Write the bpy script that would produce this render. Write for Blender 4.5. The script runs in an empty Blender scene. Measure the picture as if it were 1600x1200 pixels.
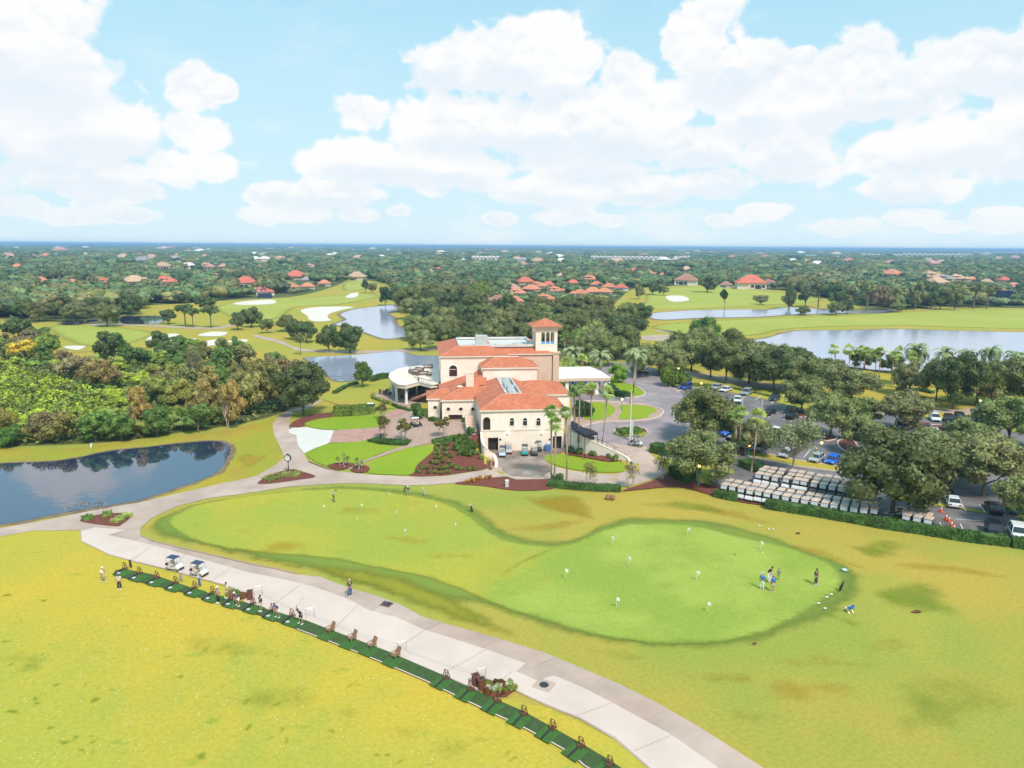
import bpy, bmesh, math, random
import numpy as np
from mathutils import Vector, Matrix, geometry

SC = bpy.context.scene
COL = SC.collection
PI = math.pi
R = math.radians

# ------------------------------------------------------------------ camera model (used to survey the site)
FPX, PITCH, ROLL, HC = 1110.0, R(11.0), R(0.39), 38.0
_f = Vector((0, math.cos(PITCH), -math.sin(PITCH)))
_r0, _u0 = Vector((1, 0, 0)), Vector((0, math.sin(PITCH), math.cos(PITCH)))
_r = _r0 * math.cos(ROLL) + _u0 * math.sin(ROLL)
_u = -_r0 * math.sin(ROLL) + _u0 * math.cos(ROLL)
CAM = Vector((0, 0, HC))


def ray(px, py):
    return _f + _r * ((px - 800) / FPX) - _u * ((py - 600) / FPX)


def U(px, py, z=0.0):
    d = ray(px, py)
    t = (z - HC) / d.z
    return d.x * t, d.y * t


def V(x, y, z):
    q = Vector((x, y, z - HC))
    D = q.dot(_f)
    return 800 + FPX * q.dot(_r) / D, 600 - FPX * q.dot(_u) / D


# ------------------------------------------------------------------ terrain height (the clubhouse stands on a low plateau)
TP = [(450, 742, 0), (450, 700, .7), (470, 690, .9), (430, 665, .8), (520, 690, 1.4), (560, 695, 1.8), (600, 690, 2.2),
      (640, 690, 2.7), (660, 700, 2.6), (700, 675, 3.3), (720, 668, 3.4), (690, 690, 3.0), (600, 722, 1.0), (560, 725, .7), (520, 720, .6), (640, 730, .5),
      (690, 747, 0), (740, 740, 0.1), (700, 715, 1.9), (735, 695, 3.3), (745, 675, 3.4), (740, 715, 1.7), (650, 655, 3.3),
      (600, 660, 2.6), (560, 655, 2.2), (500, 655, 1.5), (640, 625, 3.0), (560, 620, 1.8), (520, 600, .9), (620, 592, 1.8),
      (660, 600, 3.0), (700, 600, 3.3), (760, 600, 3.3), (820, 600, 3.3), (880, 600, 3.3), (700, 640, 3.3), (850, 640, 3.3),
      (890, 645, 3.3), (600, 640, 2.5), (560, 640, 2.0), (905, 668, 3.1), (930, 682, 2.3), (950, 695, 1.7), (965, 703, 1.1),
      (990, 715, .7), (1005, 735, .5), (980, 750, 0), (920, 745, 0), (890, 750, 0), (900, 722, .15), (935, 718, .3), (930, 709, .5),
      (985, 672, 2.7), (960, 640, 3.3), (930, 610, 3.3), (1000, 630, 3.2), (1040, 660, 2.7), (1020, 690, 2.6), (1050, 700, 2.0),
      (1060, 630, 2.6), (1000, 600, 2.8), (1040, 590, 2.0), (1100, 620, 1.6), (1100, 690, 1.0), (1150, 720, .4), (1100, 750, 0.0),
      (1160, 650, .8), (950, 575, 2.2), (1000, 575, 1.8), (1050, 745, 0), (1200, 700, .1), (600, 570, .2), (540, 585, .1),
      (420, 690, .3), (410, 720, 0), (480, 640, .8), (700, 760, 0), (800, 745, 0), (850, 755, 0)]
_tp = np.array([(*U(a, b, c), c) for a, b, c in TP])
WALL_L = [(752.5, 676, 3.9), (754.5, 692, 3.5), (762, 702, 2.6), (771, 711, 1.5), (775.5, 722, .75), (775, 731, .45)]
WALL_R = [(889, 672.5, 3.95), (910, 682, 3.3), (935, 693.5, 2.5), (960, 705, 1.6), (978, 714, .9), (984, 720, .5)]
DOM = (-78.0, 92.0, 92.0, 236.0)
_court = np.array([U(*p) for p in WALL_L] + [U(800, 750), U(900, 756), U(985, 744)] + [U(*p) for p in WALL_R[::-1]] + [U(885, 660, 4), U(757, 660, 4)])


def poly_sd(x, y, P):
    """distance to polygon P, negative inside (arrays)"""
    x = np.asarray(x, float); y = np.asarray(y, float)
    d = np.full(x.shape, 1e18); ins = np.zeros(x.shape, bool)
    n = len(P)
    for i in range(n):
        ax, ay = P[i]; bx, by = P[(i + 1) % n]
        ex, ey = bx - ax, by - ay
        t = np.clip(((x - ax) * ex + (y - ay) * ey) / (ex * ex + ey * ey + 1e-12), 0, 1)
        d = np.minimum(d, (x - ax - t * ex) ** 2 + (y - ay - t * ey) ** 2)
        c = ((ay > y) != (by > y))
        with np.errstate(divide='ignore', invalid='ignore'):
            xi = ax + (y - ay) * ex / (ey if ey != 0 else 1e-12)
        ins ^= c & (x < xi)
    d = np.sqrt(d)
    return np.where(ins, -d, d)


def sstep(t):
    t = np.clip(t, 0, 1)
    return t * t * (3 - 2 * t)


def HV(x, y):
    x = np.asarray(x, float); y = np.asarray(y, float)
    num = np.zeros(x.shape); den = np.full(x.shape, 0.03)
    for a, b, c in _tp:
        w = np.exp(-((x - a) ** 2 + (y - b) ** 2) / (2 * 6.5 ** 2))
        num += w * c; den += w
    h = num / den
    h *= sstep((x - DOM[0]) / 12) * sstep((DOM[1] - x) / 12) * sstep((y - DOM[2]) / 8) * sstep((DOM[3] - y) / 14)
    h *= sstep((poly_sd(x, y, _court) - 0.1) / 0.7)
    return h


def H(x, y):
    if not (DOM[0] < x < DOM[1] and DOM[2] < y < DOM[3]):
        return 0.0
    return float(HV(np.array([x]), np.array([y]))[0])


def G(px, py, dz=0.0):
    z = 0.0
    for _ in range(14):
        x, y = U(px, py, z)
        z = 0.5 * z + 0.5 * H(x, y)
    x, y = U(px, py, z)
    return Vector((x, y, z + dz))


# ------------------------------------------------------------------ objects
def tag(o, label=None, cat=None, group=None, kind=None):
    if label: o['label'] = label
    if cat: o['category'] = cat
    if group: o['group'] = group
    if kind: o['kind'] = kind
    return o


def link(name, data, parent=None, loc=None, rz=0.0, sc=None, color=None):
    o = bpy.data.objects.new(name, data)
    COL.objects.link(o)
    if parent: o.parent = parent
    if loc is not None: o.location = loc
    if rz: o.rotation_euler = (0, 0, rz)
    if sc is not None: o.scale = (sc, sc, sc) if not hasattr(sc, '__len__') else sc
    if color is not None: o.color = (*color, 1)
    return o


def spawn(name, parts, loc, rz=0.0, sc=None, label=None, cat=None, group=None, color=None, root=None):
    """one thing: a root (Empty or mesh) with its parts and sub-parts; mesh data is shared between copies"""
    o = link(name, root, None, loc, rz, sc, color)
    if root is None: o.empty_display_size = 0.3
    tag(o, label, cat, group)
    for p in parts:
        n, m = p[0], p[1]
        off = p[2] if len(p) > 2 and p[2] is not None else None
        c = link(n, m, o, off, 0, None, p[4] if len(p) > 4 and p[4] is not None else color)
        for s in (p[3] if len(p) > 3 and p[3] else []):
            link(s[0], s[1], c, s[2] if len(s) > 2 else None, 0, None, s[3] if len(s) > 3 else color)
    return o


_ones = ['', 'first', 'second', 'third', 'fourth', 'fifth', 'sixth', 'seventh', 'eighth', 'ninth', 'tenth', 'eleventh', 'twelfth',
         'thirteenth', 'fourteenth', 'fifteenth', 'sixteenth', 'seventeenth', 'eighteenth', 'nineteenth']
_tens = {20: ('twentieth', 'twenty'), 30: ('thirtieth', 'thirty'), 40: ('fortieth', 'forty'), 50: ('fiftieth', 'fifty'),
         60: ('sixtieth', 'sixty'), 70: ('seventieth', 'seventy'), 80: ('eightieth', 'eighty'), 90: ('ninetieth', 'ninety')}


def nth(i):
    if i < 20: return _ones[i]
    if i >= 100: return 'hundredth' if i == 100 else 'hundred and ' + nth(i - 100)
    t, o = i // 10 * 10, i % 10
    return _tens[t][0] if o == 0 else _tens[t][1] + '-' + _ones[o]


class MB:
    """collects shapes and links them as ONE mesh"""
    def __init__(s): s.v, s.f, s.m = [], [], []

    def add(s, vs, fs, m=0):
        b = len(s.v)
        s.v += [tuple(p) for p in vs]
        s.f += [tuple(i + b for i in f) for f in fs]
        s.m += [m] * len(fs)
        return s

    def box(s, c, d, m=0, rz=0.0, top=1.0):
        x, y, z = c; a, b, h = d[0] / 2, d[1] / 2, d[2] / 2
        cs, sn = math.cos(rz), math.sin(rz); vs = []
        for k, t in ((-1, 1.0), (1, top)):
            for i, j in ((-1, -1), (1, -1), (1, 1), (-1, 1)):
                X, Y = i * a * t, j * b * t
                vs.append((x + X * cs - Y * sn, y + X * sn + Y * cs, z + k * h))
        return s.add(vs, [(3, 2, 1, 0), (4, 5, 6, 7), (0, 1, 5, 4), (1, 2, 6, 5), (2, 3, 7, 6), (3, 0, 4, 7)], m)

    def tube(s, pts, rad, n=8, m=0, cap=True):
        pts = [Vector(p) for p in pts]
        if not hasattr(rad, '__len__'): rad = [rad] * len(pts)
        vs, fs = [], []
        for i, p in enumerate(pts):
            d = (pts[min(i + 1, len(pts) - 1)] - pts[max(i - 1, 0)]).normalized()
            a = d.cross(Vector((0, 0, 1)))
            if a.length < 0.05: a = d.cross(Vector((1, 0, 0)))
            a.normalize(); b = d.cross(a)
            for k in range(n):
                t = 2 * PI * k / n
                vs.append(p + (a * math.cos(t) + b * math.sin(t)) * rad[i])
        for i in range(len(pts) - 1):
            for k in range(n):
                q = (k + 1) % n
                fs.append((i * n + k, i * n + q, (i + 1) * n + q, (i + 1) * n + k))
        if cap:
            fs.append(tuple(range(n))); fs.append(tuple((len(pts) - 1) * n + k for k in range(n))[::-1])
        return s.add(vs, fs, m)

    def cyl(s, c, r, h, n=10, m=0, r2=None):
        return s.tube([c, (c[0], c[1], c[2] + h)], [r, r if r2 is None else r2], n, m)

    def prism(s, poly, z0, z1, m=0):
        n = len(poly)
        if sum(poly[i][0] * poly[(i + 1) % n][1] - poly[(i + 1) % n][0] * poly[i][1] for i in range(n)) < 0: poly = poly[::-1]
        vs = [(p[0], p[1], z0) for p in poly] + [(p[0], p[1], z1) for p in poly]
        fs = [tuple(range(n))[::-1], tuple(range(n, 2 * n))] + [(i, (i + 1) % n, n + (i + 1) % n, n + i) for i in range(n)]
        return s.add(vs, fs, m)

    def xprism(s, prof, y0, y1, m=0, y0b=None, y1b=None):
        """profile in x,z pushed along y"""
        n = len(prof)
        vs = [(p[0], y0, p[1]) for p in prof] + [(p[0], y1, p[1]) for p in prof]
        fs = [tuple(range(n)), tuple(range(n, 2 * n))[::-1]] + [(i, n + i, n + (i + 1) % n, (i + 1) % n) for i in range(n)]
        return s.add(vs, fs, m)

    def ball(s, c, r, nu=10, nv=6, m=0, amp=0.0, rng=None):
        if not hasattr(r, '__len__'): r = (r, r, r)
        vs = [(c[0], c[1], c[2] - r[2])]; fs = []
        for j in range(1, nv):
            t = PI * j / nv
            for i in range(nu):
                a = 2 * PI * i / nu
                k = 1 + (rng.uniform(-amp, amp) if rng else 0)
                vs.append((c[0] + r[0] * k * math.sin(t) * math.cos(a), c[1] + r[1] * k * math.sin(t) * math.sin(a), c[2] - r[2] * k * math.cos(t)))
        vs.append((c[0], c[1], c[2] + r[2])); L = len(vs) - 1
        for i in range(nu):
            q = (i + 1) % nu
            fs.append((0, 1 + q, 1 + i)); fs.append((L, L - nu + i, L - nu + q))
            for j in range(nv - 2):
                b = 1 + j * nu
                fs.append((b + i, b + q, b + nu + q, b + nu + i))
        return s.add(vs, fs, m)

    def mesh(s, name, mats, smooth=False):
        me = bpy.data.meshes.new(name)
        me.from_pydata(s.v, [], s.f)
        for m in (mats if isinstance(mats, (list, tuple)) else [mats]): me.materials.append(m)
        if any(s.m): me.polygons.foreach_set('material_index', s.m)
        if smooth: me.polygons.foreach_set('use_smooth', [True] * len(s.f))
        me.update()
        return me


# ------------------------------------------------------------------ materials
def nt(name):
    m = bpy.data.materials.new(name); m.use_nodes = True
    t = m.node_tree
    return m, t.nodes, t.links, t.nodes['Principled BSDF']


def mat(name, col, rough=0.7, var=0.12, scale=2.0, metal=0.0, bump=0.0, bscale=20.0, spec=None, emit=None, objcol=False, col2=None, detail=4.0):
    """principled surface whose colour varies with a 3-D noise; optionally tinted by the object's own colour"""
    m, N, L, P = nt(name)
    P.inputs['Roughness'].default_value = rough; P.inputs['Metallic'].default_value = metal
    if spec is not None: P.inputs['Specular IOR Level'].default_value = spec
    tc = N.new('ShaderNodeTexCoord' if objcol else 'ShaderNodeNewGeometry')
    co = tc.outputs['Object' if objcol else 'Position']
    no = N.new('ShaderNodeTexNoise'); no.inputs['Scale'].default_value = scale; no.inputs['Detail'].default_value = detail
    L.new(co, no.inputs['Vector'])
    rp = N.new('ShaderNodeMapRange'); rp.inputs[1].default_value = 0.3; rp.inputs[2].default_value = 0.7
    rp.inputs[3].default_value = 1 - var; rp.inputs[4].default_value = 1 + var
    L.new(no.outputs[0], rp.inputs[0])
    mx = N.new('ShaderNodeMix'); mx.data_type = 'RGBA'; mx.blend_type = 'MULTIPLY'; mx.inputs[0].default_value = 1
    if objcol:
        oi = N.new('ShaderNodeObjectInfo'); L.new(oi.outputs['Color'], mx.inputs[6])
    elif col2:
        m2 = N.new('ShaderNodeMix'); m2.data_type = 'RGBA'
        n2 = N.new('ShaderNodeTexNoise'); n2.inputs['Scale'].default_value = scale * 0.35; n2.inputs['Detail'].default_value = 5
        L.new(co, n2.inputs['Vector'])
        r2 = N.new('ShaderNodeMapRange'); r2.inputs[1].default_value = 0.38; r2.inputs[2].default_value = 0.62
        L.new(n2.outputs[0], r2.inputs[0]); L.new(r2.outputs[0], m2.inputs[0])
        m2.inputs[6].default_value = (*col, 1); m2.inputs[7].default_value = (*col2, 1)
        L.new(m2.outputs[2], mx.inputs[6])
    else:
        mx.inputs[6].default_value = (*col, 1)
    L.new(rp.outputs[0], mx.inputs[7]); L.new(mx.outputs[2], P.inputs['Base Color'])
    if bump:
        b = N.new('ShaderNodeBump'); b.inputs['Strength'].default_value = bump; b.inputs['Distance'].default_value = 0.05
        n3 = N.new('ShaderNodeTexNoise'); n3.inputs['Scale'].default_value = bscale; L.new(co, n3.inputs['Vector'])
        L.new(n3.outputs[0], b.inputs['Height']); L.new(b.outputs[0], P.inputs['Normal'])
    if emit:
        P.inputs['Emission Color'].default_value = (*emit[0], 1); P.inputs['Emission Strength'].default_value = emit[1]
    return m


def grass(name, cols, s1=0.035, s2=0.13, w2=0.5, fine=0.16, soft=False, right=None):
    """turf: three colours mixed by two sizes of patch, with fine blade grain; world coordinates"""
    m, N, L, P = nt(name)
    P.inputs['Roughness'].default_value = 0.9; P.inputs['Specular IOR Level'].default_value = 0.02
    g = N.new('ShaderNodeNewGeometry')
    def noise(sc, det, seed, sx=1, sy=1, rough=0.55):
        mp = N.new('ShaderNodeMapping'); mp.inputs['Location'].default_value = (seed * 17.3, seed * 9.1, 0)
        mp.inputs['Scale'].default_value = (sx, sy, 1); mp.inputs['Rotation'].default_value = (0, 0, -0.5)
        L.new(g.outputs['Position'], mp.inputs[0])
        n = N.new('ShaderNodeTexNoise'); n.inputs['Scale'].default_value = sc; n.inputs['Detail'].default_value = det
        n.inputs['Roughness'].default_value = rough
        L.new(mp.outputs[0], n.inputs['Vector']); return n.outputs[0]
    def rng(x, a, b, c=0, d=1):
        r = N.new('ShaderNodeMapRange'); r.interpolation_type = 'SMOOTHSTEP'
        for i, v in enumerate((a, b, c, d)): r.inputs[i + 1].default_value = v
        L.new(x, r.inputs[0]); return r.outputs[0]
    def mix(f, a, b, mode='MIX'):
        x = N.new('ShaderNodeMix'); x.data_type = 'RGBA'; x.blend_type = mode
        if isinstance(f, (int, float)): x.inputs[0].default_value = f
        else: L.new(f, x.inputs[0])
        for i, c in ((6, a), (7, b)):
            if isinstance(c, tuple): x.inputs[i].default_value = (*c, 1)
            else: L.new(c, x.inputs[i])
        return x.outputs[2]
    c = mix(rng(noise(s1, 6, 1), 0.37, 0.60), cols[0], cols[1])
    f2 = rng(noise(s2, 7, 3, 1, 0.55, 0.65), 0.50, 0.70, 0, w2)
    c = mix(f2, c, cols[2])
    if len(cols) > 3:
        f3 = rng(noise(0.30, 5, 5, 0.7, 1.6, 0.6), 0.60, 0.70, 0, 0.75)
        c = mix(f3, c, cols[3])
    if right:       # the lusher eastern lobe
        sx = N.new('ShaderNodeSeparateXYZ'); L.new(g.outputs['Position'], sx.inputs[0])
        wx = N.new('ShaderNodeMath'); wx.operation = 'ADD'; L.new(sx.outputs[0], wx.inputs[0]); L.new(rng(noise(.06, 4, 13), .3, .7, -6, 6), wx.inputs[1])
        c = mix(rng(wx.outputs[0], right[2], right[3]), c, mix(rng(noise(.09, 6, 15), .4, .62), right[0], right[1]))
    gr = rng(noise(2.6, 6, 7, 1, 1, 0.75), 0.25, 0.75, 1 - fine, 1 + fine)
    cb = N.new('ShaderNodeCombineXYZ')
    for i in range(3): L.new(gr, cb.inputs[i])
    c = mix(1.0, c, cb.outputs[0], 'MULTIPLY')
    L.new(c, P.inputs['Base Color'])
    b = N.new('ShaderNodeBump'); b.inputs['Strength'].default_value = 0.35; b.inputs['Distance'].default_value = 0.06
    L.new(noise(5.0, 4, 9), b.inputs['Height']); L.new(b.outputs[0], P.inputs['Normal'])
    if soft:        # turf that thins out into the grass beside it: the 'edge' attribute runs 0..1 inwards from the rim
        a = N.new('ShaderNodeAttribute'); a.attribute_name = 'edge'
        ad = N.new('ShaderNodeMath'); ad.operation = 'ADD'; L.new(a.outputs['Fac'], ad.inputs[0])
        L.new(rng(noise(0.35, 5, 11, 1, 1, .6), .3, .7, -.13, .13), ad.inputs[1])
        tr = N.new('ShaderNodeBsdfTransparent'); mx = N.new('ShaderNodeMixShader')
        L.new(rng(ad.outputs[0], .08, 1.0, 0, soft if isinstance(soft, float) else 1), mx.inputs[0]); L.new(tr.outputs[0], mx.inputs[1]); L.new(P.outputs[0], mx.inputs[2])
        L.new(mx.outputs[0], N['Material Output'].inputs['Surface'])
    return m


M = {}
GCOL = dict(ground=[(.42, .33, .062), (.28, .33, .052), (.46, .29, .072)], range=[(.53, .39, .05), (.37, .38, .06), (.52, .33, .06), (.29, .35, .05)], green=[(.45, .40, .062), (.37, .40, .062), (.50, .38, .06)],
            fringe=[(.20, .30, .065), (.25, .33, .068), (.33, .32, .065)], lower=[(.27, .28, .06), (.31, .29, .06), (.38, .29, .065)],
            lawn=[(.29, .40, .065), (.34, .42, .075), (.42, .41, .085)], fair=[(.42, .43, .14), (.37, .41, .12), (.50, .42, .13)], open=[(.47, .36, .11), (.36, .34, .09), (.48, .30, .11)], bank=[(.40, .31, .075), (.33, .32, .065), (.38, .23, .09)],
            floor=[(.10, .125, .05), (.12, .14, .05), (.15, .14, .055)], gold=[(.54, .35, .095), (.50, .32, .095), (.45, .34, .085)], patch=[(.28, .34, .07), (.32, .36, .07), (.36, .35, .07)], olive=[(.37, .30, .07), (.40, .31, .07), (.35, .30, .065)])
for _k, _m in dict(range=(1.18, .95, .35), ground=(1.03, .88, .35), green=(1.05, .86, .4), fringe=(.78, .70, .4), lower=(.85, .72, .4), lawn=(.80, .86, .45), fair=(.95, .86, .5), open=(1, .86, .45), bank=(1, .88, .4), gold=(1.05, .86, .35), patch=(.80, .80, .4), olive=(1, .86, .4)).items():
    GCOL[_k] = [tuple(a * b for a, b in zip(c, _m)) for c in GCOL[_k]]
GCOL['range'] = [(.55, .395, .055), (.41, .39, .06), (.34, .365, .06), (.27, .33, .045)]
GCOL['lawn'] = [tuple(v * .94 for v in c) for c in GCOL['lawn']]
GCOL['ground'] = [(.44, .33, .065), (.295, .325, .06), (.37, .345, .065)]
GCOL['green'] = [(.42, .385, .055), (.325, .37, .06), (.41, .35, .055)]
GCOL['gold'] = [(.50, .34, .05), (.47, .32, .05), (.43, .32, .045)]
GCOL['lower'] = [(.25, .25, .03), (.28, .27, .035), (.30, .275, .035)]
GCOL['open'] = [(.45, .34, .065), (.35, .345, .06), (.46, .30, .07)]
GCOL['fair'] = [(.40, .41, .09), (.35, .385, .08), (.45, .39, .09)]
GCOL['bank'] = [(.39, .31, .045), (.31, .31, .042), (.38, .23, .06)]
GCOL['fringe'] = [(.18, .25, .05), (.21, .27, .05), (.27, .27, .045)]
GCOL['patch'] = [(.22, .29, .035), (.26, .31, .035), (.30, .31, .035)]
M['ground'] = grass('rough_turf', GCOL['ground'], 0.028, 0.08, 0.8, .14)
M['range'] = grass('range_turf', GCOL['range'], 0.022, 0.07, 0.7, .13)
M['green'] = grass('putting_turf', GCOL['green'], 0.05, 0.05, 0.8, 0.11, True, ((.27, .35, .06), (.34, .41, .08), -4, 6))
M['fringe'] = grass('fringe_turf', GCOL['fringe'], 0.06, 0.10, 0.5, 0.12, True)
M['lower'] = grass('collar_turf', GCOL['lower'], 0.06, 0.12, 0.6, 0.12, True)
M['gold'] = grass('dry_turf', GCOL['gold'], 0.06, 0.2, 0.6, 0.16, .62)
M['patch'] = grass('green_patch_turf', GCOL['patch'], 0.06, 0.2, 0.6, 0.16, .62)
M['olive'] = grass('worn_turf', GCOL['olive'], 0.06, 0.2, 0.6, 0.16, .62)
M['tuft'] = grass('green_tuft_turf', [(.23, .33, .02), (.20, .30, .02), (.27, .34, .025)], 0.1, 0.3, .5, .15, .7)
M['lawn'] = grass('garden_lawn', GCOL['lawn'], 0.06, 0.15, 0.6, 0.1)
M['fair'] = grass('fairway_turf', GCOL['fair'], 0.02, 0.03, 0.8, 0.1, True)
M['open'] = grass('course_rough', GCOL['open'], 0.03, 0.06, 0.7, 0.15)
M['bank'] = grass('pond_bank_turf', GCOL['bank'], 0.06, 0.15, 0.7, 0.15)
M['floor'] = grass('woodland_floor', GCOL['floor'], 0.01, 0.03, 0.6, 0.2)
M['mulch'] = mat('red_mulch', (.17, .045, .028), .9, .35, 3.0, bump=.6, bscale=8)
M['mud'] = mat('muddy_margin', (.22, .15, .085), .9, .3, .6)
M['path'] = mat('pink_concrete', (.51, .385, .325), .8, .14, .3, col2=(.45, .325, .265))
M['pale'] = mat('pale_concrete', (.66, .525, .46), .8, .06, .3, col2=(.62, .49, .43))
M['white_conc'] = mat('new_concrete', (.66, .61, .57), .8, .05, .6)
M['brick'] = mat('brick_paving', (.44, .22, .18), .8, .14, 2.5, col2=(.48, .28, .23))
M['terr'] = mat('tan_paving', (.45, .31, .25), .8, .12, 2.0, col2=(.42, .27, .21))
M['asphalt'] = mat('worn_asphalt', (.26, .21, .22), .85, .15, .4, col2=(.33, .27, .28))
M['lot'] = mat('car_park_asphalt', (.13, .115, .12), .8, .2, .4, col2=(.20, .175, .18))
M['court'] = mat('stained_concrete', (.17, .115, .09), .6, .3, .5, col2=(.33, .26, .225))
M['sand'] = mat('bunker_sand', (.72, .64, .56), .9, .06, .5)
M['joint'] = mat('concrete_joint', (.48, .39, .34), .9, .1, 2)
M['mark'] = mat('road_paint', (.68, .66, .64), .7, .15, 3)
M['stucco'] = mat('cream_stucco', (.86, .72, .62), .85, .06, .8, col2=(.90, .78, .69))
M['stucco2'] = mat('pink_stucco', (.68, .48, .38), .85, .05, .8)
M['trim'] = mat('cream_trim', (.80, .66, .55), .8, .04, 1)
M['white'] = mat('white_paint', (.78, .77, .76), .6, .05, 1)
M['deckroof'] = mat('pale_roof_membrane', (.62, .60, .58), .8, .12, .8)
M['paleroof'] = mat('pale_metal_roof', (.82, .71, .62), .6, .05, .5)
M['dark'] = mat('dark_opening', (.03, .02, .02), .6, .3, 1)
M['glass'] = mat('window_glass', (.05, .03, .03), .15, .3, 1)
M['wood'] = mat('stained_wood', (.16, .055, .03), .6, .25, 4)
M['teak'] = mat('weathered_teak', (.30, .16, .09), .7, .2, 4)
M['black'] = mat('black_plastic', (.02, .02, .022), .5, .2, 4)
M['rubber'] = mat('black_rubber', (.025, .03, .028), .8, .2, 4)
M['teal'] = mat('teal_paint', (.02, .30, .25), .5, .1, 2)
M['metal'] = mat('galvanised_metal', (.45, .45, .46), .4, .08, 2, metal=.7)
M['hvac'] = mat('grey_sheet_metal', (.50, .53, .53), .5, .1, 1)
M['iron'] = mat('dark_iron', (.035, .03, .035), .5, .1, 3)
M['matgreen'] = mat('turf_mat', (.045, .125, .018), .9, .15, 3)
M['matdark'] = mat('turf_mat_dark', (.045, .085, .02), .9, .2, 3)
M['lampglow'] = mat('lamp_globe', (.9, .7, .4), .4, .02, 1, emit=((1, .58, .18), 1.6))
M['walllamp'] = mat('wall_lamp', (.9, .8, .6), .4, .02, 1, emit=((1, .85, .6), 1.6))
M['obj'] = mat('painted_surface', (1, 1, 1), .5, .05, 2, objcol=True)
M['paint'] = mat('car_paint', (1, 1, 1), .22, .03, 2, objcol=True, spec=.6)
M['cloth'] = mat('cloth', (1, 1, 1), .85, .12, 6, objcol=True)
M['skin'] = mat('skin', (.42, .24, .16), .6, .06, 6)
M['trunk'] = mat('grey_bark', (.17, .125, .095), .9, .3, 3, bump=.5, bscale=6)
M['palmtrunk'] = mat('palm_bark', (.42, .31, .24), .9, .2, 4, bump=.4, bscale=5)
M['palebark'] = mat('pale_bark', (.50, .38, .29), .85, .2, 4)
M['navyglass'] = mat('screen_mesh', (.02, .035, .10), .4, .2, 1)
M['redlight'] = mat('tail_lamp', (.35, .02, .02), .3, .05, 2)
M['lamp_lens'] = mat('head_lamp', (.7, .72, .74), .15, .05, 2)


def foliage_mat(name, attr=False):
    m, N, L, P = nt(name)
    P.inputs['Roughness'].default_value = 0.65; P.inputs['Specular IOR Level'].default_value = 0.2
    tc = N.new('ShaderNodeTexCoord'); oi = N.new('ShaderNodeObjectInfo'); g = N.new('ShaderNodeNewGeometry')
    n = N.new('ShaderNodeTexNoise'); n.inputs['Scale'].default_value = 0.75 if not attr else 0.12; n.inputs['Detail'].default_value = 5
    L.new(tc.outputs['Object'], n.inputs['Vector'])
    rp = N.new('ShaderNodeMapRange'); rp.inputs[1].default_value = .3; rp.inputs[2].default_value = .7; rp.inputs[3].default_value = .55; rp.inputs[4].default_value = 1.5
    L.new(n.outputs[0], rp.inputs[0])
    hs = N.new('ShaderNodeHueSaturation')
    n2 = N.new('ShaderNodeTexNoise'); n2.inputs['Scale'].default_value = 0.35; L.new(tc.outputs['Object'], n2.inputs['Vector'])
    r2 = N.new('ShaderNodeMapRange'); r2.inputs[1].default_value = .3; r2.inputs[2].default_value = .7; r2.inputs[3].default_value = .485; r2.inputs[4].default_value = .512
    L.new(n2.outputs[0], r2.inputs[0]); L.new(r2.outputs[0], hs.inputs['Hue'])
    ad = N.new('ShaderNodeMath'); ad.operation = 'MULTIPLY'
    r3 = N.new('ShaderNodeMapRange'); r3.inputs[3].default_value = .8; r3.inputs[4].default_value = 1.2
    L.new(g.outputs['Random Per Island'] if not attr else oi.outputs['Random'], r3.inputs[0])
    L.new(rp.outputs[0], ad.inputs[0]); L.new(r3.outputs[0], ad.inputs[1]); L.new(ad.outputs[0], hs.inputs['Value'])
    if attr:
        a = N.new('ShaderNodeAttribute'); a.attribute_name = 'tint'; L.new(a.outputs['Color'], hs.inputs['Color'])
    else:
        L.new(oi.outputs['Color'], hs.inputs['Color'])
    L.new(hs.outputs[0], P.inputs['Base Color'])
    out = N['Material Output']
    tr = N.new('ShaderNodeBsdfTranslucent'); L.new(hs.outputs[0], tr.inputs['Color'])
    mx = N.new('ShaderNodeMixShader'); mx.inputs[0].default_value = 0.12
    L.new(P.outputs[0], mx.inputs[1]); L.new(tr.outputs[0], mx.inputs[2]); L.new(mx.outputs[0], out.inputs['Surface'])
    return m


M['leaf'] = foliage_mat('foliage')
M['woods'] = foliage_mat('distant_foliage', True)


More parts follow.
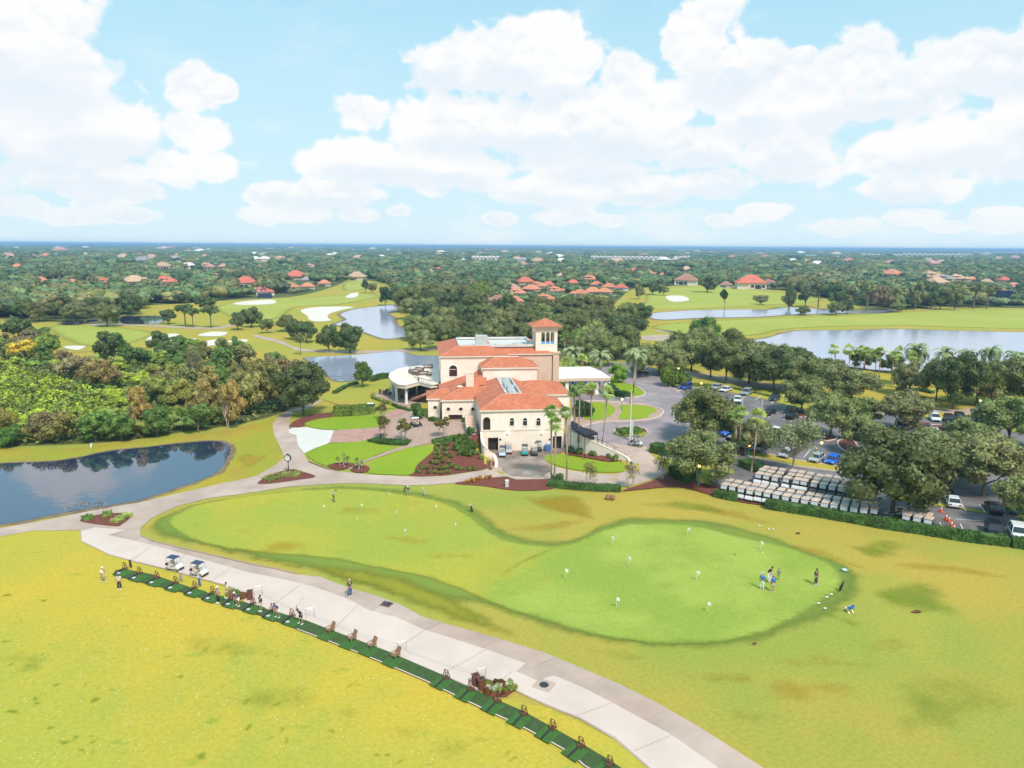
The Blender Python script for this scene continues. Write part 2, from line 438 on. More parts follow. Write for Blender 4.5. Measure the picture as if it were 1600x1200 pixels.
def roof_tile_mat(name, c1, c2, c3):
    m, N, L, P = nt(name)
    P.inputs['Roughness'].default_value = 0.8
    g = N.new('ShaderNodeNewGeometry')
    n = N.new('ShaderNodeTexNoise'); n.inputs['Scale'].default_value = 0.5; n.inputs['Detail'].default_value = 6; L.new(g.outputs['Position'], n.inputs['Vector'])
    v = N.new('ShaderNodeTexVoronoi'); v.inputs['Scale'].default_value = 2.4; L.new(g.outputs['Position'], v.inputs['Vector'])
    rp = N.new('ShaderNodeMapRange'); rp.inputs[1].default_value = .35; rp.inputs[2].default_value = .65; L.new(n.outputs[0], rp.inputs[0])
    a = N.new('ShaderNodeMix'); a.data_type = 'RGBA'; a.inputs[6].default_value = (*c1, 1); a.inputs[7].default_value = (*c2, 1); L.new(rp.outputs[0], a.inputs[0])
    b = N.new('ShaderNodeMix'); b.data_type = 'RGBA'; b.inputs[7].default_value = (*c3, 1); L.new(a.outputs[2], b.inputs[6])
    sp = N.new('ShaderNodeSeparateColor'); L.new(v.outputs['Color'], sp.inputs[0])
    mu = N.new('ShaderNodeMath'); mu.operation = 'MULTIPLY'; mu.inputs[1].default_value = .8; L.new(sp.outputs[0], mu.inputs[0]); L.new(mu.outputs[0], b.inputs[0])
    L.new(b.outputs[2], P.inputs['Base Color'])
    sx = N.new('ShaderNodeSeparateXYZ'); L.new(g.outputs['Position'], sx.inputs[0])
    w = N.new('ShaderNodeMath'); w.operation = 'MULTIPLY'; w.inputs[1].default_value = 45; L.new(sx.outputs[2], w.inputs[0])
    s = N.new('ShaderNodeMath'); s.operation = 'SINE'; L.new(w.outputs[0], s.inputs[0])
    bm = N.new('ShaderNodeBump'); bm.inputs['Strength'].default_value = .5; bm.inputs['Distance'].default_value = .03; L.new(s.outputs[0], bm.inputs['Height']); L.new(bm.outputs[0], P.inputs['Normal'])
    return m


M['tile'] = roof_tile_mat('clay_tile', (.56, .16, .07), (.63, .22, .11), (.44, .12, .07))
M['house_roof'] = mat('house_roof_tile', (1, 1, 1), .85, .18, .8, objcol=True)


def water_mat(name, deep, rough=0.04, rip=0.03, rs=0.6):
    m, N, L, P = nt(name)
    P.inputs['Base Color'].default_value = (*deep, 1); P.inputs['Roughness'].default_value = rough; P.inputs['IOR'].default_value = 2.7
    g = N.new('ShaderNodeNewGeometry'); n = N.new('ShaderNodeTexNoise'); n.inputs['Scale'].default_value = rs; n.inputs['Detail'].default_value = 3
    L.new(g.outputs['Position'], n.inputs['Vector'])
    b = N.new('ShaderNodeBump'); b.inputs['Strength'].default_value = rip; b.inputs['Distance'].default_value = .3
    L.new(n.outputs[0], b.inputs['Height']); L.new(b.outputs[0], P.inputs['Normal'])
    return m


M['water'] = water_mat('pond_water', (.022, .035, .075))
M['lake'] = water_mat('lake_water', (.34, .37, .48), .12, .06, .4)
# ------------------------------------------------------------------ ground sheets
def catmull(P, k=4):
    n = len(P); out = []
    for i in range(n):
        p0, p1, p2, p3 = (np.array(P[(i + j - 1) % n]) for j in range(4))
        for t in np.linspace(0, 1, k, endpoint=False):
            out.append(tuple(0.5 * ((2 * p1) + (-p0 + p2) * t + (2 * p0 - 5 * p1 + 4 * p2 - p3) * t * t + (-p0 + 3 * p1 - 3 * p2 + p3) * t ** 3)))
    return out


def grid_ground():
    x0, x1, y0, y1 = DOM
    nx, ny = int(x1 - x0), int(y1 - y0)
    X, Y = np.meshgrid(np.linspace(x0, x1, nx + 1), np.linspace(y0, y1, ny + 1))
    Z = HV(X, Y)
    Z[0, :] = Z[-1, :] = 0; Z[:, 0] = Z[:, -1] = 0
    vs = [(float(a), float(b), float(c)) for a, b, c in zip(X.ravel(), Y.ravel(), Z.ravel())]
    W = nx + 1
    fs = [(j * W + i, j * W + i + 1, (j + 1) * W + i + 1, (j + 1) * W + i) for j in range(ny) for i in range(nx)]
    B = 34000.0
    b = len(vs)
    vs += [(-B, -2000, 0), (B, -2000, 0), (B, B, 0), (-B, B, 0)]
    fs.append((b, b + 1) + tuple(range(W - 1, -1, -1)))
    fs.append((b + 1, b + 2) + tuple(j * W + nx for j in range(ny, -1, -1)))
    fs.append((b + 2, b + 3) + tuple(ny * W + i for i in range(W)))
    fs.append((b + 3, b) + tuple(j * W for j in range(ny + 1)))
    me = bpy.data.meshes.new('ground'); me.from_pydata(vs, [], fs); me.materials.append(M['ground'])
    me.polygons.foreach_set('use_smooth', [True] * (len(fs) - 4) + [False] * 4)
    tag(link('ground', me), kind='structure')


def world_poly(px, smooth):
    P = [tuple(G(a, b))[:2] for a, b in px]
    return catmull(P) if smooth else P


SHEETS = {}


def sheet(name, px, layer, m, smooth=True, world=None, kind='structure', label=None, cat=None, group=None, far=False, flat=None, soft=0):
    P = world if world is not None else world_poly(px, smooth)
    pts = []
    n = len(P)
    indom = any(DOM[0] - 5 < p[0] < DOM[1] + 5 and DOM[2] - 5 < p[1] < DOM[3] + 5 for p in P) and flat is None
    st = 1.5
    for i in range(n):
        a, b = P[i], P[(i + 1) % n]
        d = math.hypot(b[0] - a[0], b[1] - a[1])
        k = max(1, int(d / st)) if indom and d < 400 else 1
        for t in range(k): pts.append((a[0] + (b[0] - a[0]) * t / k, a[1] + (b[1] - a[1]) * t / k))
    ne = len(pts)
    edges = [(i, (i + 1) % ne) for i in range(ne)]
    rim = np.array(pts)
    if soft: st = max(.8, soft / 2) if soft >= 1 else soft / 2
    if indom or soft:
        arr = np.array(pts)
        x0, y0 = arr.min(0); x1, y1 = arr.max(0)
        if not soft: x0, y0 = np.maximum((x0, y0), (DOM[0], DOM[2])); x1, y1 = np.minimum((x1, y1), (DOM[1], DOM[3]))
        if x1 > x0 and y1 > y0:
            X, Y = np.meshgrid(np.arange(x0, x1, st), np.arange(y0, y1, st))
            X, Y = X.ravel(), Y.ravel()
            k = poly_sd(X, Y, arr) < -.35 * st
            pts += list(zip(X[k].tolist(), Y[k].tolist()))
    r = geometry.delaunay_2d_cdt([Vector(p) for p in pts], edges, [], 1, 1e-4)
    vv = np.array([(p.x, p.y) for p in r[0]])
    z = HV(vv[:, 0], vv[:, 1]) if flat is None else np.full(len(vv), flat)
    dm = (vv[:, 0] > DOM[0]) & (vv[:, 0] < DOM[1]) & (vv[:, 1] > DOM[2]) & (vv[:, 1] < DOM[3])
    if flat is None: z = np.where(dm, z, 0)
    z = z + layer * (0.03 if not far else 0.06)
    fs = []
    for f in r[2]:
        a, b, c = (vv[i] for i in f[:3])
        ar = (b[0] - a[0]) * (c[1] - a[1]) - (c[0] - a[0]) * (b[1] - a[1])
        fs.append(tuple(f) if ar > 0 else tuple(f)[::-1])
    me = bpy.data.meshes.new(name)
    me.from_pydata([(float(p[0]), float(p[1]), float(q)) for p, q in zip(vv, z)], [], fs)
    me.materials.append(M[m] if isinstance(m, str) else m)
    me.polygons.foreach_set('use_smooth', [True] * len(fs))
    if soft:
        at = me.attributes.new('edge', 'FLOAT', 'POINT'); at.data.foreach_set('value', np.clip(-poly_sd(vv[:, 0], vv[:, 1], rim) / soft, 0, 1).astype(np.float32))
    o = link(name, me)
    SHEETS.setdefault(name, []).append(P)
    return tag(o, label, cat, group, kind)


grid_ground()
# far country
sheet('woodland_ground', None, 1, 'floor', world=[(-1200, 520), (-420, 420), (-180, 330), (-60, 330), (0, 240), (120, 245), (260, 420), (500, 450), (900, 500), (33000, 14000), (33000, 33000), (-33000, 33000), (-33000, 14000)], far=True)
OPEN_A = [(-140, 500), (60, 508), (150, 508), (185, 507), (188, 494), (214, 486), (224, 478), (300, 474), (330, 471), (400, 467), (470, 462), (530, 445), (545, 437), (590, 440), (612, 447), (620, 462), (618, 474), (640, 482), (668, 495), (675, 512), (672, 535), (700, 545), (700, 600), (600, 640), (480, 615), (430, 570), (330, 552), (240, 545), (100, 552), (-60, 560)]
OPEN_B = [(900, 489), (935, 478), (965, 470), (990, 452), (1050, 447), (1130, 446), (1180, 452), (1235, 455), (1310, 470), (1345, 480), (1400, 485), (1470, 480), (1600, 482), (1800, 484), (1800, 620), (1400, 615), (1250, 580), (1180, 560), (1100, 560), (1000, 540), (1005, 505), (1000, 495)]
sheet('course_rough', OPEN_A, 2, 'open', far=True)
sheet('course_rough', OPEN_B, 2, 'open', far=True)
for P in ([(66, 511), (130, 508), (200, 512), (250, 520), (230, 532), (190, 541), (150, 543), (105, 538)],
          [(335, 478), (400, 468), (470, 466), (560, 459), (600, 463), (560, 472), (520, 478), (470, 480), (440, 498), (380, 502), (340, 490)],
          [(535, 441), (560, 437), (590, 442), (575, 452), (535, 455)],
          [(925, 491), (990, 484), (1070, 484), (1200, 478), (1290, 470), (1240, 460), (1150, 450), (1060, 449), (1010, 458), (1000, 474), (960, 478), (915, 486)],
          [(1010, 510), (1080, 502), (1200, 497), (1320, 492), (1420, 486), (1500, 484), (1700, 486), (1700, 514), (1480, 512), (1400, 510), (1250, 514), (1180, 526), (1060, 522)],
          [(540, 600), (570, 596), (608, 596), (640, 604), (655, 618), (600, 632), (560, 640), (525, 634), (520, 622)]):
    sheet('fairway', P, 3, 'fair', far=P[0][0] != 540, soft=6 if P[0][0] != 540 else 2.5)
for P in ([(470, 485), (500, 480), (552, 480), (530, 486), (515, 491), (512, 497), (518, 501), (500, 503), (484, 501), (480, 494)],
          [(365, 474), (395, 470), (427, 469), (427, 475), (380, 477)], [(228, 533), (240, 525), (275, 522), (278, 527), (245, 533)],
          [(258, 533), (275, 528), (288, 531), (306, 530), (302, 536), (276, 540)], [(309, 525), (330, 519), (355, 520), (345, 526)],
          [(313, 539), (325, 533), (345, 531), (348, 536), (330, 541)], [(358, 533), (385, 531), (384, 535), (360, 536)],
          [(98, 543), (115, 541), (134, 542), (120, 548)], [(540, 465), (548, 459), (560, 458), (556, 465)],
          [(1040, 464), (1050, 462), (1068, 463), (1077, 469), (1060, 472), (1046, 470)]):
    sheet('sand_bunker', P, 4, 'sand', far=True)
# golf cart paths in the distance
for P in ([(400, 524), (440, 533), (470, 545), (560, 549), (690, 544), (690, 547), (560, 553), (470, 549), (455, 544), (430, 535), (400, 528)],
          [(1005, 525), (1060, 523), (1025, 518), (1035, 516), (1070, 522), (1060, 532), (1010, 532)],
          [(145, 507), (200, 507), (330, 512), (370, 503), (372, 506), (330, 515), (200, 509), (145, 509)]):
    sheet('cart_path', P, 3, 'path', far=True)
# ponds: a muddy margin and the water
PONDS = dict(
    near=[(0, 725), (75, 722), (125, 715), (175, 705), (250, 697), (325, 690), (350, 692), (360, 702), (352, 722), (337, 740), (300, 755), (225, 780), (175, 790), (100, 802), (50, 812), (0, 820), (-120, 836), (-260, 838), (-260, 745), (-120, 735)],
    back=[(477, 560), (510, 558), (550, 556), (612, 550), (630, 551), (650, 556), (685, 557), (720, 565), (700, 580), (640, 582), (600, 588), (557, 595), (525, 596), (510, 585), (500, 575), (482, 565)],
    middle=[(595, 479), (615, 477), (622, 485), (604, 490), (614, 497), (616, 507), (632, 515), (642, 521), (630, 527), (600, 530), (570, 520), (540, 512), (525, 507), (542, 500), (532, 492), (550, 485), (575, 481)],
    far=[(1020, 490), (1075, 486), (1112, 485), (1175, 484), (1200, 485), (1230, 481), (1292, 484), (1337, 486), (1395, 485), (1375, 489), (1320, 490), (1240, 492), (1175, 496), (1100, 497), (1040, 500), (1018, 497)],
    lake=[(1180, 533), (1200, 529), (1230, 520), (1262, 517), (1325, 517), (1400, 515), (1475, 517), (1600, 520), (1720, 522), (1760, 550), (1720, 578), (1600, 580), (1537, 581), (1457, 582), (1380, 580), (1300, 570), (1230, 560), (1195, 545)],
    small=[(190, 495), (225, 494), (252, 495), (250, 505), (215, 507), (190, 505)], creek=[(98, 505), (125, 502), (150, 500), (152, 502), (125, 507), (100, 508)])
sheet('pond_bank', [(-260, 690), (0, 700), (120, 700), (250, 684), (330, 676), (400, 662), (436, 655), (430, 672), (445, 705), (440, 725), (400, 742), (345, 756), (275, 772), (215, 785), (150, 797), (82, 811), (0, 826), (-260, 860)], 1, 'bank')
for k, P in PONDS.items():
    f = k != 'near'
    W = world_poly(P, True)
    c = np.mean(W, 0)
    grow = {'near': .9, 'back': .8, 'middle': 2.0, 'far': 3, 'lake': 2.2, 'small': 1.5, 'creek': 1.5}[k]
    A = np.array(W); T = np.roll(A, -1, 0) - np.roll(A, 1, 0)
    T /= np.linalg.norm(T, axis=1)[:, None] + 1e-9
    area = sum(A[i][0] * A[(i + 1) % len(A)][1] - A[(i + 1) % len(A)][0] * A[i][1] for i in range(len(A)))
    Nn = np.stack([T[:, 1], -T[:, 0]], 1) * (1 if area > 0 else -1)
    rs = random.Random(3)
    Q = [tuple(a + n_ * grow * rs.uniform(.6, 1.3)) for a, n_ in zip(A, Nn)]
    sheet('pond_margin', None, 3 if f else 2, 'mud', world=Q, far=f)
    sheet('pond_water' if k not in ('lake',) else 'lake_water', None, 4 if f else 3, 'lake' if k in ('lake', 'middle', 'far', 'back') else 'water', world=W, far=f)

# driving range and paths
sheet('driving_range', [(-260, 870), (0, 839), (50, 830), (125, 829), (127, 847), (171, 868), (208, 878), (297, 901), (385, 928), (500, 980), (640, 1036), (760, 1086), (860, 1108), (960, 1156), (1010, 1199), (1060, 1260), (300, 1500), (-400, 1300)], 1, 'range', smooth=False)
PATH = [(-200, 846), (0, 839), (50, 830), (125, 829), (127, 847), (140, 853), (171, 868), (208, 878), (262, 891), (297, 901), (350, 915), (380, 927), (380, 942), (440, 961), (509, 983), (600, 1019), (660, 1043), (749, 1081), (804, 1080), (855, 1104), (907, 1125), (960, 1156), (1010, 1199), (1060, 1245), (1260, 1245), (1190, 1199), (1090, 1135), (1025, 1098), (960, 1066), (900, 1041), (850, 1020), (775, 997), (714, 980), (660, 964), (625, 945), (590, 932), (548, 920), (501, 902), (464, 898), (432, 890), (400, 884), (370, 877), (300, 861), (237, 846), (219, 837), (220, 825), (237, 810), (275, 792), (325, 779), (400, 769), (450, 761), (525, 756), (575, 756), (640, 759), (675, 758), (710, 755), (745, 749), (789, 745), (859, 749), (920, 760), (980, 760), (1010, 753), (1030, 745), (1041, 738), (1030, 722), (1014, 708), (1010, 698), (985, 696), (957, 692), (955, 702), (978, 712), (990, 722), (980, 736), (960, 742), (930, 741), (885, 735), (858, 726), (848, 716), (860, 709), (884, 706), (884, 690), (757, 690), (762, 708), (769, 718), (766, 733), (737, 738), (700, 744), (637, 745), (575, 742), (530, 737), (507, 732), (482, 722), (475, 710), (467, 697), (465, 685), (451, 672), (452, 660), (457, 645), (466, 636), (452, 638), (437, 650), (426, 662), (427, 677), (437, 697), (445, 715), (430, 727), (400, 744), (345, 756), (275, 772), (215, 786), (150, 797), (82, 811), (0, 826), (-200, 842)]
sheet('path', PATH, 2, 'path', smooth=False)
sheet('path', [(458, 644), (448, 642), (500, 625), (522, 608), (535, 598), (548, 590), (552, 594), (530, 606), (510, 622), (478, 640)], 2, 'path', smooth=False)
PALE = [(127, 830), (150, 825), (197, 829), (170, 837), (237, 852), (300, 870), (380, 893), (441, 906), (488, 917), (537, 934), (578, 955), (620, 966), (663, 985), (708, 999), (752, 1013), (822, 1038), (806, 1050), (838, 1064), (866, 1057), (910, 1075), (960, 1101), (1050, 1150), (1120, 1199), (1150, 1240), (1062, 1240), (1012, 1198), (962, 1154), (907, 1123), (855, 1102), (804, 1079), (749, 1080), (660, 1042), (600, 1018), (509, 982), (440, 960), (381, 941), (381, 926), (350, 914), (297, 900), (262, 890), (208, 877), (171, 867), (140, 852), (128, 846)]
sheet('path', PALE, 3, 'pale', smooth=False)
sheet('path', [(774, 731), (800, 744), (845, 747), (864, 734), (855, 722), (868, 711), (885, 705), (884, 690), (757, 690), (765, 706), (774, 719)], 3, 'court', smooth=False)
sheet('path', [(451, 669), (480, 668), (502, 672), (522, 673), (514, 693), (492, 701), (475, 709), (465, 695), (463, 681), (451, 677)], 3, 'white_conc', smooth=False)
sheet('pavement', [(522, 673), (585, 669), (612, 672), (606, 685), (577, 688), (555, 691), (514, 693)], 4, 'brick', smooth=False)
sheet('pavement', [(585, 669), (597, 656), (604, 645), (622, 640), (640, 640), (650, 646), (668, 655), (690, 656), (747, 660), (750, 680), (735, 684), (719, 682), (695, 688), (668, 694), (654, 697), (620, 705), (571, 722), (548, 735), (543, 732), (570, 719), (613, 703), (632, 697), (640, 693), (620, 690), (596, 686), (606, 684)], 3, 'terr', smooth=False)
sheet('pavement', [(600, 657), (606, 645), (622, 640), (640, 641), (628, 648), (612, 652), (610, 668), (590, 668)], 5, 'brick', smooth=False)
# forecourt, roundabout, islands and car park
sheet('road', [(886, 668), (893, 640), (893, 612), (886, 596), (930, 577), (975, 566), (1010, 572), (1040, 584), (1035, 596), (1060, 606), (1075, 612), (1090, 640), (1105, 690), (1060, 716), (1036, 716), (1012, 699), (985, 697), (955, 693), (930, 688), (900, 678)], 2, 'asphalt', smooth=False)
sheet('road', [(1040, 578), (1130, 588), (1215, 601), (1290, 618), (1380, 640), (1500, 640), (1620, 625), (1620, 634), (1500, 651), (1380, 650), (1290, 628), (1210, 609), (1130, 597), (1048, 586)], 2, 'path', smooth=False)
sheet('road', [(1380, 588), (1460, 592), (1620, 606), (1620, 617), (1460, 607), (1380, 600), (1300, 590), (1240, 580), (1240, 576), (1300, 582)], 2, 'path', smooth=False)
LOT = [(1060, 606), (1130, 606), (1215, 622), (1290, 640), (1350, 652), (1400, 645), (1480, 655), (1620, 682), (1720, 720), (1720, 872), (1610, 852), (1500, 838), (1400, 818), (1300, 800), (1195, 781), (1130, 768), (1108, 752), (1150, 738), (1112, 712), (1085, 700), (1090, 650)]
sheet('parking_lot', LOT, 3, 'lot', smooth=False)
for P in ([(1163, 702), (1240, 719), (1312, 730), (1316, 739), (1240, 729), (1165, 713)], [(1395, 775), (1430, 782), (1500, 792), (1560, 806), (1500, 797), (1420, 786)],
          [(1420, 640), (1500, 648), (1560, 655), (1500, 657), (1420, 652)], [(1075, 601), (1130, 606), (1215, 622), (1290, 640), (1290, 648), (1215, 630), (1130, 612)]):
    sheet('lawn', P, 5, 'open', smooth=False)
for P in ([(1383, 803), (1400, 800), (1398, 795), (1412, 795), (1412, 802), (1395, 806)], [(1450, 668), (1462, 665), (1480, 668), (1486, 676), (1470, 680), (1455, 676)], [(1310, 690), (1330, 688), (1340, 700), (1325, 706), (1312, 700)],
          [(1225, 642), (1262, 643), (1262, 652), (1230, 651)], [(1280, 684), (1300, 680), (1308, 686), (1290, 690)], [(1165, 703), (1152, 700), (1150, 710), (1165, 713)]):
    sheet('mulch_bed', P, 6, 'mulch')
sheet('pavement', [(931, 627), (970, 630), (1009, 633), (1030, 639), (1036, 646), (1022, 655), (985, 659), (943, 660), (917, 665), (897, 670), (893, 655), (907, 630)], 3, 'terr')
sheet('lawn', [(930, 629), (947, 631), (960, 637), (960, 645), (944, 655), (915, 656), (905, 640), (912, 632)], 4, 'lawn')
sheet('lawn', [(969, 634), (1000, 634), (1019, 637), (1026, 643), (1014, 648), (1012, 653), (985, 656), (966, 654), (972, 643)], 4, 'lawn')
sheet('lawn', [(958, 620), (952, 600), (957, 586), (973, 597), (994, 604), (1007, 614), (1004, 619), (985, 622)], 4, 'lawn')
sheet('mulch_bed', [(986 + 26 * math.cos(t), 676 + 8.6 * math.sin(t)) for t in np.linspace(0, 2 * PI, 14, endpoint=False)], 3, 'mulch')
# gardens
sheet('lawn', [(477, 665), (487, 658), (517, 653), (585, 650), (595, 654), (589, 667), (555, 671), (510, 672)], 4, 'lawn')
sheet('lawn', [(478, 710), (492, 702), (514, 694), (555, 691), (576, 689), (592, 696), (620, 700), (590, 711), (570, 720), (552, 726), (530, 732), (510, 729), (490, 720)], 4, 'lawn')
sheet('lawn', [(575, 739), (579, 725), (615, 708), (640, 700), (672, 699), (676, 706), (652, 727), (642, 742), (600, 742)], 4, 'lawn')
sheet('lawn', [(850, 716), (862, 711), (885, 712), (920, 718), (950, 723), (972, 722), (977, 733), (972, 738), (930, 738), (885, 732), (858, 723)], 4, 'lawn')
sheet('mulch_bed', [(511, 729), (531, 724), (555, 726), (545, 732), (531, 735)], 6, 'mulch')
sheet('mulch_bed', [(548, 736), (555, 729), (570, 728), (578, 733), (574, 738), (560, 740)], 6, 'mulch')
sheet('mulch_bed', [(640, 744), (647, 730), (662, 717), (675, 706), (680, 695), (700, 686), (725, 682), (748, 681), (756, 700), (771, 717), (771, 730), (755, 734), (737, 737), (687, 744)], 3, 'mulch')
sheet('mulch_bed', [(710, 756), (745, 750), (789, 746), (859, 750), (880, 755), (860, 765), (806, 767), (754, 760)], 3, 'mulch')
sheet('mulch_bed', [(886, 704), (900, 704), (935, 706), (957, 712), (973, 721), (950, 722), (915, 716), (885, 711)], 6, 'mulch')
sheet('mulch_bed', [(972, 768), (1005, 757), (1025, 750), (1042, 740), (1060, 738), (1085, 752), (1120, 762), (1190, 782), (1198, 790), (1160, 786), (1110, 774), (1060, 762), (1000, 766)], 5, 'mulch')
sheet('mulch_bed', [(452, 672), (455, 662), (470, 654), (490, 648), (520, 645), (515, 653), (487, 658), (477, 665), (468, 668)], 3, 'mulch')
sheet('mulch_bed', [(404, 757), (425, 742), (455, 734), (470, 737), (493, 745), (470, 750)], 4, 'mulch')
sheet('mulch_bed', [(125, 815), (150, 806), (175, 803), (207, 804), (192, 819), (178, 823)], 4, 'mulch')
sheet('mulch_bed', [(750, 1080), (765, 1066), (805, 1080), (792, 1090), (770, 1092)], 4, 'mulch', smooth=False)
# dry, green and worn patches in the turf
def blob(cx, cy, rx, ry, rot, seed):
    r = random.Random(seed); ph = [r.uniform(0, 6.28) for _ in range(3)]
    out = []
    for t in np.linspace(0, 2 * PI, 15, endpoint=False):
        k = 1 + .22 * math.sin(2 * t + ph[0]) + .15 * math.sin(3 * t + ph[1]) + .1 * math.sin(5 * t + ph[2])
        x, y = rx * k * math.cos(t), ry * k * math.sin(t); c, s_ = math.cos(rot), math.sin(rot)
        out.append((cx + x * c - y * s_, cy + x * s_ + y * c))
    return out
for i, (m, cx, cy, rx, ry, rot, sf) in enumerate((('olive', 880, 790, 70, 16, .1, 3), ('patch', 1075, 792, 60, 12, .05, 3), ('gold', 1140, 803, 75, 9, .15, 2.5), ('gold', 855, 822, 60, 11, -.1, 2.5), ('gold', 1290, 868, 60, 10, .3, 2), ('patch', 1375, 858, 60, 16, .12, 3),
        ('patch', 1430, 935, 90, 22, .1, 3), ('gold', 1290, 1035, 75, 18, .1, 3), ('gold', 1480, 890, 90, 10, .1, 2), ('gold', 1260, 1080, 90, 26, .15, 3), ('patch', 1480, 1100, 110, 55, .2, 5), ('patch', 1180, 1120, 70, 16, .2, 3), ('gold', 960, 1022, 70, 11, .2, 2), ('olive', 1100, 1055, 90, 18, .1, 3), ('patch', 1320, 970, 40, 10, .3, 2), ('gold', 1400, 1010, 70, 14, -.1, 2.5),
        ('patch', 340, 1010, 80, 34, .25, 5), ('patch', 420, 1095, 110, 30, .1, 5), ('patch', 590, 1130, 100, 34, .3, 5), ('patch', 700, 1170, 80, 24, .2, 4), ('patch', 40, 1035, 60, 20, 0, 3),         ('gold', 560, 870, 60, 10, .1, 2), ('gold', 390, 720, 26, 12, -.4, 2), ('gold', 920, 765, 60, 7, .0, 2))):
    sheet('turf_patch', blob(cx, cy, rx, ry, rot, i), 1.6 if m != 'gold' else 1.3, m, soft=sf)
rs = random.Random(4)
for i in range(95):
    cx, cy = (rs.uniform(0, 480), rs.uniform(925, 1195)) if i < 74 else (rs.uniform(480, 830), rs.uniform(1060, 1195))
    if cy < 915 + (cx - 170) * .40: continue
    k = (cy - 700) / 400 * rs.uniform(.5, 1.3); sheet('turf_tuft', blob(cx, cy, rs.uniform(5, 12) * k, rs.uniform(2.4, 5) * k, -.38 + rs.uniform(-.3, .3), 100 + i), 2.2, 'tuft', soft=.42)
for cx, cy, rx, ry in ((640, 845, 55, 10), (445, 855, 60, 12), (700, 870, 45, 9), (560, 800, 60, 8)): sheet('turf_patch', blob(cx, cy, rx, ry, 0, int(cx)), 4, 'gold', soft=3)
sheet('green_fringe', [(226, 832), (232, 815), (268, 797), (330, 780), (420, 769), (500, 759), (580, 758), (640, 763), (690, 773), (740, 788), (775, 810), (800, 830), (850, 841), (895, 838), (930, 818), (975, 807), (1020, 806), (1100, 810), (1190, 830), (1275, 860), (1330, 882), (1356, 912), (1340, 945), (1280, 978), (1200, 1006), (1110, 1020), (1010, 1016), (920, 1004), (850, 985), (790, 965), (740, 950), (700, 945), (640, 935), (590, 928), (540, 912), (480, 895), (400, 879), (300, 855), (245, 842)], 1, 'fringe', soft=2.6)
sheet('green_collar', [(228, 836), (300, 848), (380, 863), (470, 879), (540, 882), (610, 893), (680, 915), (740, 945), (790, 975), (840, 1005), (800, 1000), (740, 985), (680, 965), (640, 948), (590, 930), (540, 913), (480, 895), (400, 879), (300, 856), (245, 845)], 2, 'lower', soft=2.4)
sheet('putting_green', [(262, 826), (257, 815), (275, 800), (320, 785), (400, 772), (480, 764), (560, 763), (640, 772), (690, 783), (735, 803), (770, 830), (805, 846), (850, 851), (892, 847), (920, 834), (960, 821), (1010, 816), (1080, 819), (1160, 838), (1240, 856), (1290, 875), (1318, 895), (1322, 915), (1305, 935), (1260, 965), (1200, 992), (1130, 1008), (1060, 1012), (1000, 1008), (920, 995), (850, 974), (790, 955), (745, 938), (700, 918), (650, 903), (574, 888), (527, 878), (470, 872), (400, 866), (330, 856), (285, 842)], 3, 'green', soft=1.1)
for P in ([(884, 851), (850, 858), (815, 874), (785, 892), (766, 915), (764, 936), (785, 955), (792, 950), (776, 933), (780, 915), (802, 895), (835, 876), (870, 862), (900, 850)],):
    sheet('turf_patch', P, 4, 'patch', soft=1.4)
MATU = [(180, 893), (191, 890), (238, 899), (297, 919), (345, 934), (381, 942), (429, 957), (478, 971), (509, 983), (607, 1020), (660, 1043), (687, 1055), (749, 1083), (775, 1095), (819, 1114), (867, 1141), (912, 1166), (957, 1193), (1000, 1222)]
MATL = [(940, 1215), (913, 1199), (892, 1180), (861, 1162), (810, 1135), (766, 1115), (722, 1094), (665, 1066), (607, 1041), (560, 1022), (502, 999), (464, 985), (416, 966), (350, 947), (289, 928), (227, 913), (178, 900)]
sheet('mat_strip', MATU + MATL, 5, 'matdark', smooth=False)
def ribbon(name, px, w, layer, m):
    P = [Vector(G(*p)[:2]) for p in px]; A, B = [], []
    for i, p in enumerate(P):
        d = (P[min(i + 1, len(P) - 1)] - P[max(i - 1, 0)]).normalized(); n = Vector((-d.y, d.x)) * w / 2; A.append(tuple(p + n)); B.append(tuple(p - n))
    sheet(name, None, layer, m, world=A + B[::-1])
ribbon('mat_edging', MATL[::-1][5:], .12, 6, 'pale')
ribbon('path_edging', [(219, 837), (237, 846), (300, 861), (370, 877), (400, 884), (432, 890), (464, 898)], .18, 5, 'terr')
ribbon('path_edging', [(482, 722), (507, 732), (530, 737)], .2, 5, 'mulch')
# painted bays in the car park
def line(p0, p1, w, layer=6):
    a, b = Vector(G(*p0)[:2]), Vector(G(*p1)[:2])
    d = (b - a).normalized(); n = Vector((-d.y, d.x)) * w / 2
    sheet('parking_line', None, layer, 'mark', world=[tuple(a + n), tuple(a - n), tuple(b - n), tuple(b + n)])
for a, b in (((1193, 704), (1205, 697)), ((1217, 709), (1227, 701)), ((1256, 716), (1266, 704)), ((1282, 722), (1290, 711)), ((1306, 725), (1312, 714)), ((1200, 654), (1212, 645)),
             ((1224, 657), (1232, 648)), ((1260, 660), (1268, 652)), ((1162, 622), (1172, 618)), ((1180, 626), (1190, 620)), ((1205, 632), (1212, 626)), ((1372, 703), (1380, 690)), ((1308, 690), (1320, 682)),
             ((1503, 790), (1509, 800)), ((1530, 790), (1539, 802)), ((1560, 795), (1570, 808)), ((1492, 813), (1538, 816)), ((1468, 818), (1472, 826)), ((1500, 820), (1505, 830)), ((1448, 655), (1456, 648)), ((1468, 657), (1474, 651)),
             ((1065, 610), (1072, 605)), ((1100, 612), (1108, 607)), ((1130, 615), (1138, 611)), ((1185, 690), (1192, 684)), ((1540, 690), (1546, 684))):
    line(a, b, .16)
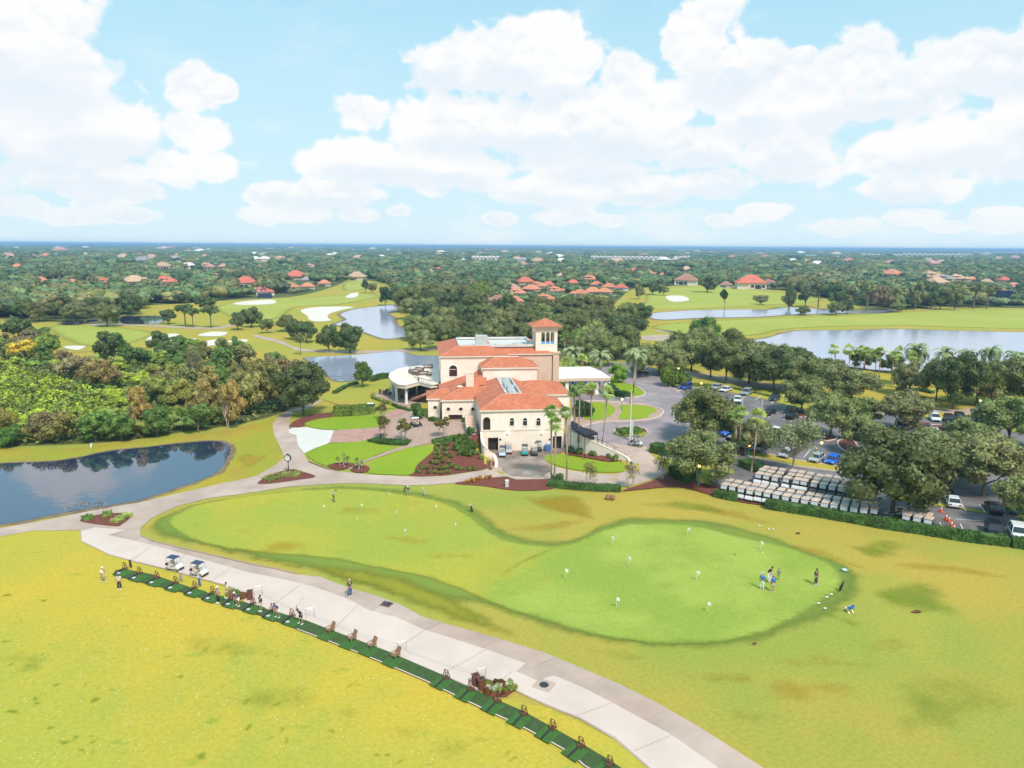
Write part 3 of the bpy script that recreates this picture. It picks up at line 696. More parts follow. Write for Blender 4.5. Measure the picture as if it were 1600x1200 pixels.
# joints in the concrete
for a, b in (((205, 876), (240, 853)), ((262, 890), (290, 868)), ((330, 909), (362, 888)), ((420, 952), (470, 914)), ((520, 985), (560, 946)), ((610, 1022), (663, 986)), ((690, 1055), (760, 1016)), ((770, 1078), (800, 1050)), ((900, 1120), (955, 1100)), ((990, 1175), (1050, 1150)),
             ((537, 934), (560, 925)), ((578, 955), (610, 940)), ((663, 985), (690, 973)), ((752, 1013), (780, 1000)), ((840, 1040), (870, 1028)), ((920, 1075), (945, 1060)), ((1010, 1125), (1040, 1108))):
    A, B = Vector(G(*a)[:2]), Vector(G(*b)[:2]); d = (B - A).normalized(); n = Vector((-d.y, d.x)) * .035
    sheet('path_joint', None, 4, 'joint', world=[tuple(A + n), tuple(A - n), tuple(B - n), tuple(B + n)])

def kerb(px, w=.28, h=.13, closed=True, smooth=True):
    P = [Vector(p) for p in (catmull([tuple(G(*p))[:2] for p in px]) if smooth else [tuple(G(*p))[:2] for p in px])]
    n = len(P); vs, fs = [], []
    for i in range(n):
        d = (P[(i + 1) % n] - P[i - 1]).normalized(); s_ = Vector((-d.y, d.x)) * w / 2; z = H(*P[i])
        a, b = P[i] + s_, P[i] - s_
        vs += [(a.x, a.y, z - .1), (a.x, a.y, z + h + .12), (b.x, b.y, z + h + .12), (b.x, b.y, z - .1)]
    for i in range(n):
        j = (i + 1) % n
        for k in range(3): fs.append((4 * i + k, 4 * i + k + 1, 4 * j + k + 1, 4 * j + k))
    me = bpy.data.meshes.new('kerb'); me.from_pydata(vs, [], fs); me.materials.append(M['pale']); tag(link('kerb', me), kind='structure')


kerb([(931, 627), (970, 630), (1009, 633), (1030, 639), (1036, 646), (1022, 655), (985, 659), (943, 660), (917, 665), (897, 670), (893, 655), (907, 630)])
kerb([(958, 620), (952, 600), (957, 586), (973, 597), (994, 604), (1007, 614), (1004, 619), (985, 622)])
kerb([(986 + 26 * math.cos(t), 676 + 8.6 * math.sin(t)) for t in np.linspace(0, 2 * PI, 14, endpoint=False)])
kerb([(1033, 597), (1040, 601), (1050, 608), (1060, 611), (1075, 606), (1066, 598), (1048, 593)])
kerb([(1163, 702), (1240, 719), (1312, 730), (1316, 739), (1240, 729), (1165, 713)], smooth=False)
for P in ([(1383, 803), (1400, 800), (1398, 795), (1412, 795), (1412, 802), (1395, 806)], [(1450, 668), (1462, 665), (1480, 668), (1486, 676), (1470, 680), (1455, 676)], [(1310, 690), (1330, 688), (1340, 700), (1325, 706), (1312, 700)], [(1225, 642), (1262, 643), (1262, 652), (1230, 651)], [(1280, 684), (1300, 680), (1308, 686), (1290, 690)]): kerb(P)

sheet('mulch_bed', [(750, 684), (756, 700), (769, 716), (776, 724), (777, 733), (764, 735), (758, 720), (746, 700)], 2.5, 'mulch')
sheet('path', [(891, 676), (915, 684), (938, 694), (962, 705), (982, 715), (990, 724), (1002, 718), (985, 695), (955, 690), (930, 682), (905, 670)], 1.5, 'path', smooth=False)
sheet('pavement', [(880, 700), (884, 640), (900, 640), (912, 676), (892, 684)], 1.2, 'terr', smooth=False)
# ------------------------------------------------------------------ vegetation
def quads_mesh(name, P, Nn, size, rng, mats, extra=None, aspect=1.0, jit=0.7, smooth=False):
    """leaf-sized faces at points P, roughly facing Nn; extra = MB with more faces (same material)"""
    n = len(P)
    Nn = Nn + rng.normal(0, jit, (n, 3)); Nn /= np.linalg.norm(Nn, axis=1)[:, None] + 1e-9
    t = np.cross(Nn, rng.normal(0, 1, (n, 3))); t /= np.linalg.norm(t, axis=1)[:, None] + 1e-9
    b = np.cross(Nn, t)
    s = (size * rng.uniform(.6, 1.35, n))[:, None]
    a = s * aspect
    v = np.stack([P - t * s * .5 - b * a * .2, P + b * a * -.5, P + t * s * .5 + b * a * .1, P + b * a * .55 - t * s * .1], 1).reshape(-1, 3)
    vs = v.tolist(); fs = [(4 * i, 4 * i + 1, 4 * i + 2, 4 * i + 3) for i in range(n)]
    if extra:
        o = len(vs); vs += extra.v; fs += [tuple(i + o for i in f) for f in extra.f]
    me = bpy.data.meshes.new(name); me.from_pydata(vs, [], fs); me.materials.append(mats); me.update()
    return me


def sphere_pts(rng, n, up=0.25):
    d = rng.normal(0, 1, (n, 3)); d[:, 2] += up
    return d / np.linalg.norm(d, axis=1)[:, None]


def make_tree(name, seed, rx=6.0, zc=6.2, rz=3.6, nl=16, per=120, ls=.62, lobe=(.30, .46), inner=.80, trunk_r=.34, limbs=7, low=-.25, multi=1, bark='trunk'):
    rng = np.random.default_rng(seed); pr = random.Random(seed)
    C, Rr = [], []
    while len(C) < nl:
        d = sphere_pts(rng, 1, .35)[0]
        if d[2] < low: continue
        k = pr.uniform(.45, .80) if len(C) > nl // 5 else pr.uniform(.0, .4)
        c = np.array([d[0] * rx * k, d[1] * rx * k, zc + d[2] * rz * k])
        C.append(c); Rr.append(rx * pr.uniform(*lobe))
    P, Nn = [], []
    ex = MB()
    for c, r in zip(C, Rr):
        d = sphere_pts(rng, per, .3)
        sq = np.array([1, 1, min(1, rz / rx * 1.25)])
        P.append(c + d * sq * r * rng.uniform(.78, 1.08, (per, 1))); Nn.append(d)
        if inner: ex.ball(c, (r * inner, r * inner, r * inner * sq[2]), 9, 6, 0, .16, pr)
    crown = quads_mesh(name + '_crown', np.concatenate(P), np.concatenate(Nn), ls, rng, M['leaf'], ex)
    tb = MB()
    zb = max(.6, zc - rz * .75)
    for k in range(multi):
        a = 2 * PI * k / max(1, multi) + pr.random()
        bx, by = (0, 0) if multi == 1 else (.25 * math.cos(a), .25 * math.sin(a))
        tx, ty = bx * 4, by * 4
        tb.tube([(bx, by, -.3), (bx * 1.3, by * 1.3, zb * .5), (tx, ty, zb)], [trunk_r * 1.25, trunk_r * .9, trunk_r * .7], 8, 0, False)
        for c in C[k::multi][:max(2, limbs // multi)]:
            m_ = np.array([tx, ty, zb]) * .45 + c * .55 + np.array([0, 0, -.5])
            tb.tube([(tx, ty, zb - .1), tuple(m_), tuple(c)], [trunk_r * .6, trunk_r * .35, trunk_r * .12], 5, 0, False)
    return (tb.mesh(name + '_trunk', M[bark], True), crown, 2 * rx, zc + rz)


TREES = {
    'oak': [make_tree('oak', 10 + i, zc=4.9, rz=4.1, nl=40, per=165, ls=.34, lobe=(.17, .31), low=-.85, inner=.70, trunk_r=.24) for i in range(5)],
    'oakthin': [make_tree('oakthin', 30 + i, zc=5.6, nl=34, per=100, ls=.32, lobe=(.17, .28), inner=0, low=-.5, limbs=22, trunk_r=.2, bark='palebark') for i in range(2)],
    'round': [make_tree('round', 40 + i, rx=3.0, zc=3.4, rz=2.9, nl=18, per=90, ls=.34, lobe=(.28, .44), low=-.8, trunk_r=.2) for i in range(3)],
    'wild': [make_tree('wild', 50 + i, rx=3.4, zc=4.6, rz=4.0, nl=22, per=85, ls=.40, lobe=(.22, .38), low=-.9, inner=.72, trunk_r=.18) for i in range(5)],
    'pine': [make_tree('pine', 60 + i, rx=3.2, zc=8.6, rz=3.0, nl=13, per=80, ls=.5, lobe=(.26, .42), low=-.1, trunk_r=.2, inner=.7) for i in range(2)],
    'bare': [make_tree('bare', 70 + i, rx=3.2, zc=4.2, rz=3.2, nl=26, per=42, ls=.24, lobe=(.2, .34), inner=0, limbs=26, trunk_r=.13, multi=3, bark='palebark') for i in range(2)],
    'bush': [make_tree('bush', 80 + i, rx=3.2, zc=2.4, rz=2.2, nl=18, per=75, ls=.34, lobe=(.24, .40), low=-.9, trunk_r=.12, inner=.7) for i in range(3)],
    'myrtle': [make_tree('myrtle', 90 + i, rx=2.0, zc=3.9, rz=2.0, nl=16, per=55, ls=.3, lobe=(.26, .42), inner=.45, low=-.3, limbs=14, trunk_r=.10, multi=4, bark='palebark') for i in range(2)],
    'myrtlethin': [make_tree('myrtlethin', 95 + i, rx=2.1, zc=3.5, rz=2.0, nl=22, per=26, ls=.22, lobe=(.2, .34), inner=0, low=-.3, limbs=22, trunk_r=.08, multi=4, bark='palebark') for i in range(2)],
    'column': [make_tree('column', 98, rx=2.4, zc=5.2, rz=5.0, nl=22, per=60, ls=.5, lobe=(.34, .5), low=-1, trunk_r=.2)],
    'small': [make_tree('small', 100 + i, rx=1.0, zc=.75, rz=.75, nl=7, per=60, ls=.2, lobe=(.45, .65), low=-.8, trunk_r=.05, inner=.8) for i in range(3)],
}
_tr = random.Random(5)
TREE_LIST = []


def jit(c, r, a=.12):
    k = 1 + r.uniform(-a, a)
    return tuple(max(.005, v * k * (1 + r.uniform(-a, a) * .35)) for v in c)


def tree(kind, px, py, wpx, hpx, col, name='tree', label=None, cat='tree', group=None):
    g = G(px, py)
    ppm = FPX / ((g - CAM).dot(_f))
    t, c, w0, h0 = _tr.choice(TREES[kind])
    if kind == 'oak': wpx *= 1.1; hpx *= .95
    sw = wpx / ppm / w0; sh = hpx / ppm / h0 / .965
    o = spawn(name, [('trunk', t), ('crown', c, None, None, jit(col, _tr))], g, _tr.uniform(0, 6.28), (sw, sw, sh), label, cat, group)
    return o


def row(desc, where, items, group=None, cat='tree'):
    """items: (kind, px, py, w, h, colour, name); labels count along the row from the left"""
    items = sorted(items, key=lambda i: i[1])
    for i, it in enumerate(items):
        lab = f'{desc}, {nth(i + 1)} from the left {where}' if len(items) > 1 else f'{desc} {where}'
        tree(*it[:6], name=it[6], label=lab, cat=cat, group=group)


OAK, OAK2, OAK3, DARK = (.170, .195, .070), (.235, .250, .100), (.235, .275, .095), (.105, .140, .050)
OLIVE, BRIGHT, YG, ORANGE, YELLOW, BROWN = (.20, .20, .075), (.21, .29, .05), (.34, .42, .045), (.42, .25, .07), (.58, .40, .05), (.26, .18, .115)

tree('oak', 474, 648, 96, 84, (.115, .14, .05), 'live_oak', 'big dark live oak leaning over the cart path beside the white concrete apron')
row('spreading live oak', 'by the roundabout', [('oak', 1096, 692, 108, 92, OAK, 'live_oak'), ('oak', 1092, 757, 124, 86, OAK2, 'live_oak')], 'oaks in the car park')
tree('oakthin', 1238, 742, 112, 92, (.30, .31, .16), 'live_oak', 'thin pale open crowned oak rising behind the parked golf carts', group='oaks in the car park')
tree('oak', 1394, 803, 180, 138, (.13, .155, .06), 'live_oak', 'largest dark live oak hanging over the end of the golf cart rows', group='oaks in the car park')
row('broad live oak', 'along the right edge of the car park', [('oak', 1535, 775, 150, 100, OAK2, 'live_oak'), ('oak', 1598, 822, 100, 86, OAK3, 'live_oak')], 'oaks in the car park')
row('live oak on a mulched island', 'in the car park', [('oak', 1297, 684, 88, 76, OAK3, 'live_oak'), ('oak', 1180, 712, 72, 60, OAK2, 'live_oak'), ('oak', 1252, 645, 80, 58, OAK, 'live_oak'), ('oak', 1410, 676, 92, 66, OAK2, 'live_oak'),
     ('oak', 1352, 712, 84, 64, OAK2, 'live_oak'), ('oak', 1470, 752, 96, 66, OAK2, 'live_oak'), ('oak', 1545, 728, 90, 60, OAK3, 'live_oak'), ('oak', 1450, 726, 92, 60, OAK2, 'live_oak'), ('oak', 1512, 700, 78, 48, OAK3, 'live_oak'), ('oak', 1575, 697, 104, 82, OAK3, 'live_oak'), ('oak', 1345, 668, 60, 50, OAK3, 'live_oak')], 'oaks in the car park')
row('rounded live oak', 'behind the road beyond the car park', [('oak', 1134, 598, 84, 72, OAK, 'live_oak'), ('oak', 1208, 610, 92, 70, DARK, 'live_oak'), ('oak', 1268, 618, 86, 62, OAK, 'live_oak'), ('oak', 1330, 628, 90, 56, OAK2, 'live_oak'),
     ('oak', 1290, 596, 56, 40, DARK, 'live_oak'), ('oak', 1490, 640, 92, 90, DARK, 'live_oak'), ('oak', 1462, 628, 60, 70, OAK, 'live_oak'), ('oak', 1560, 635, 96, 78, OAK, 'live_oak'), ('oak', 1612, 640, 70, 70, DARK, 'live_oak'),
     ('oak', 1250, 590, 60, 48, DARK, 'live_oak'), ('oak', 1180, 580, 62, 50, OAK, 'live_oak'), ('oak', 1225, 572, 46, 34, OAK3, 'live_oak'), ('oak', 1350, 578, 50, 34, DARK, 'live_oak'), ('oak', 1392, 583, 40, 30, DARK, 'live_oak'), ('oak', 1170, 600, 80, 64, OAK2, 'live_oak'), ('oak', 1240, 610, 80, 60, OAK3, 'live_oak'), ('oak', 1300, 622, 84, 60, OAK2, 'live_oak'), ('oak', 1420, 618, 60, 56, OAK2, 'live_oak'), ('oak', 1525, 632, 80, 70, OAK2, 'live_oak'), ('oak', 1590, 632, 80, 70, OAK, 'live_oak'), ('oak', 1200, 592, 66, 52, OAK, 'live_oak')], 'oaks behind the car park')
row('live oak', 'between forecourt and fairway', [('oak', 1063, 572, 66, 56, OAK, 'live_oak'), ('oak', 1030, 582, 66, 52, OAK2, 'live_oak'), ('oak', 1098, 562, 60, 52, OAK2, 'live_oak'), ('oak', 1005, 590, 64, 50, OAK2, 'live_oak'), ('oak', 1110, 590, 60, 60, DARK, 'live_oak'), ('oak', 1145, 555, 50, 44, OAK, 'live_oak'),
     ('oak', 972, 562, 66, 56, OAK, 'live_oak'), ('oak', 1080, 580, 70, 54, OAK3, 'live_oak'), ('oak', 1050, 588, 60, 44, OAK2, 'live_oak'), ('oak', 950, 572, 60, 50, OAK3, 'live_oak'), ('oak', 920, 570, 56, 50, OAK2, 'live_oak'), ('oak', 935, 560, 60, 52, OAK2, 'live_oak'), ('oak', 985, 540, 56, 50, DARK, 'live_oak'), ('oak', 955, 538, 56, 44, DARK, 'live_oak')], 'oaks behind the forecourt')
tree('oak', 1100, 540, 48, 46, (.12, .20, .045), 'live_oak', 'bright green oak standing alone against the right fairway')
tree('oak', 1000, 503, 44, 30, DARK, 'live_oak', 'dark round oak at the left tip of the far right pond')
# trees dotted over the left part of the course
row('dark rounded tree', 'between the two ponds left of the clubhouse', [('round', 514, 551, 36, 44, DARK, 'shade_tree'), ('round', 547, 552, 46, 46, DARK, 'shade_tree')], 'course trees')
tree('oak', 657, 548, 46, 34, OAK2, 'shade_tree', 'small spreading tree beside the rear pond, left of the clubhouse roof')
tree('round', 567, 605, 32, 40, (.09, .15, .04), 'shade_tree', 'dense round tree on the lawn edge in front of the rear pond')
row('small dark tree', 'along the left fairway path', [('round', 463, 531, 34, 32, DARK, 'shade_tree'), ('round', 479, 536, 34, 34, DARK, 'shade_tree'), ('round', 417, 521, 24, 24, OAK, 'shade_tree'), ('round', 447, 518, 30, 26, OAK, 'shade_tree'), ('round', 372, 516, 26, 28, DARK, 'shade_tree'), ('round', 393, 512, 34, 32, DARK, 'shade_tree'), ('pine', 470, 556, 18, 34, OLIVE, 'shade_tree')], 'course trees')
row('round tree', 'beyond the left fairway', [('oak', 168, 511, 48, 38, OAK, 'shade_tree'), ('oak', 116, 503, 42, 28, OAK2, 'shade_tree'), ('oak', 62, 503, 44, 34, OLIVE, 'shade_tree'), ('round', 263, 507, 24, 24, DARK, 'shade_tree'), ('oak', 205, 492, 40, 34, DARK, 'shade_tree'), ('oak', 285, 478, 28, 20, DARK, 'shade_tree'), ('oak', 320, 486, 36, 24, DARK, 'shade_tree')], 'course trees')
row('pine with a bare lower trunk', 'by the small left pond', [('pine', 290, 511, 34, 34, (.13, .19, .06), 'pine_tree'), ('pine', 330, 513, 32, 34, (.14, .19, .07), 'pine_tree'), ('pine', 302, 512, 26, 30, (.13, .19, .06), 'pine_tree')], 'course trees')
row('tall dark tree', 'on the far end of the left fairway', [('column', 571, 458, 12, 22, DARK, 'shade_tree'), ('round', 582, 458, 16, 16, OLIVE, 'shade_tree'), ('round', 602, 478, 22, 30, (.05, .085, .03), 'shade_tree')], 'course trees')
row('lone tree', 'along the far right fairway', [('pine', 1131, 496, 16, 42, (.06, .10, .03), 'shade_tree'), ('oak', 1188, 476, 26, 16, OAK2, 'shade_tree'), ('round', 1233, 486, 20, 38, DARK, 'shade_tree'), ('oak', 1255, 493, 24, 16, OAK, 'shade_tree'), ('oak', 1305, 493, 30, 22, OAK2, 'shade_tree'), ('oak', 1322, 491, 24, 24, DARK, 'shade_tree'), ('oak', 1402, 488, 26, 16, OAK2, 'shade_tree'), ('round', 1105, 457, 34, 26, DARK, 'shade_tree'), ('round', 1020, 461, 24, 22, DARK, 'shade_tree'), ('round', 1036, 462, 18, 18, OLIVE, 'shade_tree'), ('round', 998, 468, 18, 24, OLIVE, 'shade_tree')], 'course trees')
rb = random.Random(31)
row('tall olive tree at the wood edge', 'beyond the right fairway', [(rb.choice(['wild', 'wild', 'oak', 'pine']), 1232 + 24 * i + rb.uniform(-6, 6), 483 + (3 if i < 9 else 0) + rb.uniform(-2, 2) - (4 if i < 3 else 0), rb.uniform(26, 38), rb.uniform(32, 46), jit(rb.choice([(.24, .25, .09), (.20, .21, .09), (.27, .27, .09), (.13, .18, .07), (.10, .16, .06), (.22, .17, .10)]), rb), 'edge_tree') for i in range(14)], 'trees at the far wood edge')
row('tall mixed tree at the wood edge', 'beyond the left fairway', [(rb.choice(['wild', 'wild', 'oak']), 8 + 24 * i + rb.uniform(-6, 6), 497 - (6 if i > 6 else 0) + rb.uniform(-3, 2), rb.uniform(28, 42), rb.uniform(26, 38), jit(rb.choice([(.16, .20, .07), (.20, .21, .09), (.12, .17, .06), (.24, .23, .10)]), rb), 'edge_tree') for i in range(9)], 'trees at the far wood edge')
# crape myrtles in the garden and drive
row('crape myrtle with pale forked stems', 'in the clubhouse garden', [('myrtle', 600, 687, 27, 36, (.16, .155, .04), 'crape_myrtle'), ('myrtle', 631, 690, 27, 36, (.18, .16, .045), 'crape_myrtle'), ('myrtle', 692, 684, 27, 34, (.19, .155, .045), 'crape_myrtle'), ('myrtle', 598, 655, 22, 26, (.17, .15, .05), 'crape_myrtle')], 'crape myrtles')
row('nearly leafless crape myrtle', 'along the curved service drive', [('myrtlethin', 924, 763, 38, 40, (.22, .19, .06), 'crape_myrtle'), ('myrtlethin', 985, 763, 34, 40, (.27, .22, .11), 'crape_myrtle'), ('myrtlethin', 1034, 750, 34, 38, (.22, .21, .07), 'crape_myrtle'), ('myrtlethin', 1326, 704, 26, 32, (.38, .24, .08), 'crape_myrtle')], 'crape myrtles')
tree('round', 967, 598, 34, 30, (.17, .30, .045), 'shade_tree', 'bright green rounded tree at the end of the white entrance canopy')
# trees behind the clubhouse
items = []
rb = random.Random(21)
for yb, x0, x1, st in ((545, 690, 960, 26), (530, 650, 1000, 27), (514, 655, 1000, 26), (501, 640, 945, 25), (488, 630, 775, 25), (477, 622, 765, 24)):
    x = x0 + rb.uniform(0, 10)
    while x < x1:
        w = rb.uniform(38, 56) * (yb / 530) ** 1.4
        items.append(('oak', x, yb + rb.uniform(-4, 4), w, w * rb.uniform(.70, .95), rb.choice([OAK, OAK, OAK2, OAK2, DARK, OLIVE, OAK3]), 'live_oak'))
        x += st * rb.uniform(.75, 1.25)
items.append(('oak', 750, 484, 40, 44, (.20, .27, .06), 'live_oak'))
row('live oak in the wood', 'behind the clubhouse', items, 'oaks behind the clubhouse')
tree('bare', 762, 512, 26, 30, (.18, .14, .11), 'bare_tree', 'leafless greyish pink tree among the oaks behind the clubhouse')

# the wild thicket on the left
THK = [(-90, 545), (0, 540), (40, 530), (62, 540), (100, 565), (200, 566), (300, 566), (380, 570), (430, 574), (470, 592), (480, 625), (440, 645), (400, 657), (340, 668), (280, 676), (200, 688), (120, 694), (0, 698), (-90, 702)]
THKa = np.array(THK)
VINE = np.array([(-60, 585), (20, 575), (75, 590), (135, 605), (165, 632), (130, 655), (60, 660), (-60, 668)])
manual = [('wild', 40, 565, 46, 34, YELLOW), ('wild', 30, 540, 56, 44, DARK), ('wild', 70, 545, 40, 34, DARK), ('bush', 118, 590, 62, 34, BROWN), ('bush', 158, 608, 64, 44, (0.3, 0.195, 0.068)), ('bare', 305, 604, 34, 60, (.20, .16, .12)), ('wild', 185, 556, 36, 38, (.09, .16, .04)), ('wild', 250, 556, 38, 40, DARK), ('wild', 285, 570, 60, 46, (0.09, 0.165, 0.042)),
          ('wild', 370, 668, 40, 78, ORANGE), ('bare', 356, 668, 30, 70, (.34, .24, .08)), ('wild', 222, 668, 42, 66, (0.48, 0.285, 0.075)), ('wild', 330, 650, 56, 66, (0.36, 0.255, 0.075)), ('wild', 285, 655, 50, 64, (0.255, 0.247, 0.06)), ('bush', 70, 690, 66, 48, (.19, .14, .07)), ('bush', 100, 690, 60, 46, (.23, .165, .05)), ('bush', 8, 688, 40, 52, (.30, .26, .04)),
          ('wild', 395, 650, 48, 74, (0.285, 0.247, 0.075)), ('wild', 420, 640, 46, 74, (0.195, 0.18, 0.06)), ('wild', 150, 690, 54, 48, (0.12, 0.195, 0.045)), ('wild', 190, 689, 46, 44, (0.112, 0.188, 0.045)), ('wild', 245, 683, 52, 46, (0.105, 0.18, 0.042)), ('wild', 310, 676, 52, 46, (0.112, 0.18, 0.045)), ('bush', 20, 697, 50, 34, (0.09, 0.18, 0.038)), ('wild', 440, 640, 40, 60, OLIVE), ('wild', 345, 600, 50, 60, (0.128, 0.195, 0.053)), ('wild', 380, 592, 50, 56, OLIVE), ('wild', 350, 560, 30, 34, OAK), ('wild', 372, 566, 30, 40, (0.105, 0.165, 0.045))]
it2 = [m + ('wild_tree',) for m in manual]
k = 0
pts = [(m[1], m[2]) for m in manual]
rt = random.Random(11)
while k < 128:
    px, py = rt.uniform(-70, 480), rt.uniform(530, 700)
    if poly_sd(np.array([px]), np.array([py]), THKa)[0] > -2: continue
    inv = poly_sd(np.array([px]), np.array([py]), VINE)[0] < 0
    s = (py - 384) / 290
    if inv or (px < 150 and 575 < py < 684 and rt.random() < .75): continue
    dmin = min(math.hypot((px - a) / 1.0, (py - b) * 1.9) for a, b in pts)
    if dmin < 17 * s + 4: k += .03; continue
    pts.append((px, py)); k += 1
    x = px + rt.uniform(-60, 60)
    low = px < 240 and py > 572
    if py < 590: c = rt.choice([DARK, OAK, (0.105, 0.18, 0.045), (0.15, 0.24, 0.045), BRIGHT, BROWN] if x < 260 else [OAK, (0.105, 0.173, 0.045), OLIVE, (0.128, 0.195, 0.053)])
    elif x < 190: c = rt.choice([YG, BRIGHT, (0.255, 0.33, 0.045), (0.135, 0.21, 0.045), OLIVE])
    elif x < 300: c = rt.choice([(0.12, 0.195, 0.045), OLIVE, (0.225, 0.24, 0.06), BRIGHT, (0.3, 0.24, 0.075)])
    else: c = rt.choice([OLIVE, (0.24, 0.225, 0.068), (0.33, 0.247, 0.075), (0.15, 0.195, 0.053), BROWN])
    w = rt.uniform(40, 66) * s; kind = rt.choice(['wild', 'wild', 'bush'])
    if low: kind = 'bush'; w *= .8; c = rt.choice([YG, YG, BRIGHT, (.27, .34, .05), (.30, .33, .07), OLIVE])
    it2.append((kind, px, py, w, w * (rt.uniform(.9, 1.25) if kind == 'wild' else .5 if low else .75), c, 'wild_tree'))
named = {YELLOW: 'golden yellow wild tree', ORANGE: 'orange leaved wild tree', BROWN: 'brownish bare wild tree', DARK: 'dark green wild tree', OAK: 'deep green wild tree', BRIGHT: 'bright green wild tree', OLIVE: 'olive green wild tree', YG: 'yellow green wild tree'}
byc = {}
for it in it2:
    c = it[5]
    d = named.get(c)
    if not d:
        d = 'rusty tan wild tree' if c[0] > c[1] * 1.25 else ('tawny wild tree' if c[0] > c[1] else 'mid green wild tree')
    byc.setdefault(d, []).append(it)
def mute(c):      # autumn tints are faint in the photograph
    k = .5 if c[0] > c[1] * 1.12 and c != YELLOW else 0
    return tuple(min(.6, (v * (1 - k) + o * k) * 1.2) for v, o in zip(c, (.21, .205, .075)))
byc = {d: [(*i[:5], mute(i[5]), i[6]) for i in its] for d, its in byc.items()}
for d, its in byc.items(): row(d, 'in the thicket', its, 'wild trees in the thicket')


def tint_mesh(name, V, F, T, matr):
    me = bpy.data.meshes.new(name)
    me.vertices.add(len(V)); me.vertices.foreach_set('co', np.asarray(V, np.float32).ravel())
    k = F.shape[1]
    me.loops.add(F.size); me.loops.foreach_set('vertex_index', F.astype(np.int32).ravel())
    me.polygons.add(len(F)); me.polygons.foreach_set('loop_start', np.arange(0, F.size, k, dtype=np.int32))
    me.update(calc_edges=True)
    a = me.attributes.new('tint', 'FLOAT_COLOR', 'POINT')
    a.data.foreach_set('color', np.concatenate([np.asarray(T, np.float32), np.ones((len(V), 1), np.float32)], 1).ravel())
    me.materials.append(matr)
    return me


def leaf_field(name, P, Nn, size, tint, seed, label=None, parent=None, kind='stuff', jitn=.6):
    rng = np.random.default_rng(seed); n = len(P)
    Nn = Nn + rng.normal(0, jitn, (n, 3)); Nn /= np.linalg.norm(Nn, axis=1)[:, None]
    t = np.cross(Nn, rng.normal(0, 1, (n, 3))); t /= np.linalg.norm(t, axis=1)[:, None] + 1e-9; b = np.cross(Nn, t)
    s = (size * rng.uniform(.6, 1.4, n))[:, None]
    v = np.stack([P - t * s * .5, P - b * s * .5, P + t * s * .5, P + b * s * .5], 1).reshape(-1, 3)
    F = np.arange(4 * n).reshape(-1, 4)
    o = link(name, tint_mesh(name, v, F, np.repeat(tint, 4, 0), M['woods']), parent)
    return o


def scatter_poly(px_poly, n, rng):
    A = np.array([tuple(G(a, b))[:2] for a, b in px_poly])
    lo, hi = A.min(0), A.max(0); out = np.zeros((0, 2))
    while len(out) < n:
        q = rng.uniform(lo, hi, (n * 2, 2)); out = np.concatenate([out, q[poly_sd(q[:, 0], q[:, 1], A) < 0]])
    return out[:n]


def undergrowth(name, poly, n, hmax, cols, size, seed, sc=.18):
    rng = np.random.default_rng(seed)
    q = scatter_poly(poly, n, rng)
    a = rng.uniform(0, 6.28, 24); fr = rng.uniform(.06, .35, 24)
    hh = sum(np.sin((q[:, 0] * np.cos(t) + q[:, 1] * np.sin(t)) * f_ * 6.28 * sc * 4 + t * 7) for t, f_ in zip(a, fr)) / 24 ** .5
    hh = np.clip(.5 + .35 * hh, .08, 1.2) * hmax
    z = HV(q[:, 0], q[:, 1]) + hh * rng.uniform(.55, 1.05, n)
    P = np.stack([q[:, 0], q[:, 1], z], 1)
    cc = np.array(cols)
    w = np.clip(.5 + .4 * sum(np.sin((q[:, 0] * np.cos(t) + q[:, 1] * np.sin(t)) * f_ * 3 + t * 3) for t, f_ in zip(a[:9], fr[:9])) / 3 + rng.normal(0, .15, n), 0, .999) * (len(cols) - 1)
    i = w.astype(int); f_ = (w - i)[:, None]
    T = (cc[i] * (1 - f_) + cc[i + 1] * f_) * rng.uniform(.7, 1.25, (n, 1))
    return tag(leaf_field(name, P, np.tile([0, 0, 1.0], (n, 1)), size, T, seed, jitn=.5), kind='stuff')


undergrowth('undergrowth', THK, 20000, 2.6, [(.10, .15, .04), (.16, .21, .05), (.22, .21, .07)], .7, 4)
undergrowth('undergrowth', [tuple(p) for p in VINE], 12000, 2.2, [(.25, .34, .035), (.42, .50, .05), (.34, .42, .045)], .55, 5)
undergrowth('reeds', [(95, 803), (105, 790), (140, 783), (165, 785), (172, 794), (140, 799)], 200, .55, [(.45, .26, .16), (.55, .38, .26)], .16, 6)
sheet('woodland_ground', THK, 2, 'floor')

# ------------------------------------------------------------------ palms
def fan_crown(seed, n=30):
    r = random.Random(seed); m = MB()
    for i in range(n):
        el = R(r.uniform(-38, 85)); az = r.uniform(0, 6.28)
        d = Vector((math.cos(el) * math.cos(az), math.cos(el) * math.sin(az), math.sin(el)))
        side = d.cross(Vector((0, 0, 1))); side.normalize(); up = side.cross(d)
        L0 = r.uniform(.55, .8); c = d * L0
        m.add([Vector((0, 0, 0)), c + side * .02, c - side * .02], [(0, 1, 2)])
        k = 9; rad = r.uniform(.62, .85)
        for j in range(k):
            t0 = R(-105 + 210 * j / k); t1 = R(-105 + 210 * (j + .8) / k); tm = (t0 + t1) / 2
            a = c + (d * math.cos(t0) + side * math.sin(t0)) * rad * .55 + up * .03
            b = c + (d * math.cos(t1) + side * math.sin(t1)) * rad * .55 + up * .03
            e = c + (d * math.cos(tm) + side * math.sin(tm)) * rad - Vector((0, 0, .22 * rad)) * r.uniform(.5, 1.5)
            m.add([c, a, e, b], [(0, 1, 2, 3)])
    return m.mesh('fan_crown', M['leaf'])


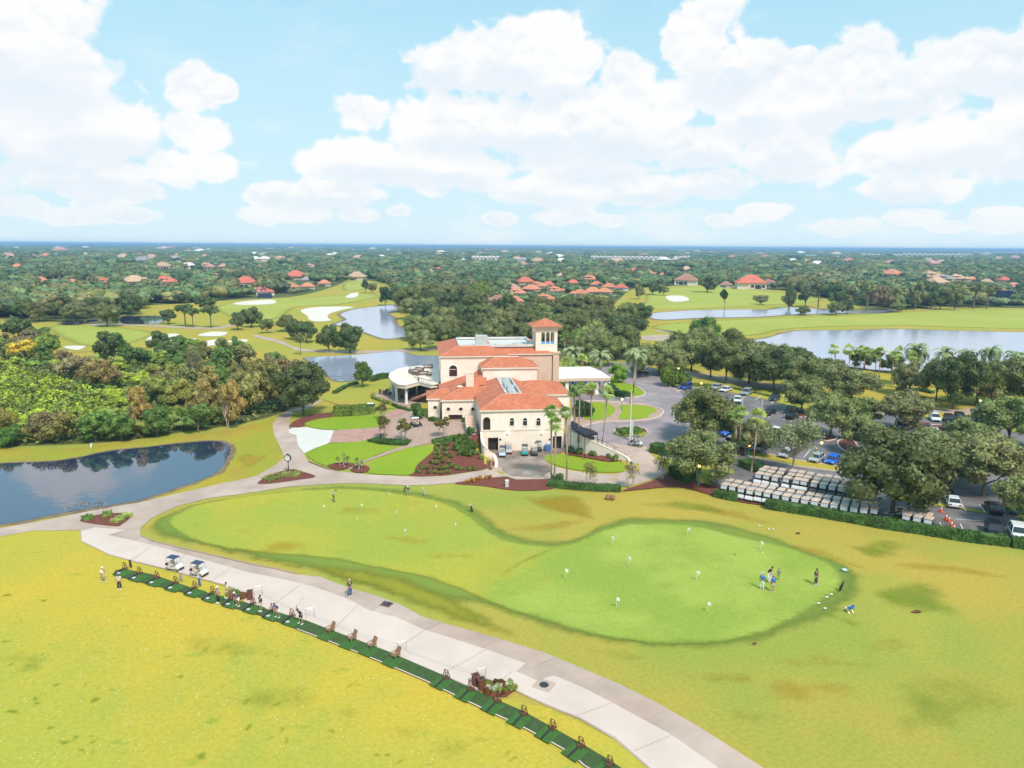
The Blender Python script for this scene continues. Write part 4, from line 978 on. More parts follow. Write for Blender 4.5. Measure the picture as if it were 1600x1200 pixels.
def feather_crown(seed, n=44, L=2.6):
    r = random.Random(seed); m = MB()
    for i in range(n):
        el = R(r.uniform(-25, 80)); az = r.uniform(0, 6.28)
        h = Vector((math.cos(az), math.sin(az), 0)); s = Vector((-math.sin(az), math.cos(az), 0))
        ln = L * r.uniform(.8, 1.1); K = 9; p = Vector((0, 0, 0)); a = el
        for k in range(K):
            d = h * math.cos(a) + Vector((0, 0, math.sin(a)))
            q = p + d * ln / K
            w = .42 * ln / 2.6 * math.sin(PI * (k + 1.2) / (K + 1.6))
            for sg in (-1, 1):
                tip = (p + q) / 2 + s * sg * w + d * .22 - Vector((0, 0, .12))
                m.add([p, q, tip + d * .10, tip - d * .05], [(0, 1, 2, 3)])
            p = q; a -= R(9 + 3 * k * .6)
    return m.mesh('feather_crown', M['leaf'])


def beard(seed):
    r = random.Random(seed); m = MB()
    for i in range(16):
        az = r.uniform(0, 6.28); h = Vector((math.cos(az), math.sin(az), 0)); s = Vector((-math.sin(az), math.cos(az), 0)) * .25
        a = h * .12; b = h * r.uniform(.5, .8) + Vector((0, 0, -r.uniform(.25, .5)))
        c = b + Vector((0, 0, -r.uniform(.4, .7))) - h * .15
        m.add([a, b + s, c, b - s], [(0, 1, 2, 3)])
    return m.mesh('dead_fronds', M['leaf'])


def palm_trunk(r0, r1, seed):
    m = MB(); r = random.Random(seed)
    m.tube([(0, 0, -.03), (r.uniform(-.03, .03), 0, .15), (r.uniform(-.1, .1), r.uniform(-.1, .1), .5), (0, 0, 1)], [r0 * 1.6, r0, (r0 + r1) / 2, r1], 9, 0, False)
    return m.mesh('palm_trunk', M['palmtrunk'], True)


FAN = [fan_crown(i) for i in range(4)]; FEA = [feather_crown(i) for i in range(3)]; BEARD = [beard(i) for i in range(2)]
PT = [palm_trunk(.17, .13, i) for i in range(3)]; PD = [palm_trunk(.36, .30, i) for i in range(2)]
FANC, FANC2, DATE = (.44, .55, .15), (.30, .42, .11), (.30, .36, .18)


def palm(kind, bx, by, cx, cy, wpx, col, label, group, name='fan_palm'):
    g = G(bx, by)
    d = ray(cx, cy); t = (g.y - CAM.y) / d.y
    top = CAM + d * t
    ax = top - g; h = ax.length
    ppm = FPX / ((g - CAM).dot(_f))
    rr = _tr
    s = 1.2 * wpx / ppm / (2.9 if kind == 'fan' else 4.6)
    root = link(name, None, None, g)
    root.rotation_mode = 'QUATERNION'
    root.rotation_quaternion = Vector((0, 0, 1)).rotation_difference(ax.normalized())
    tag(root, label, 'palm', group)
    tk = link('trunk', rr.choice(PT if kind == 'fan' else PD), root); ts = .8 + .2 * s; tk.scale = (ts, ts, h)
    cr = link('crown', rr.choice(FAN if kind == 'fan' else FEA), root, (0, 0, h), rr.uniform(0, 6.28), s, jit(col, rr))
    if kind == 'fan': link('dead_fronds', rr.choice(BEARD), cr, (0, 0, -.05), 0, .9, (.26, .18, .09))
    return root


def palm_row(desc, where, kind, items, group, name='fan_palm'):
    items = sorted(items, key=lambda i: i[2])
    for i, it in enumerate(items):
        palm(kind, *it[:5], it[5] if len(it) > 5 else FANC, f'{desc}, {nth(i + 1)} from the left {where}' if len(items) > 1 else f'{desc} {where}', group, name)


palm_row('slim tall fan palm', 'in front of the service court', 'fan', [(861, 752, 861, 644, 26, FANC2), (866, 753, 868, 664, 25), (886, 754, 884, 646, 24, FANC2)], 'palms by the service court')
palm_row('tall fan palm', 'along the ramp wall', 'fan', [(898, 704, 897, 612, 22, FANC2), (903, 704, 906, 606, 21, FANC2), (922, 705, 924, 609, 25), (939, 708, 949, 614, 25)], 'palms along the ramp')
palm_row('short fan palm', 'beside the white entrance canopy', 'fan', [(887, 603, 886, 567, 20), (895, 603, 894, 573, 18), (907, 603, 910, 563, 22)], 'palms by the entrance canopy')
palm_row('fan palm', 'on the mulched tip of the car park', 'fan', [(1150, 712, 1150, 649, 24), (1155, 713, 1157, 645, 24), (1174, 738, 1184, 651, 28)], 'palms in the car park')
palm_row('fan palm', 'in the line before the right lake', 'fan', [(1306, 588, 1304, 546, 20), (1326, 588, 1327, 547, 20), (1343, 586, 1344, 548, 18), (1347, 588, 1353, 550, 18), (1367, 594, 1369, 554, 18), (1373, 595, 1376, 550, 18), (1392, 602, 1396, 557, 18), (1397, 602, 1404, 549, 18), (1421, 610, 1427, 567, 16), (1425, 606, 1426, 556, 17)], 'palms before the lake')
palm_row('small fan palm', 'behind the clubhouse', 'fan', [(783, 538, 783, 513, 12, FANC2), (793, 538, 793, 513, 12), (798, 540, 798, 519, 10), (813, 540, 813, 521, 11), (826, 542, 826, 524, 10, FANC2)], 'palms behind the clubhouse')
palm_row('fan palm', 'behind the bell tower', 'fan', [(882, 566, 882, 527, 16, FANC2), (913, 562, 915, 519, 18, FANC2), (904, 568, 900, 522, 16, FANC2)], 'palms behind the tower')
palm_row('stout date palm', 'around the forecourt', 'date', [(896, 595, 896, 553, 34, DATE), (936, 604, 939, 558, 36, DATE), (987, 631, 995, 557, 38, DATE)], 'date palms', 'date_palm')
palm_row('dark date palm', 'on the lake shore', 'date', [(1433, 604, 1432, 549, 38, DATE), (1478, 592, 1476, 552, 30, DATE), (1550, 590, 1547, 551, 34, DATE), (1584, 590, 1588, 558, 34, DATE), (1512, 592, 1510, 555, 30, DATE)], 'date palms', 'date_palm')
palm_row('tiny curved palm', 'on the left mulch circle', 'fan', [(531, 728, 528, 717, 8, FANC2), (537, 729, 537, 712, 9, FANC2), (538, 730, 543, 716, 8, FANC2)], 'pygmy palms', 'pygmy_palm')
palm_row('tiny palm', 'on the right mulch circle', 'fan', [(558, 733, 558, 719, 9, FANC2), (565, 734, 565, 722, 8, FANC2), (561, 736, 560, 724, 7, FANC2)], 'pygmy palms', 'pygmy_palm')
palm_row('ground hugging palmetto', 'at the thicket edge', 'fan', [(168, 668, 168, 655, 34, FANC2), (285, 672, 285, 652, 34, FANC2), (225, 662, 225, 650, 30, FANC2), (318, 660, 318, 648, 24, FANC2)], 'palmettos', 'palmetto')
palm_row('tall dead-skirted fan palm', 'far off among the left houses', 'fan', [(109, 446, 109, 427, 8, OLIVE), (118, 446, 118, 428, 8, OLIVE), (187, 444, 187, 425, 7, OLIVE), (210, 444, 210, 427, 7, OLIVE), (425, 452, 425, 434, 8, OLIVE), (436, 452, 436, 432, 9, OLIVE), (413, 462, 413, 436, 10, (.22, .16, .07))], 'distant palms')


# ------------------------------------------------------------------ hedges and shrubs
def hedge(px, w, h, col, label, name='hedge', wobble=.12, ls=.22, dens=26, group=None, closed=False):
    P = [G(a, b) for a, b in px]
    c = sum((p for p in P), Vector()) / len(P); c.z = min(p.z for p in P)
    rng = np.random.default_rng(len(label) * 7 + int(px[0][0])); pr = random.Random(int(px[0][0]))
    Q, Nn = [], []; ex = MB()
    pts = []
    for i in range(len(P) - 1):
        a, b = P[i], P[i + 1]; L_ = (b - a).length; k = max(1, int(L_ / 1.2))
        for t in range(k): pts.append(a.lerp(b, t / k))
    pts.append(P[-1])
    L2 = []
    for i in range(len(pts) - 1):
        a, b = pts[i] - c, pts[i + 1] - c
        d = (b - a); l = d.length; d.normalize(); s = Vector((-d.y, d.x, 0))
        n = max(4, int(l * (w + 2 * h) * dens))
        for _ in range(n):
            t = pr.random(); q = a.lerp(b, t); k = pr.random() * (w + 2 * h)
            hh = h * (1 + .5 * wobble * math.sin(q.x * 2.1) + .5 * wobble * math.sin(q.y * 1.7 + 2))
            if k < w: Q.append(q + s * (k - w / 2) + Vector((0, 0, hh))); Nn.append((0, 0, 1))
            elif k < w + h: Q.append(q + s * w / 2 + Vector((0, 0, (k - w) / h * hh))); Nn.append(tuple(s))
            else: Q.append(q - s * w / 2 + Vector((0, 0, (k - w - h) / h * hh))); Nn.append(tuple(-s))
        ex.add([a - s * w * .44 - Vector((0, 0, .2)), b - s * w * .44 - Vector((0, 0, .2)), b + s * w * .44 - Vector((0, 0, .2)), a + s * w * .44 - Vector((0, 0, .2)),
                a - s * w * .44 + Vector((0, 0, h * .93)), b - s * w * .44 + Vector((0, 0, h * .93)), b + s * w * .44 + Vector((0, 0, h * .93)), a + s * w * .44 + Vector((0, 0, h * .93))],
               [(4, 5, 6, 7), (0, 1, 5, 4), (2, 3, 7, 6), (1, 2, 6, 5), (3, 0, 4, 7)])
    me = quads_mesh('hedge', np.array([tuple(q) for q in Q]), np.array(Nn, float), ls, rng, M['leaf'], ex, jit=.5)
    return tag(link(name, me, None, c, 0, None, col), label, 'hedge', group)


HG, HG2 = (.075, .145, .035), (.16, .22, .04)
hedge([(1196, 793), (1260, 803), (1330, 815), (1372, 823), (1440, 833), (1500, 843), (1574, 852)], 1.7, 1.25, HG, 'long clipped dark hedge between the golf carts and the lawn')
hedge([(1579, 853), (1640, 861)], 1.7, 1.25, HG, 'hedge end piece at the right edge past the path gap')
hedge([(1117, 775), (1135, 779), (1152, 782)], 1.6, 1.1, HG, 'short separate hedge at the left end of the golf cart rows')
hedge([(857, 759), (890, 763), (930, 766), (970, 767)], 1.6, .9, HG, 'low trimmed hedge along the lawn below the curved drive')
hedge([(861, 752), (880, 752)], 1.6, 1.0, HG, 'small clipped hedge block at the foot of the tall palms')
hedge([(523, 641), (550, 641), (586, 638)], 1.5, 1.1, HG2, 'upper of two parallel clipped hedges beside the big oak')
hedge([(521, 650), (550, 650), (586, 646)], 1.5, 1.3, HG2, 'lower of two parallel clipped hedges beside the big oak')
hedge([(523, 616), (540, 606), (558, 600)], 1.2, .8, HG, 'dark low hedge curving along the lawn by the rear pond')
hedge([(580, 597), (595, 593), (608, 591)], 1.6, 1.6, HG, 'dark shrub hedge between the rear pond and the terrace')
hedge([(583, 618), (584, 623), (596, 628), (612, 633)], 1.0, .7, (.28, .30, .06), 'yellow green flowering border curving round the terrace')
hedge([(614, 634), (630, 640), (642, 643)], .9, .5, HG, 'thin low border hedge below the terrace columns')
hedge([(1140, 607), (1215, 624)], 1.2, .7, HG2, 'yellowish low hedge between the road and the far parking bays')
hedge([(1070, 602), (1130, 606)], 1.4, .7, (.15, .20, .035), 'light green low hedge behind the blue car')
hedge([(1400, 610), (1440, 612), (1458, 616)], 1.5, .9, HG, 'dark hedge along the verge below the lake road')
hedge([(676, 693), (700, 689), (722, 684)], 1.6, .7, (0.09, 0.18, 0.038), 'dark ground cover strip along the terrace edge above the mulch slope')
hedge([(581, 688), (600, 691), (625, 693), (640, 693)], 2.6, .5, (.06, .115, .025), 'dark green ground cover crescent under the two crape myrtles')
hedge([(980, 622), (960, 617), (950, 606)], 2.6, 1.2, (.05, .10, .03), 'deep shrub border below the bright tree at the entrance canopy')
hedge([(967, 679), (983, 677), (1000, 676)], 2.8, 1.0, (.10, .19, .03), 'mounded green planting in the centre of the roundabout')
hedge([(962, 678), (970, 682), (985, 684), (1000, 683), (1009, 678)], .9, .45, (.30, .30, .06), 'yellow flowering rim around the roundabout planting')
hedge([(1020, 704), (1035, 708), (1050, 712)], 2.6, 1.6, HG, 'dark shrubs at the corner of the drive under the oak')
hedge([(1052, 742), (1064, 748), (1078, 755)], 2.6, 2.0, (.045, .095, .022), 'big dark shrub mass beneath the front left car park oak')
hedge([(1160, 728), (1178, 735), (1190, 738)], 2.6, 1.5, HG, 'dark shrubs at the foot of the right car park palm')
hedge([(595, 683), (602, 683)], 1.2, .6, HG, 'little green shrub beside the left garden crape myrtle')
hedge([(672, 657), (684, 660)], 1.2, .8, HG, 'dark shrub row at the foot of the left wing wall')
hedge([(722, 660), (733, 660)], 1.1, .9, HG, 'clipped shrub right of the dark wing entrance')
hedge([(415, 752), (440, 744), (470, 742)], 2.4, .45, (0.225, 0.24, 0.06), 'low tawny planting on the triangular island below the clock')
hedge([(130, 814), (145, 810)], 1.4, .6, (.13, .22, .04), 'leafy green plants at the left corner of the triangular planter')
hedge([(160, 807), (175, 805)], 1.3, .6, (.20, .30, .06), 'green plants along the back of the triangular planter')
hedge([(178, 818), (190, 812), (203, 806)], 1.3, .55, (.32, .38, .09), 'lime green plants along the right side of the triangular planter')
hedge([(1395, 817), (1408, 819)], 1.8, 1.0, (.04, .08, .02), 'dark shrub under the largest oak by the cart rows')
hedge([(642, 641), (655, 640)], 2.0, 1.2, HG, 'dark shrubs at the foot of the terrace stair')
row('large rounded shrub', 'on the kerbed island by the white car', [('small', 1043, 604, 28, 30, (.15, .21, .03), 'shrub'), ('small', 1056, 606, 28, 28, (.12, .19, .03), 'shrub'), ('small', 1068, 601, 22, 20, HG, 'shrub')], 'island shrubs', 'shrub')
tree('small', 735, 682, 14, 14, HG, 'shrub', 'single clipped round shrub on the terrace corner by the stair', 'shrub')
tree('small', 911, 652, 30, 24, (.045, .09, .022), 'shrub', 'large dark shrub against the right wall by the ramp palms', 'shrub')
tree('small', 655, 654, 22, 22, HG, 'shrub', 'dark shrub at the left corner of the far left wing', 'shrub')
its = []
rs = random.Random(8)
for x, y in ((715, 690), (722, 690), (729, 692), (718, 697), (726, 698), (733, 699), (716, 704), (724, 706), (731, 706), (738, 704), (720, 712), (728, 713), (735, 712)):
    its.append(('small', x + rs.uniform(-2, 2), y + rs.uniform(-1, 1), rs.uniform(11, 14), rs.uniform(10, 13), jit((.10, .17, .03), rs), 'shrub'))
row('green mounded shrub', 'in the main clump on the mulch slope', its, 'shrubs on the mulch slope', 'shrub')
its = []
for x, y in ((684, 698), (692, 697), (700, 696), (683, 704), (691, 704), (699, 703), (680, 711), (688, 711), (697, 711), (678, 718), (686, 718), (695, 718), (703, 716), (674, 725), (683, 726), (692, 725), (700, 724), (659, 733), (668, 734), (678, 735), (687, 734), (697, 733), (706, 732), (714, 734), (723, 735), (732, 736), (741, 736), (668, 741), (678, 741), (688, 741), (698, 740), (656, 740), (750, 717), (756, 720), (764, 722), (746, 710), (754, 712), (745, 700), (742, 692)):
    its.append(('small', x + rs.uniform(-2, 2), y + rs.uniform(-1, 1), rs.uniform(7, 10), rs.uniform(6, 8), jit((.16, .19, .045), rs), 'shrub'))
row('small tufted shrub', 'on the red mulch slope', its, 'shrubs on the mulch slope', 'shrub')
its = [('small', x, y, 15, 9, jit((0.135, 0.21, 0.045), rs), 'shrub') for x, y in ((890, 707), (905, 710), (925, 713), (960, 720), (950, 716), (914, 708), (936, 711))]
row('low dark shrub', 'in the bed below the ramp wall', its, 'shrubs below the ramp', 'shrub')
its = [('small', x, y, 8, 5, jit((.45, .20, .03), rs), 'flower_clump') for x, y in ((730, 754), (737, 752), (744, 750), (751, 749), (759, 748), (765, 747), (741, 753))]
row('orange flowering clump', 'along the mulch beside the drive', its, 'orange flowers', 'flowers')
its = [('small', 757 + 47 * rs.random(), 1070 + 15 * rs.random(), 13, 9, rs.choice([(.20, .26, .04), (.30, .33, .12), (.16, .07, .02), (.5, .5, .38), (.22, .26, .05)]), 'flowering_plant') for _ in range(22)]
row('leafy flowering plant', 'in the bed beside the range mats', its, 'plants in the range bed', 'flowers')
# ------------------------------------------------------------------ clubhouse (local frame: u along the front, v towards the back)
TH = R(7.2); BO = Vector((-5.95, 128.1, 0)); CT, ST = math.cos(TH), math.sin(TH)


def Lw(x, y):
    x -= BO.x; y -= BO.y
    return x * CT + y * ST, -x * ST + y * CT


def Wl(u, v, z=0):
    return Vector((BO.x + u * CT - v * ST, BO.y + u * ST + v * CT, z))


def onV(px, py, v):
    """pixel -> (u, z) on the local plane v"""
    d = ray(px, py); lu, lv = Lw(d.x + BO.x, d.y + BO.y); cu, cv = Lw(0, 0)
    t = (v - cv) / lv
    return cu + lu * t, HC + d.z * t


def Lz(px, py, z):
    return Lw(*U(px, py, z))


club = link('clubhouse', None, None, BO, TH)
tag(club, 'large cream clubhouse with orange tile roofs and a square bell tower', 'clubhouse')
M['ridge'] = mat('ridge_tile', (.62, .27, .16), .8, .1, 2)
M['bluepanel'] = mat('blue_panel', (.12, .38, .85), .6, .1, 2)


def part(name, mb, m, parent=None, smooth=False):
    return link(name, mb.mesh(name, m if isinstance(m, list) else M[m], smooth), parent or club)


def wall_face(mb, a, b, z0, z1, holes=(), depth=.35):
    a, b = Vector((*a, 0)), Vector((*b, 0)); d = b - a; Ln = d.length; d.normalize(); nin = Vector((-d.y, d.x, 0))
    loops = [[Vector((0, z0, 0)), Vector((Ln, z0, 0)), Vector((Ln, z1, 0)), Vector((0, z1, 0))]] + [[Vector((s, z, 0)) for s, z in h] for h in holes]
    tri = geometry.tessellate_polygon(loops)
    flat = [p for l in loops for p in l]
    P = [a + d * p.x + Vector((0, 0, p.y)) for p in flat]
    fs = []
    for t in tri:
        p, q, r = (P[i] for i in t)
        n = (q - p).cross(r - p)
        fs.append(tuple(t) if n.dot(-nin) > 0 else tuple(t)[::-1])
    mb.add(P, fs)
    for h in holes:
        n = len(h); Q = [a + d * s + Vector((0, 0, z)) for s, z in h]
        mb.add(Q + [q + nin * depth for q in Q], [(i, (i + 1) % n, n + (i + 1) % n, n + i) for i in range(n)])


def arch(s, z0, w, h, n=8):
    r = w / 2
    return [(s - r, z0), (s + r, z0)] + [(s + r * math.cos(t), z0 + h - r + r * math.sin(t)) for t in np.linspace(0, PI, n)]


def rect(s, z0, w, h): return [(s - w / 2, z0), (s + w / 2, z0), (s + w / 2, z0 + h), (s - w / 2, z0 + h)]


def disc(s, z, r, n=12): return [(s + r * math.cos(2 * PI * i / n), z + r * math.sin(2 * PI * i / n)) for i in range(n)]


def window(a, b, hole, frame=.16, m='glass', name='window', depth=.3, bars=True, fm='white'):
    """frame proud of the wall round the opening, a pane set back in it, as a part with a sub-part"""
    a, b = Vector((*a, 0)), Vector((*b, 0)); d = (b - a).normalized(); nin = Vector((-d.y, d.x, 0))
    c = Vector((sum(p[0] for p in hole) / len(hole), sum(p[1] for p in hole) / len(hole)))
    n = len(hole); mb = MB()
    W3 = lambda s, z, k: a + d * s + Vector((0, 0, z)) + nin * k
    big = []
    for s, z in hole:
        v = Vector((s, z)) - c; v = v * (1 + frame / max(.3, v.length)); big.append((c.x + v.x, c.y + v.y))
    V_ = [W3(*p, -.07) for p in hole] + [W3(*p, -.07) for p in big] + [W3(*p, .02) for p in big] + [W3(*p, .05) for p in hole]
    for i in range(n):
        j = (i + 1) % n
        mb.add([V_[i], V_[j], V_[n + j], V_[n + i]], [(0, 1, 2, 3)]); mb.add([V_[n + i], V_[n + j], V_[2 * n + j], V_[2 * n + i]], [(0, 1, 2, 3)]); mb.add([V_[3 * n + i], V_[3 * n + j], V_[j], V_[i]], [(0, 1, 2, 3)])
    if bars:
        z0 = min(p[1] for p in hole); z1 = max(p[1] for p in hole); zm = z0 + (z1 - z0) * .62; s0 = min(p[0] for p in hole); s1 = max(p[0] for p in hole)
        mb.add([W3(s0, zm - .05, depth - .06), W3(s1, zm - .05, depth - .06), W3(s1, zm + .05, depth - .06), W3(s0, zm + .05, depth - .06)], [(0, 1, 2, 3)])
    w = part(name, mb, fm)
    pb = MB(); pb.add([W3(*p, depth) for p in hole], [tuple(range(n))])
    part('pane', pb, m, w)
    return w


def block_walls(u0, v0, u1, v1, z0, z1, m='stucco', front=(), left=(), right=(), base=0, depth=.35):
    mb = MB()
    wall_face(mb, (u0, v0), (u1, v0), z0, z1, front, depth)
    wall_face(mb, (u1, v0), (u1, v1), z0, z1, right, depth)
    wall_face(mb, (u1, v1), (u0, v1), z0, z1)
    wall_face(mb, (u0, v1), (u0, v0), z0, z1, left, depth)
    return part('wall', mb, m)


def hip(rc, top, ze, zt, flat=False, cap=True, fascia=.32, soffit=True):
    u0, v0, u1, v1 = rc; a0, b0, a1, b1 = top
    mb = MB()
    E_ = [(u0, v0, ze), (u1, v0, ze), (u1, v1, ze), (u0, v1, ze)]; T_ = [(a0, b0, zt), (a1, b0, zt), (a1, b1, zt), (a0, b1, zt)]
    for i in range(4):
        j = (i + 1) % 4
        q = [E_[i], E_[j], T_[j], T_[i]]
        if (Vector(T_[i]) - Vector(T_[j])).length < 1e-3: q = q[:3]
        mb.add(q, [tuple(range(len(q)))])
    r = part('roof', mb, 'tile')
    if cap:
        cb = MB()
        for i in range(4): cb.tube([E_[i], T_[i]], .09, 6)
        if not flat:
            d = max(((Vector(T_[i]) - Vector(T_[(i + 1) % 4])).length, i) for i in range(4))
            if d[0] > .1: cb.tube([T_[d[1]], T_[(d[1] + 1) % 4]], .09, 6)
        part('ridge_cap', cb, 'ridge', r)
    fb = MB()
    fb.box(((u0 + u1) / 2, (v0 + v1) / 2, ze - .17), (u1 - u0 - .04, v1 - v0 - .04, fascia))
    fb.box(((u0 + u1) / 2, (v0 + v1) / 2, ze - .46), (u1 - u0 - .5, v1 - v0 - .5, .26))
    part('cornice', fb, 'trim')
    return r


# --- front block
AV = .35
fw = lambda px, py: onV(px, py, AV)
hs = []
for px in (799.8, 820.3, 841.2):
    u = fw(px, 660)[0] - .3; z0 = fw(px, 665.6)[1]; z1 = fw(px, 653)[1]; hs.append(arch(u, z0, .78, z1 - z0))
u = fw(760.5, 660)[0] - .3; dz0 = fw(760, 673.5)[1]; dz1 = fw(760, 651.8)[1]
door_h = arch(u, dz0 + .02, 1.35, dz1 - dz0)
g1a, g1b = fw(762.5, 700)[0] - .3, fw(778.6, 700)[0] - .3
g1 = [(g1a, .02), (g1b, .02), (g1b, fw(770, 684)[1]), (g1a, fw(770, 684)[1])]
g2a, g2b = fw(863.5, 700)[0] - .3, min(15.35, fw(885, 700)[0] - .3)
g2 = [(g2a, .02), (g2b, .02), (g2b, fw(874, 681.5)[1]), (g2a, fw(874, 681.5)[1])]
a0, b0 = (.3, AV), (16.0, AV)
mb = MB(); wall_face(mb, a0, b0, 0, 7.9, hs + [door_h, g1, g2], .6); wall_face(mb, (16.0, AV), (16.0, 13), 0, 7.9); wall_face(mb, (.3, 13), (.3, AV), 0, 7.9)
part('wall', mb, 'stucco')
for h in hs: window(a0, b0, h, .2, 'glass', depth=.3)
window(a0, b0, door_h, .12, 'glass', 'door', .5, False, 'trim')
mb = MB(); u0_, z0_ = door_h[0][0] + .3, door_h[0][1]
mb.box((u0_ + .67, AV - .02, z0_ + .5), (1.33, .05, .06)); mb.box((u0_ + .67, AV - .02, z0_ + .95), (1.33, .05, .06))
for k in range(7): mb.box((u0_ + .1 + k * .19, AV - .02, z0_ + .5), (.035, .035, .9))
part('balcony_railing', mb, 'iron')
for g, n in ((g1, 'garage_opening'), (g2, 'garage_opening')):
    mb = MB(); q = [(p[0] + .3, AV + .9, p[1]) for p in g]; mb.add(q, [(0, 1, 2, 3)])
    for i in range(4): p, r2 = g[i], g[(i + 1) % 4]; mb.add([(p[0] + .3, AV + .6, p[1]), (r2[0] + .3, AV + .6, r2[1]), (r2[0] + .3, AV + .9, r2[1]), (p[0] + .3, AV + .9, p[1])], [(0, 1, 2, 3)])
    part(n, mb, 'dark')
mb = MB(); mb.box((fw(878.8, 690)[0], AV + .2, 1.5), (.28, .3, 3.0)); part('pillar', mb, 'trim')
mb = MB(); mb.box((8.15, AV - .02, 4.15), (15.9, .12, .22)); mb.box((8.15, AV - .05, 3.98), (15.9, .06, .10)); part('string_course', mb, 'trim')
for px in (794, 847.3):
    u, z = fw(px, 674.8); mb = MB(); mb.ball((u, AV - .3, z), .26, 10, 6); mb.box((u, AV - .08, z - .1), (.2, .16, .5)); part('wall_lamp', mb, 'walllamp', smooth=True)
mb = MB()
for px in (771.5 + 10, 859): u, z = fw(px, 686.5); mb.box((u, AV - .06, z), (.4, .06, .3))
part('sign_plate', mb, 'iron')
hip((0, 0, 16.35, 9.4), (4.7, 4.7, 11.6, 4.7), 8.1, 10.1)
# central spine with the sunken plant deck
mb = MB()
E_ = [(.03, 4.4, 8.12), (13.3, 4.4, 8.12), (13.3, 24, 8.12), (.03, 24, 8.12)]
wl = (5.35, 4.75, 8.45, 22.0); T_ = [(wl[0], wl[1], 10.12), (wl[2], wl[1], 10.12), (wl[2], wl[3], 10.12), (wl[0], wl[3], 10.12)]
mb.add([E_[3], E_[0], T_[0], T_[3]], [(0, 1, 2, 3)]); mb.add([E_[1], E_[2], T_[2], T_[1]], [(0, 1, 2, 3)])
part('roof', mb, 'tile')
mb = MB(); mb.box(((wl[0] + wl[2]) / 2, 13.4, 9.55), (wl[2] - wl[0] - .3, wl[3] - wl[1] - .3, .06))
for x_ in (wl[0] + .12, wl[2] - .12): mb.box((x_, 13.38, 9.95), (.24, wl[3] - wl[1], .62))
for y_ in (wl[1] + .12, wl[3] - .12): mb.box(((wl[0] + wl[2]) / 2, y_, 9.95), (wl[2] - wl[0] - .48, .24, .60))
part('plant_deck', mb, 'deckroof')
rr = random.Random(4)
for k in range(9):
    v = 6.3 + k * 1.65; mb = MB(); w = rr.uniform(.9, 1.4)
    mb.box((wl[0] + 1.55 + rr.uniform(-.35, .35), v, 10.05), (w, 1.15, .9)); mb.cyl((wl[0] + 1.55, v, 10.5), .38, .08, 12)
    part('air_conditioner', mb, 'hvac')
# left wing, its rear slope, the far left bay
bw = lambda px, py: onV(px, py, 12.35)
bu0 = -6.6
discs = [disc(bw(px, 639.5)[0] - bu0, bw(px, 639.5)[1], .38) for px in (700.5, 720, 738.8)]
dr = [(bw(701.7, 650)[0] - bu0, 3.3), (bw(721.5, 650)[0] - bu0, 3.3), (bw(721.5, 648.6)[0] - bu0, bw(721, 648.4)[1]), (bw(701.7, 648.6)[0] - bu0, bw(702, 648.4)[1])]
mb = MB(); wall_face(mb, (bu0, 12.35), (.3, 12.35), 1.5, 7.3, discs + [dr], .4); wall_face(mb, (bu0, 29), (bu0, 12.35), 1.5, 7.3)
part('wall', mb, 'stucco')
for h in discs: window((bu0, 12.35), (.3, 12.35), h, .22, 'glass', depth=.25, bars=False, fm='trim')
w_ = window((bu0, 12.35), (.3, 12.35), dr, .12, 'dark', 'door', .35, False, 'wood')
mb = MB()
for k in range(1, 4): s_ = dr[0][0] + (dr[1][0] - dr[0][0]) * k / 4; mb.box((bu0 + s_, 12.58, 4.2), (.1, .08, 1.8))
part('mullion', mb, 'wood', w_)
hip((-6.95, 12.0, 4.5, 20.8), (-2.6, 16.4, 2.6, 16.4), 7.55, 9.25)
mb = MB(); Eh = [(-6.9, 15.2, 7.57), (-6.9, 29, 7.57), (3.2, 29, 11.0), (3.2, 24.0, 11.0), (-1.6, 20.2, 9.40)]
mb.add([Eh[0], Eh[4], Eh[3], Eh[2], Eh[1]], [(0, 1, 2, 3, 4)]); mb.add([Eh[0], (3.2, 20.0, 9.2), Eh[3], Eh[4]], [(0, 1, 2, 3)])
part('roof', mb, 'tile')
cw = lambda px, py: onV(px, py, 14.4)
cu0 = cw(669, 640)[0]; cu1 = cw(687.5, 640)[0]
h = disc(cw(679.8, 637)[0] - cu0, cw(679.8, 637)[1], .38)
mb = MB(); wall_face(mb, (cu0, 14.4), (cu1, 14.4), 1.5, 7.25, [h], .4); wall_face(mb, (cu0, 21), (cu0, 14.4), 1.5, 7.25); part('wall', mb, 'stucco')
window((cu0, 14.4), (cu1, 14.4), h, .22, 'glass', depth=.25, bars=False, fm='trim')
hip((cu0 - .35, 14.05, -5, 22), (cu0 + 2.6, 17.4, -5.2, 17.4), 7.5, 8.75)
mb = MB()
cc0, cz0 = onV(728.2, 602, 17.2); cc1, cz1 = onV(740.2, 583.5, 17.2)
mb.box(((cc0 + cc1) / 2, 17.8, (8.4 + cz1) / 2), (cc1 - cc0, 1.2, cz1 - 8.4)); mb.box(((cc0 + cc1) / 2, 17.8, cz1 + .06), (cc1 - cc0 + .16, 1.36, .16)); part('chimney', mb, 'trim')
mb = MB(); mb.ball((*onV(718.5, 604, 16.4)[:1], 16.5, 9.35), (.7, .5, .25), 10, 6); part('roof_vent', mb, 'trim', smooth=True)
# right wing
mb = MB(); wall_face(mb, (8, 13.2), (19.7, 13.2), 0, 7.9); wall_face(mb, (19.7, 13.2), (19.7, 26), 0, 7.9); part('wall', mb, 'stucco')
hip((7.5, 12.85, 20.05, 25.6), (12.6, 18.6, 15.6, 18.6), 8.12, 10.0)
# raised middle block
mb = MB(); block_walls(2.45, 22.2, 14.2, 29, 8.0, 12.1)
hip((2.1, 21.85, 14.6, 30.5), (5.6, 26.0, 10.6, 26.0), 12.3, 13.95)
mb = MB(); mb.box((8.1, 26.0, 14.02), (5.0, .5, .16)); part('ridge_flashing', mb, 'trim')
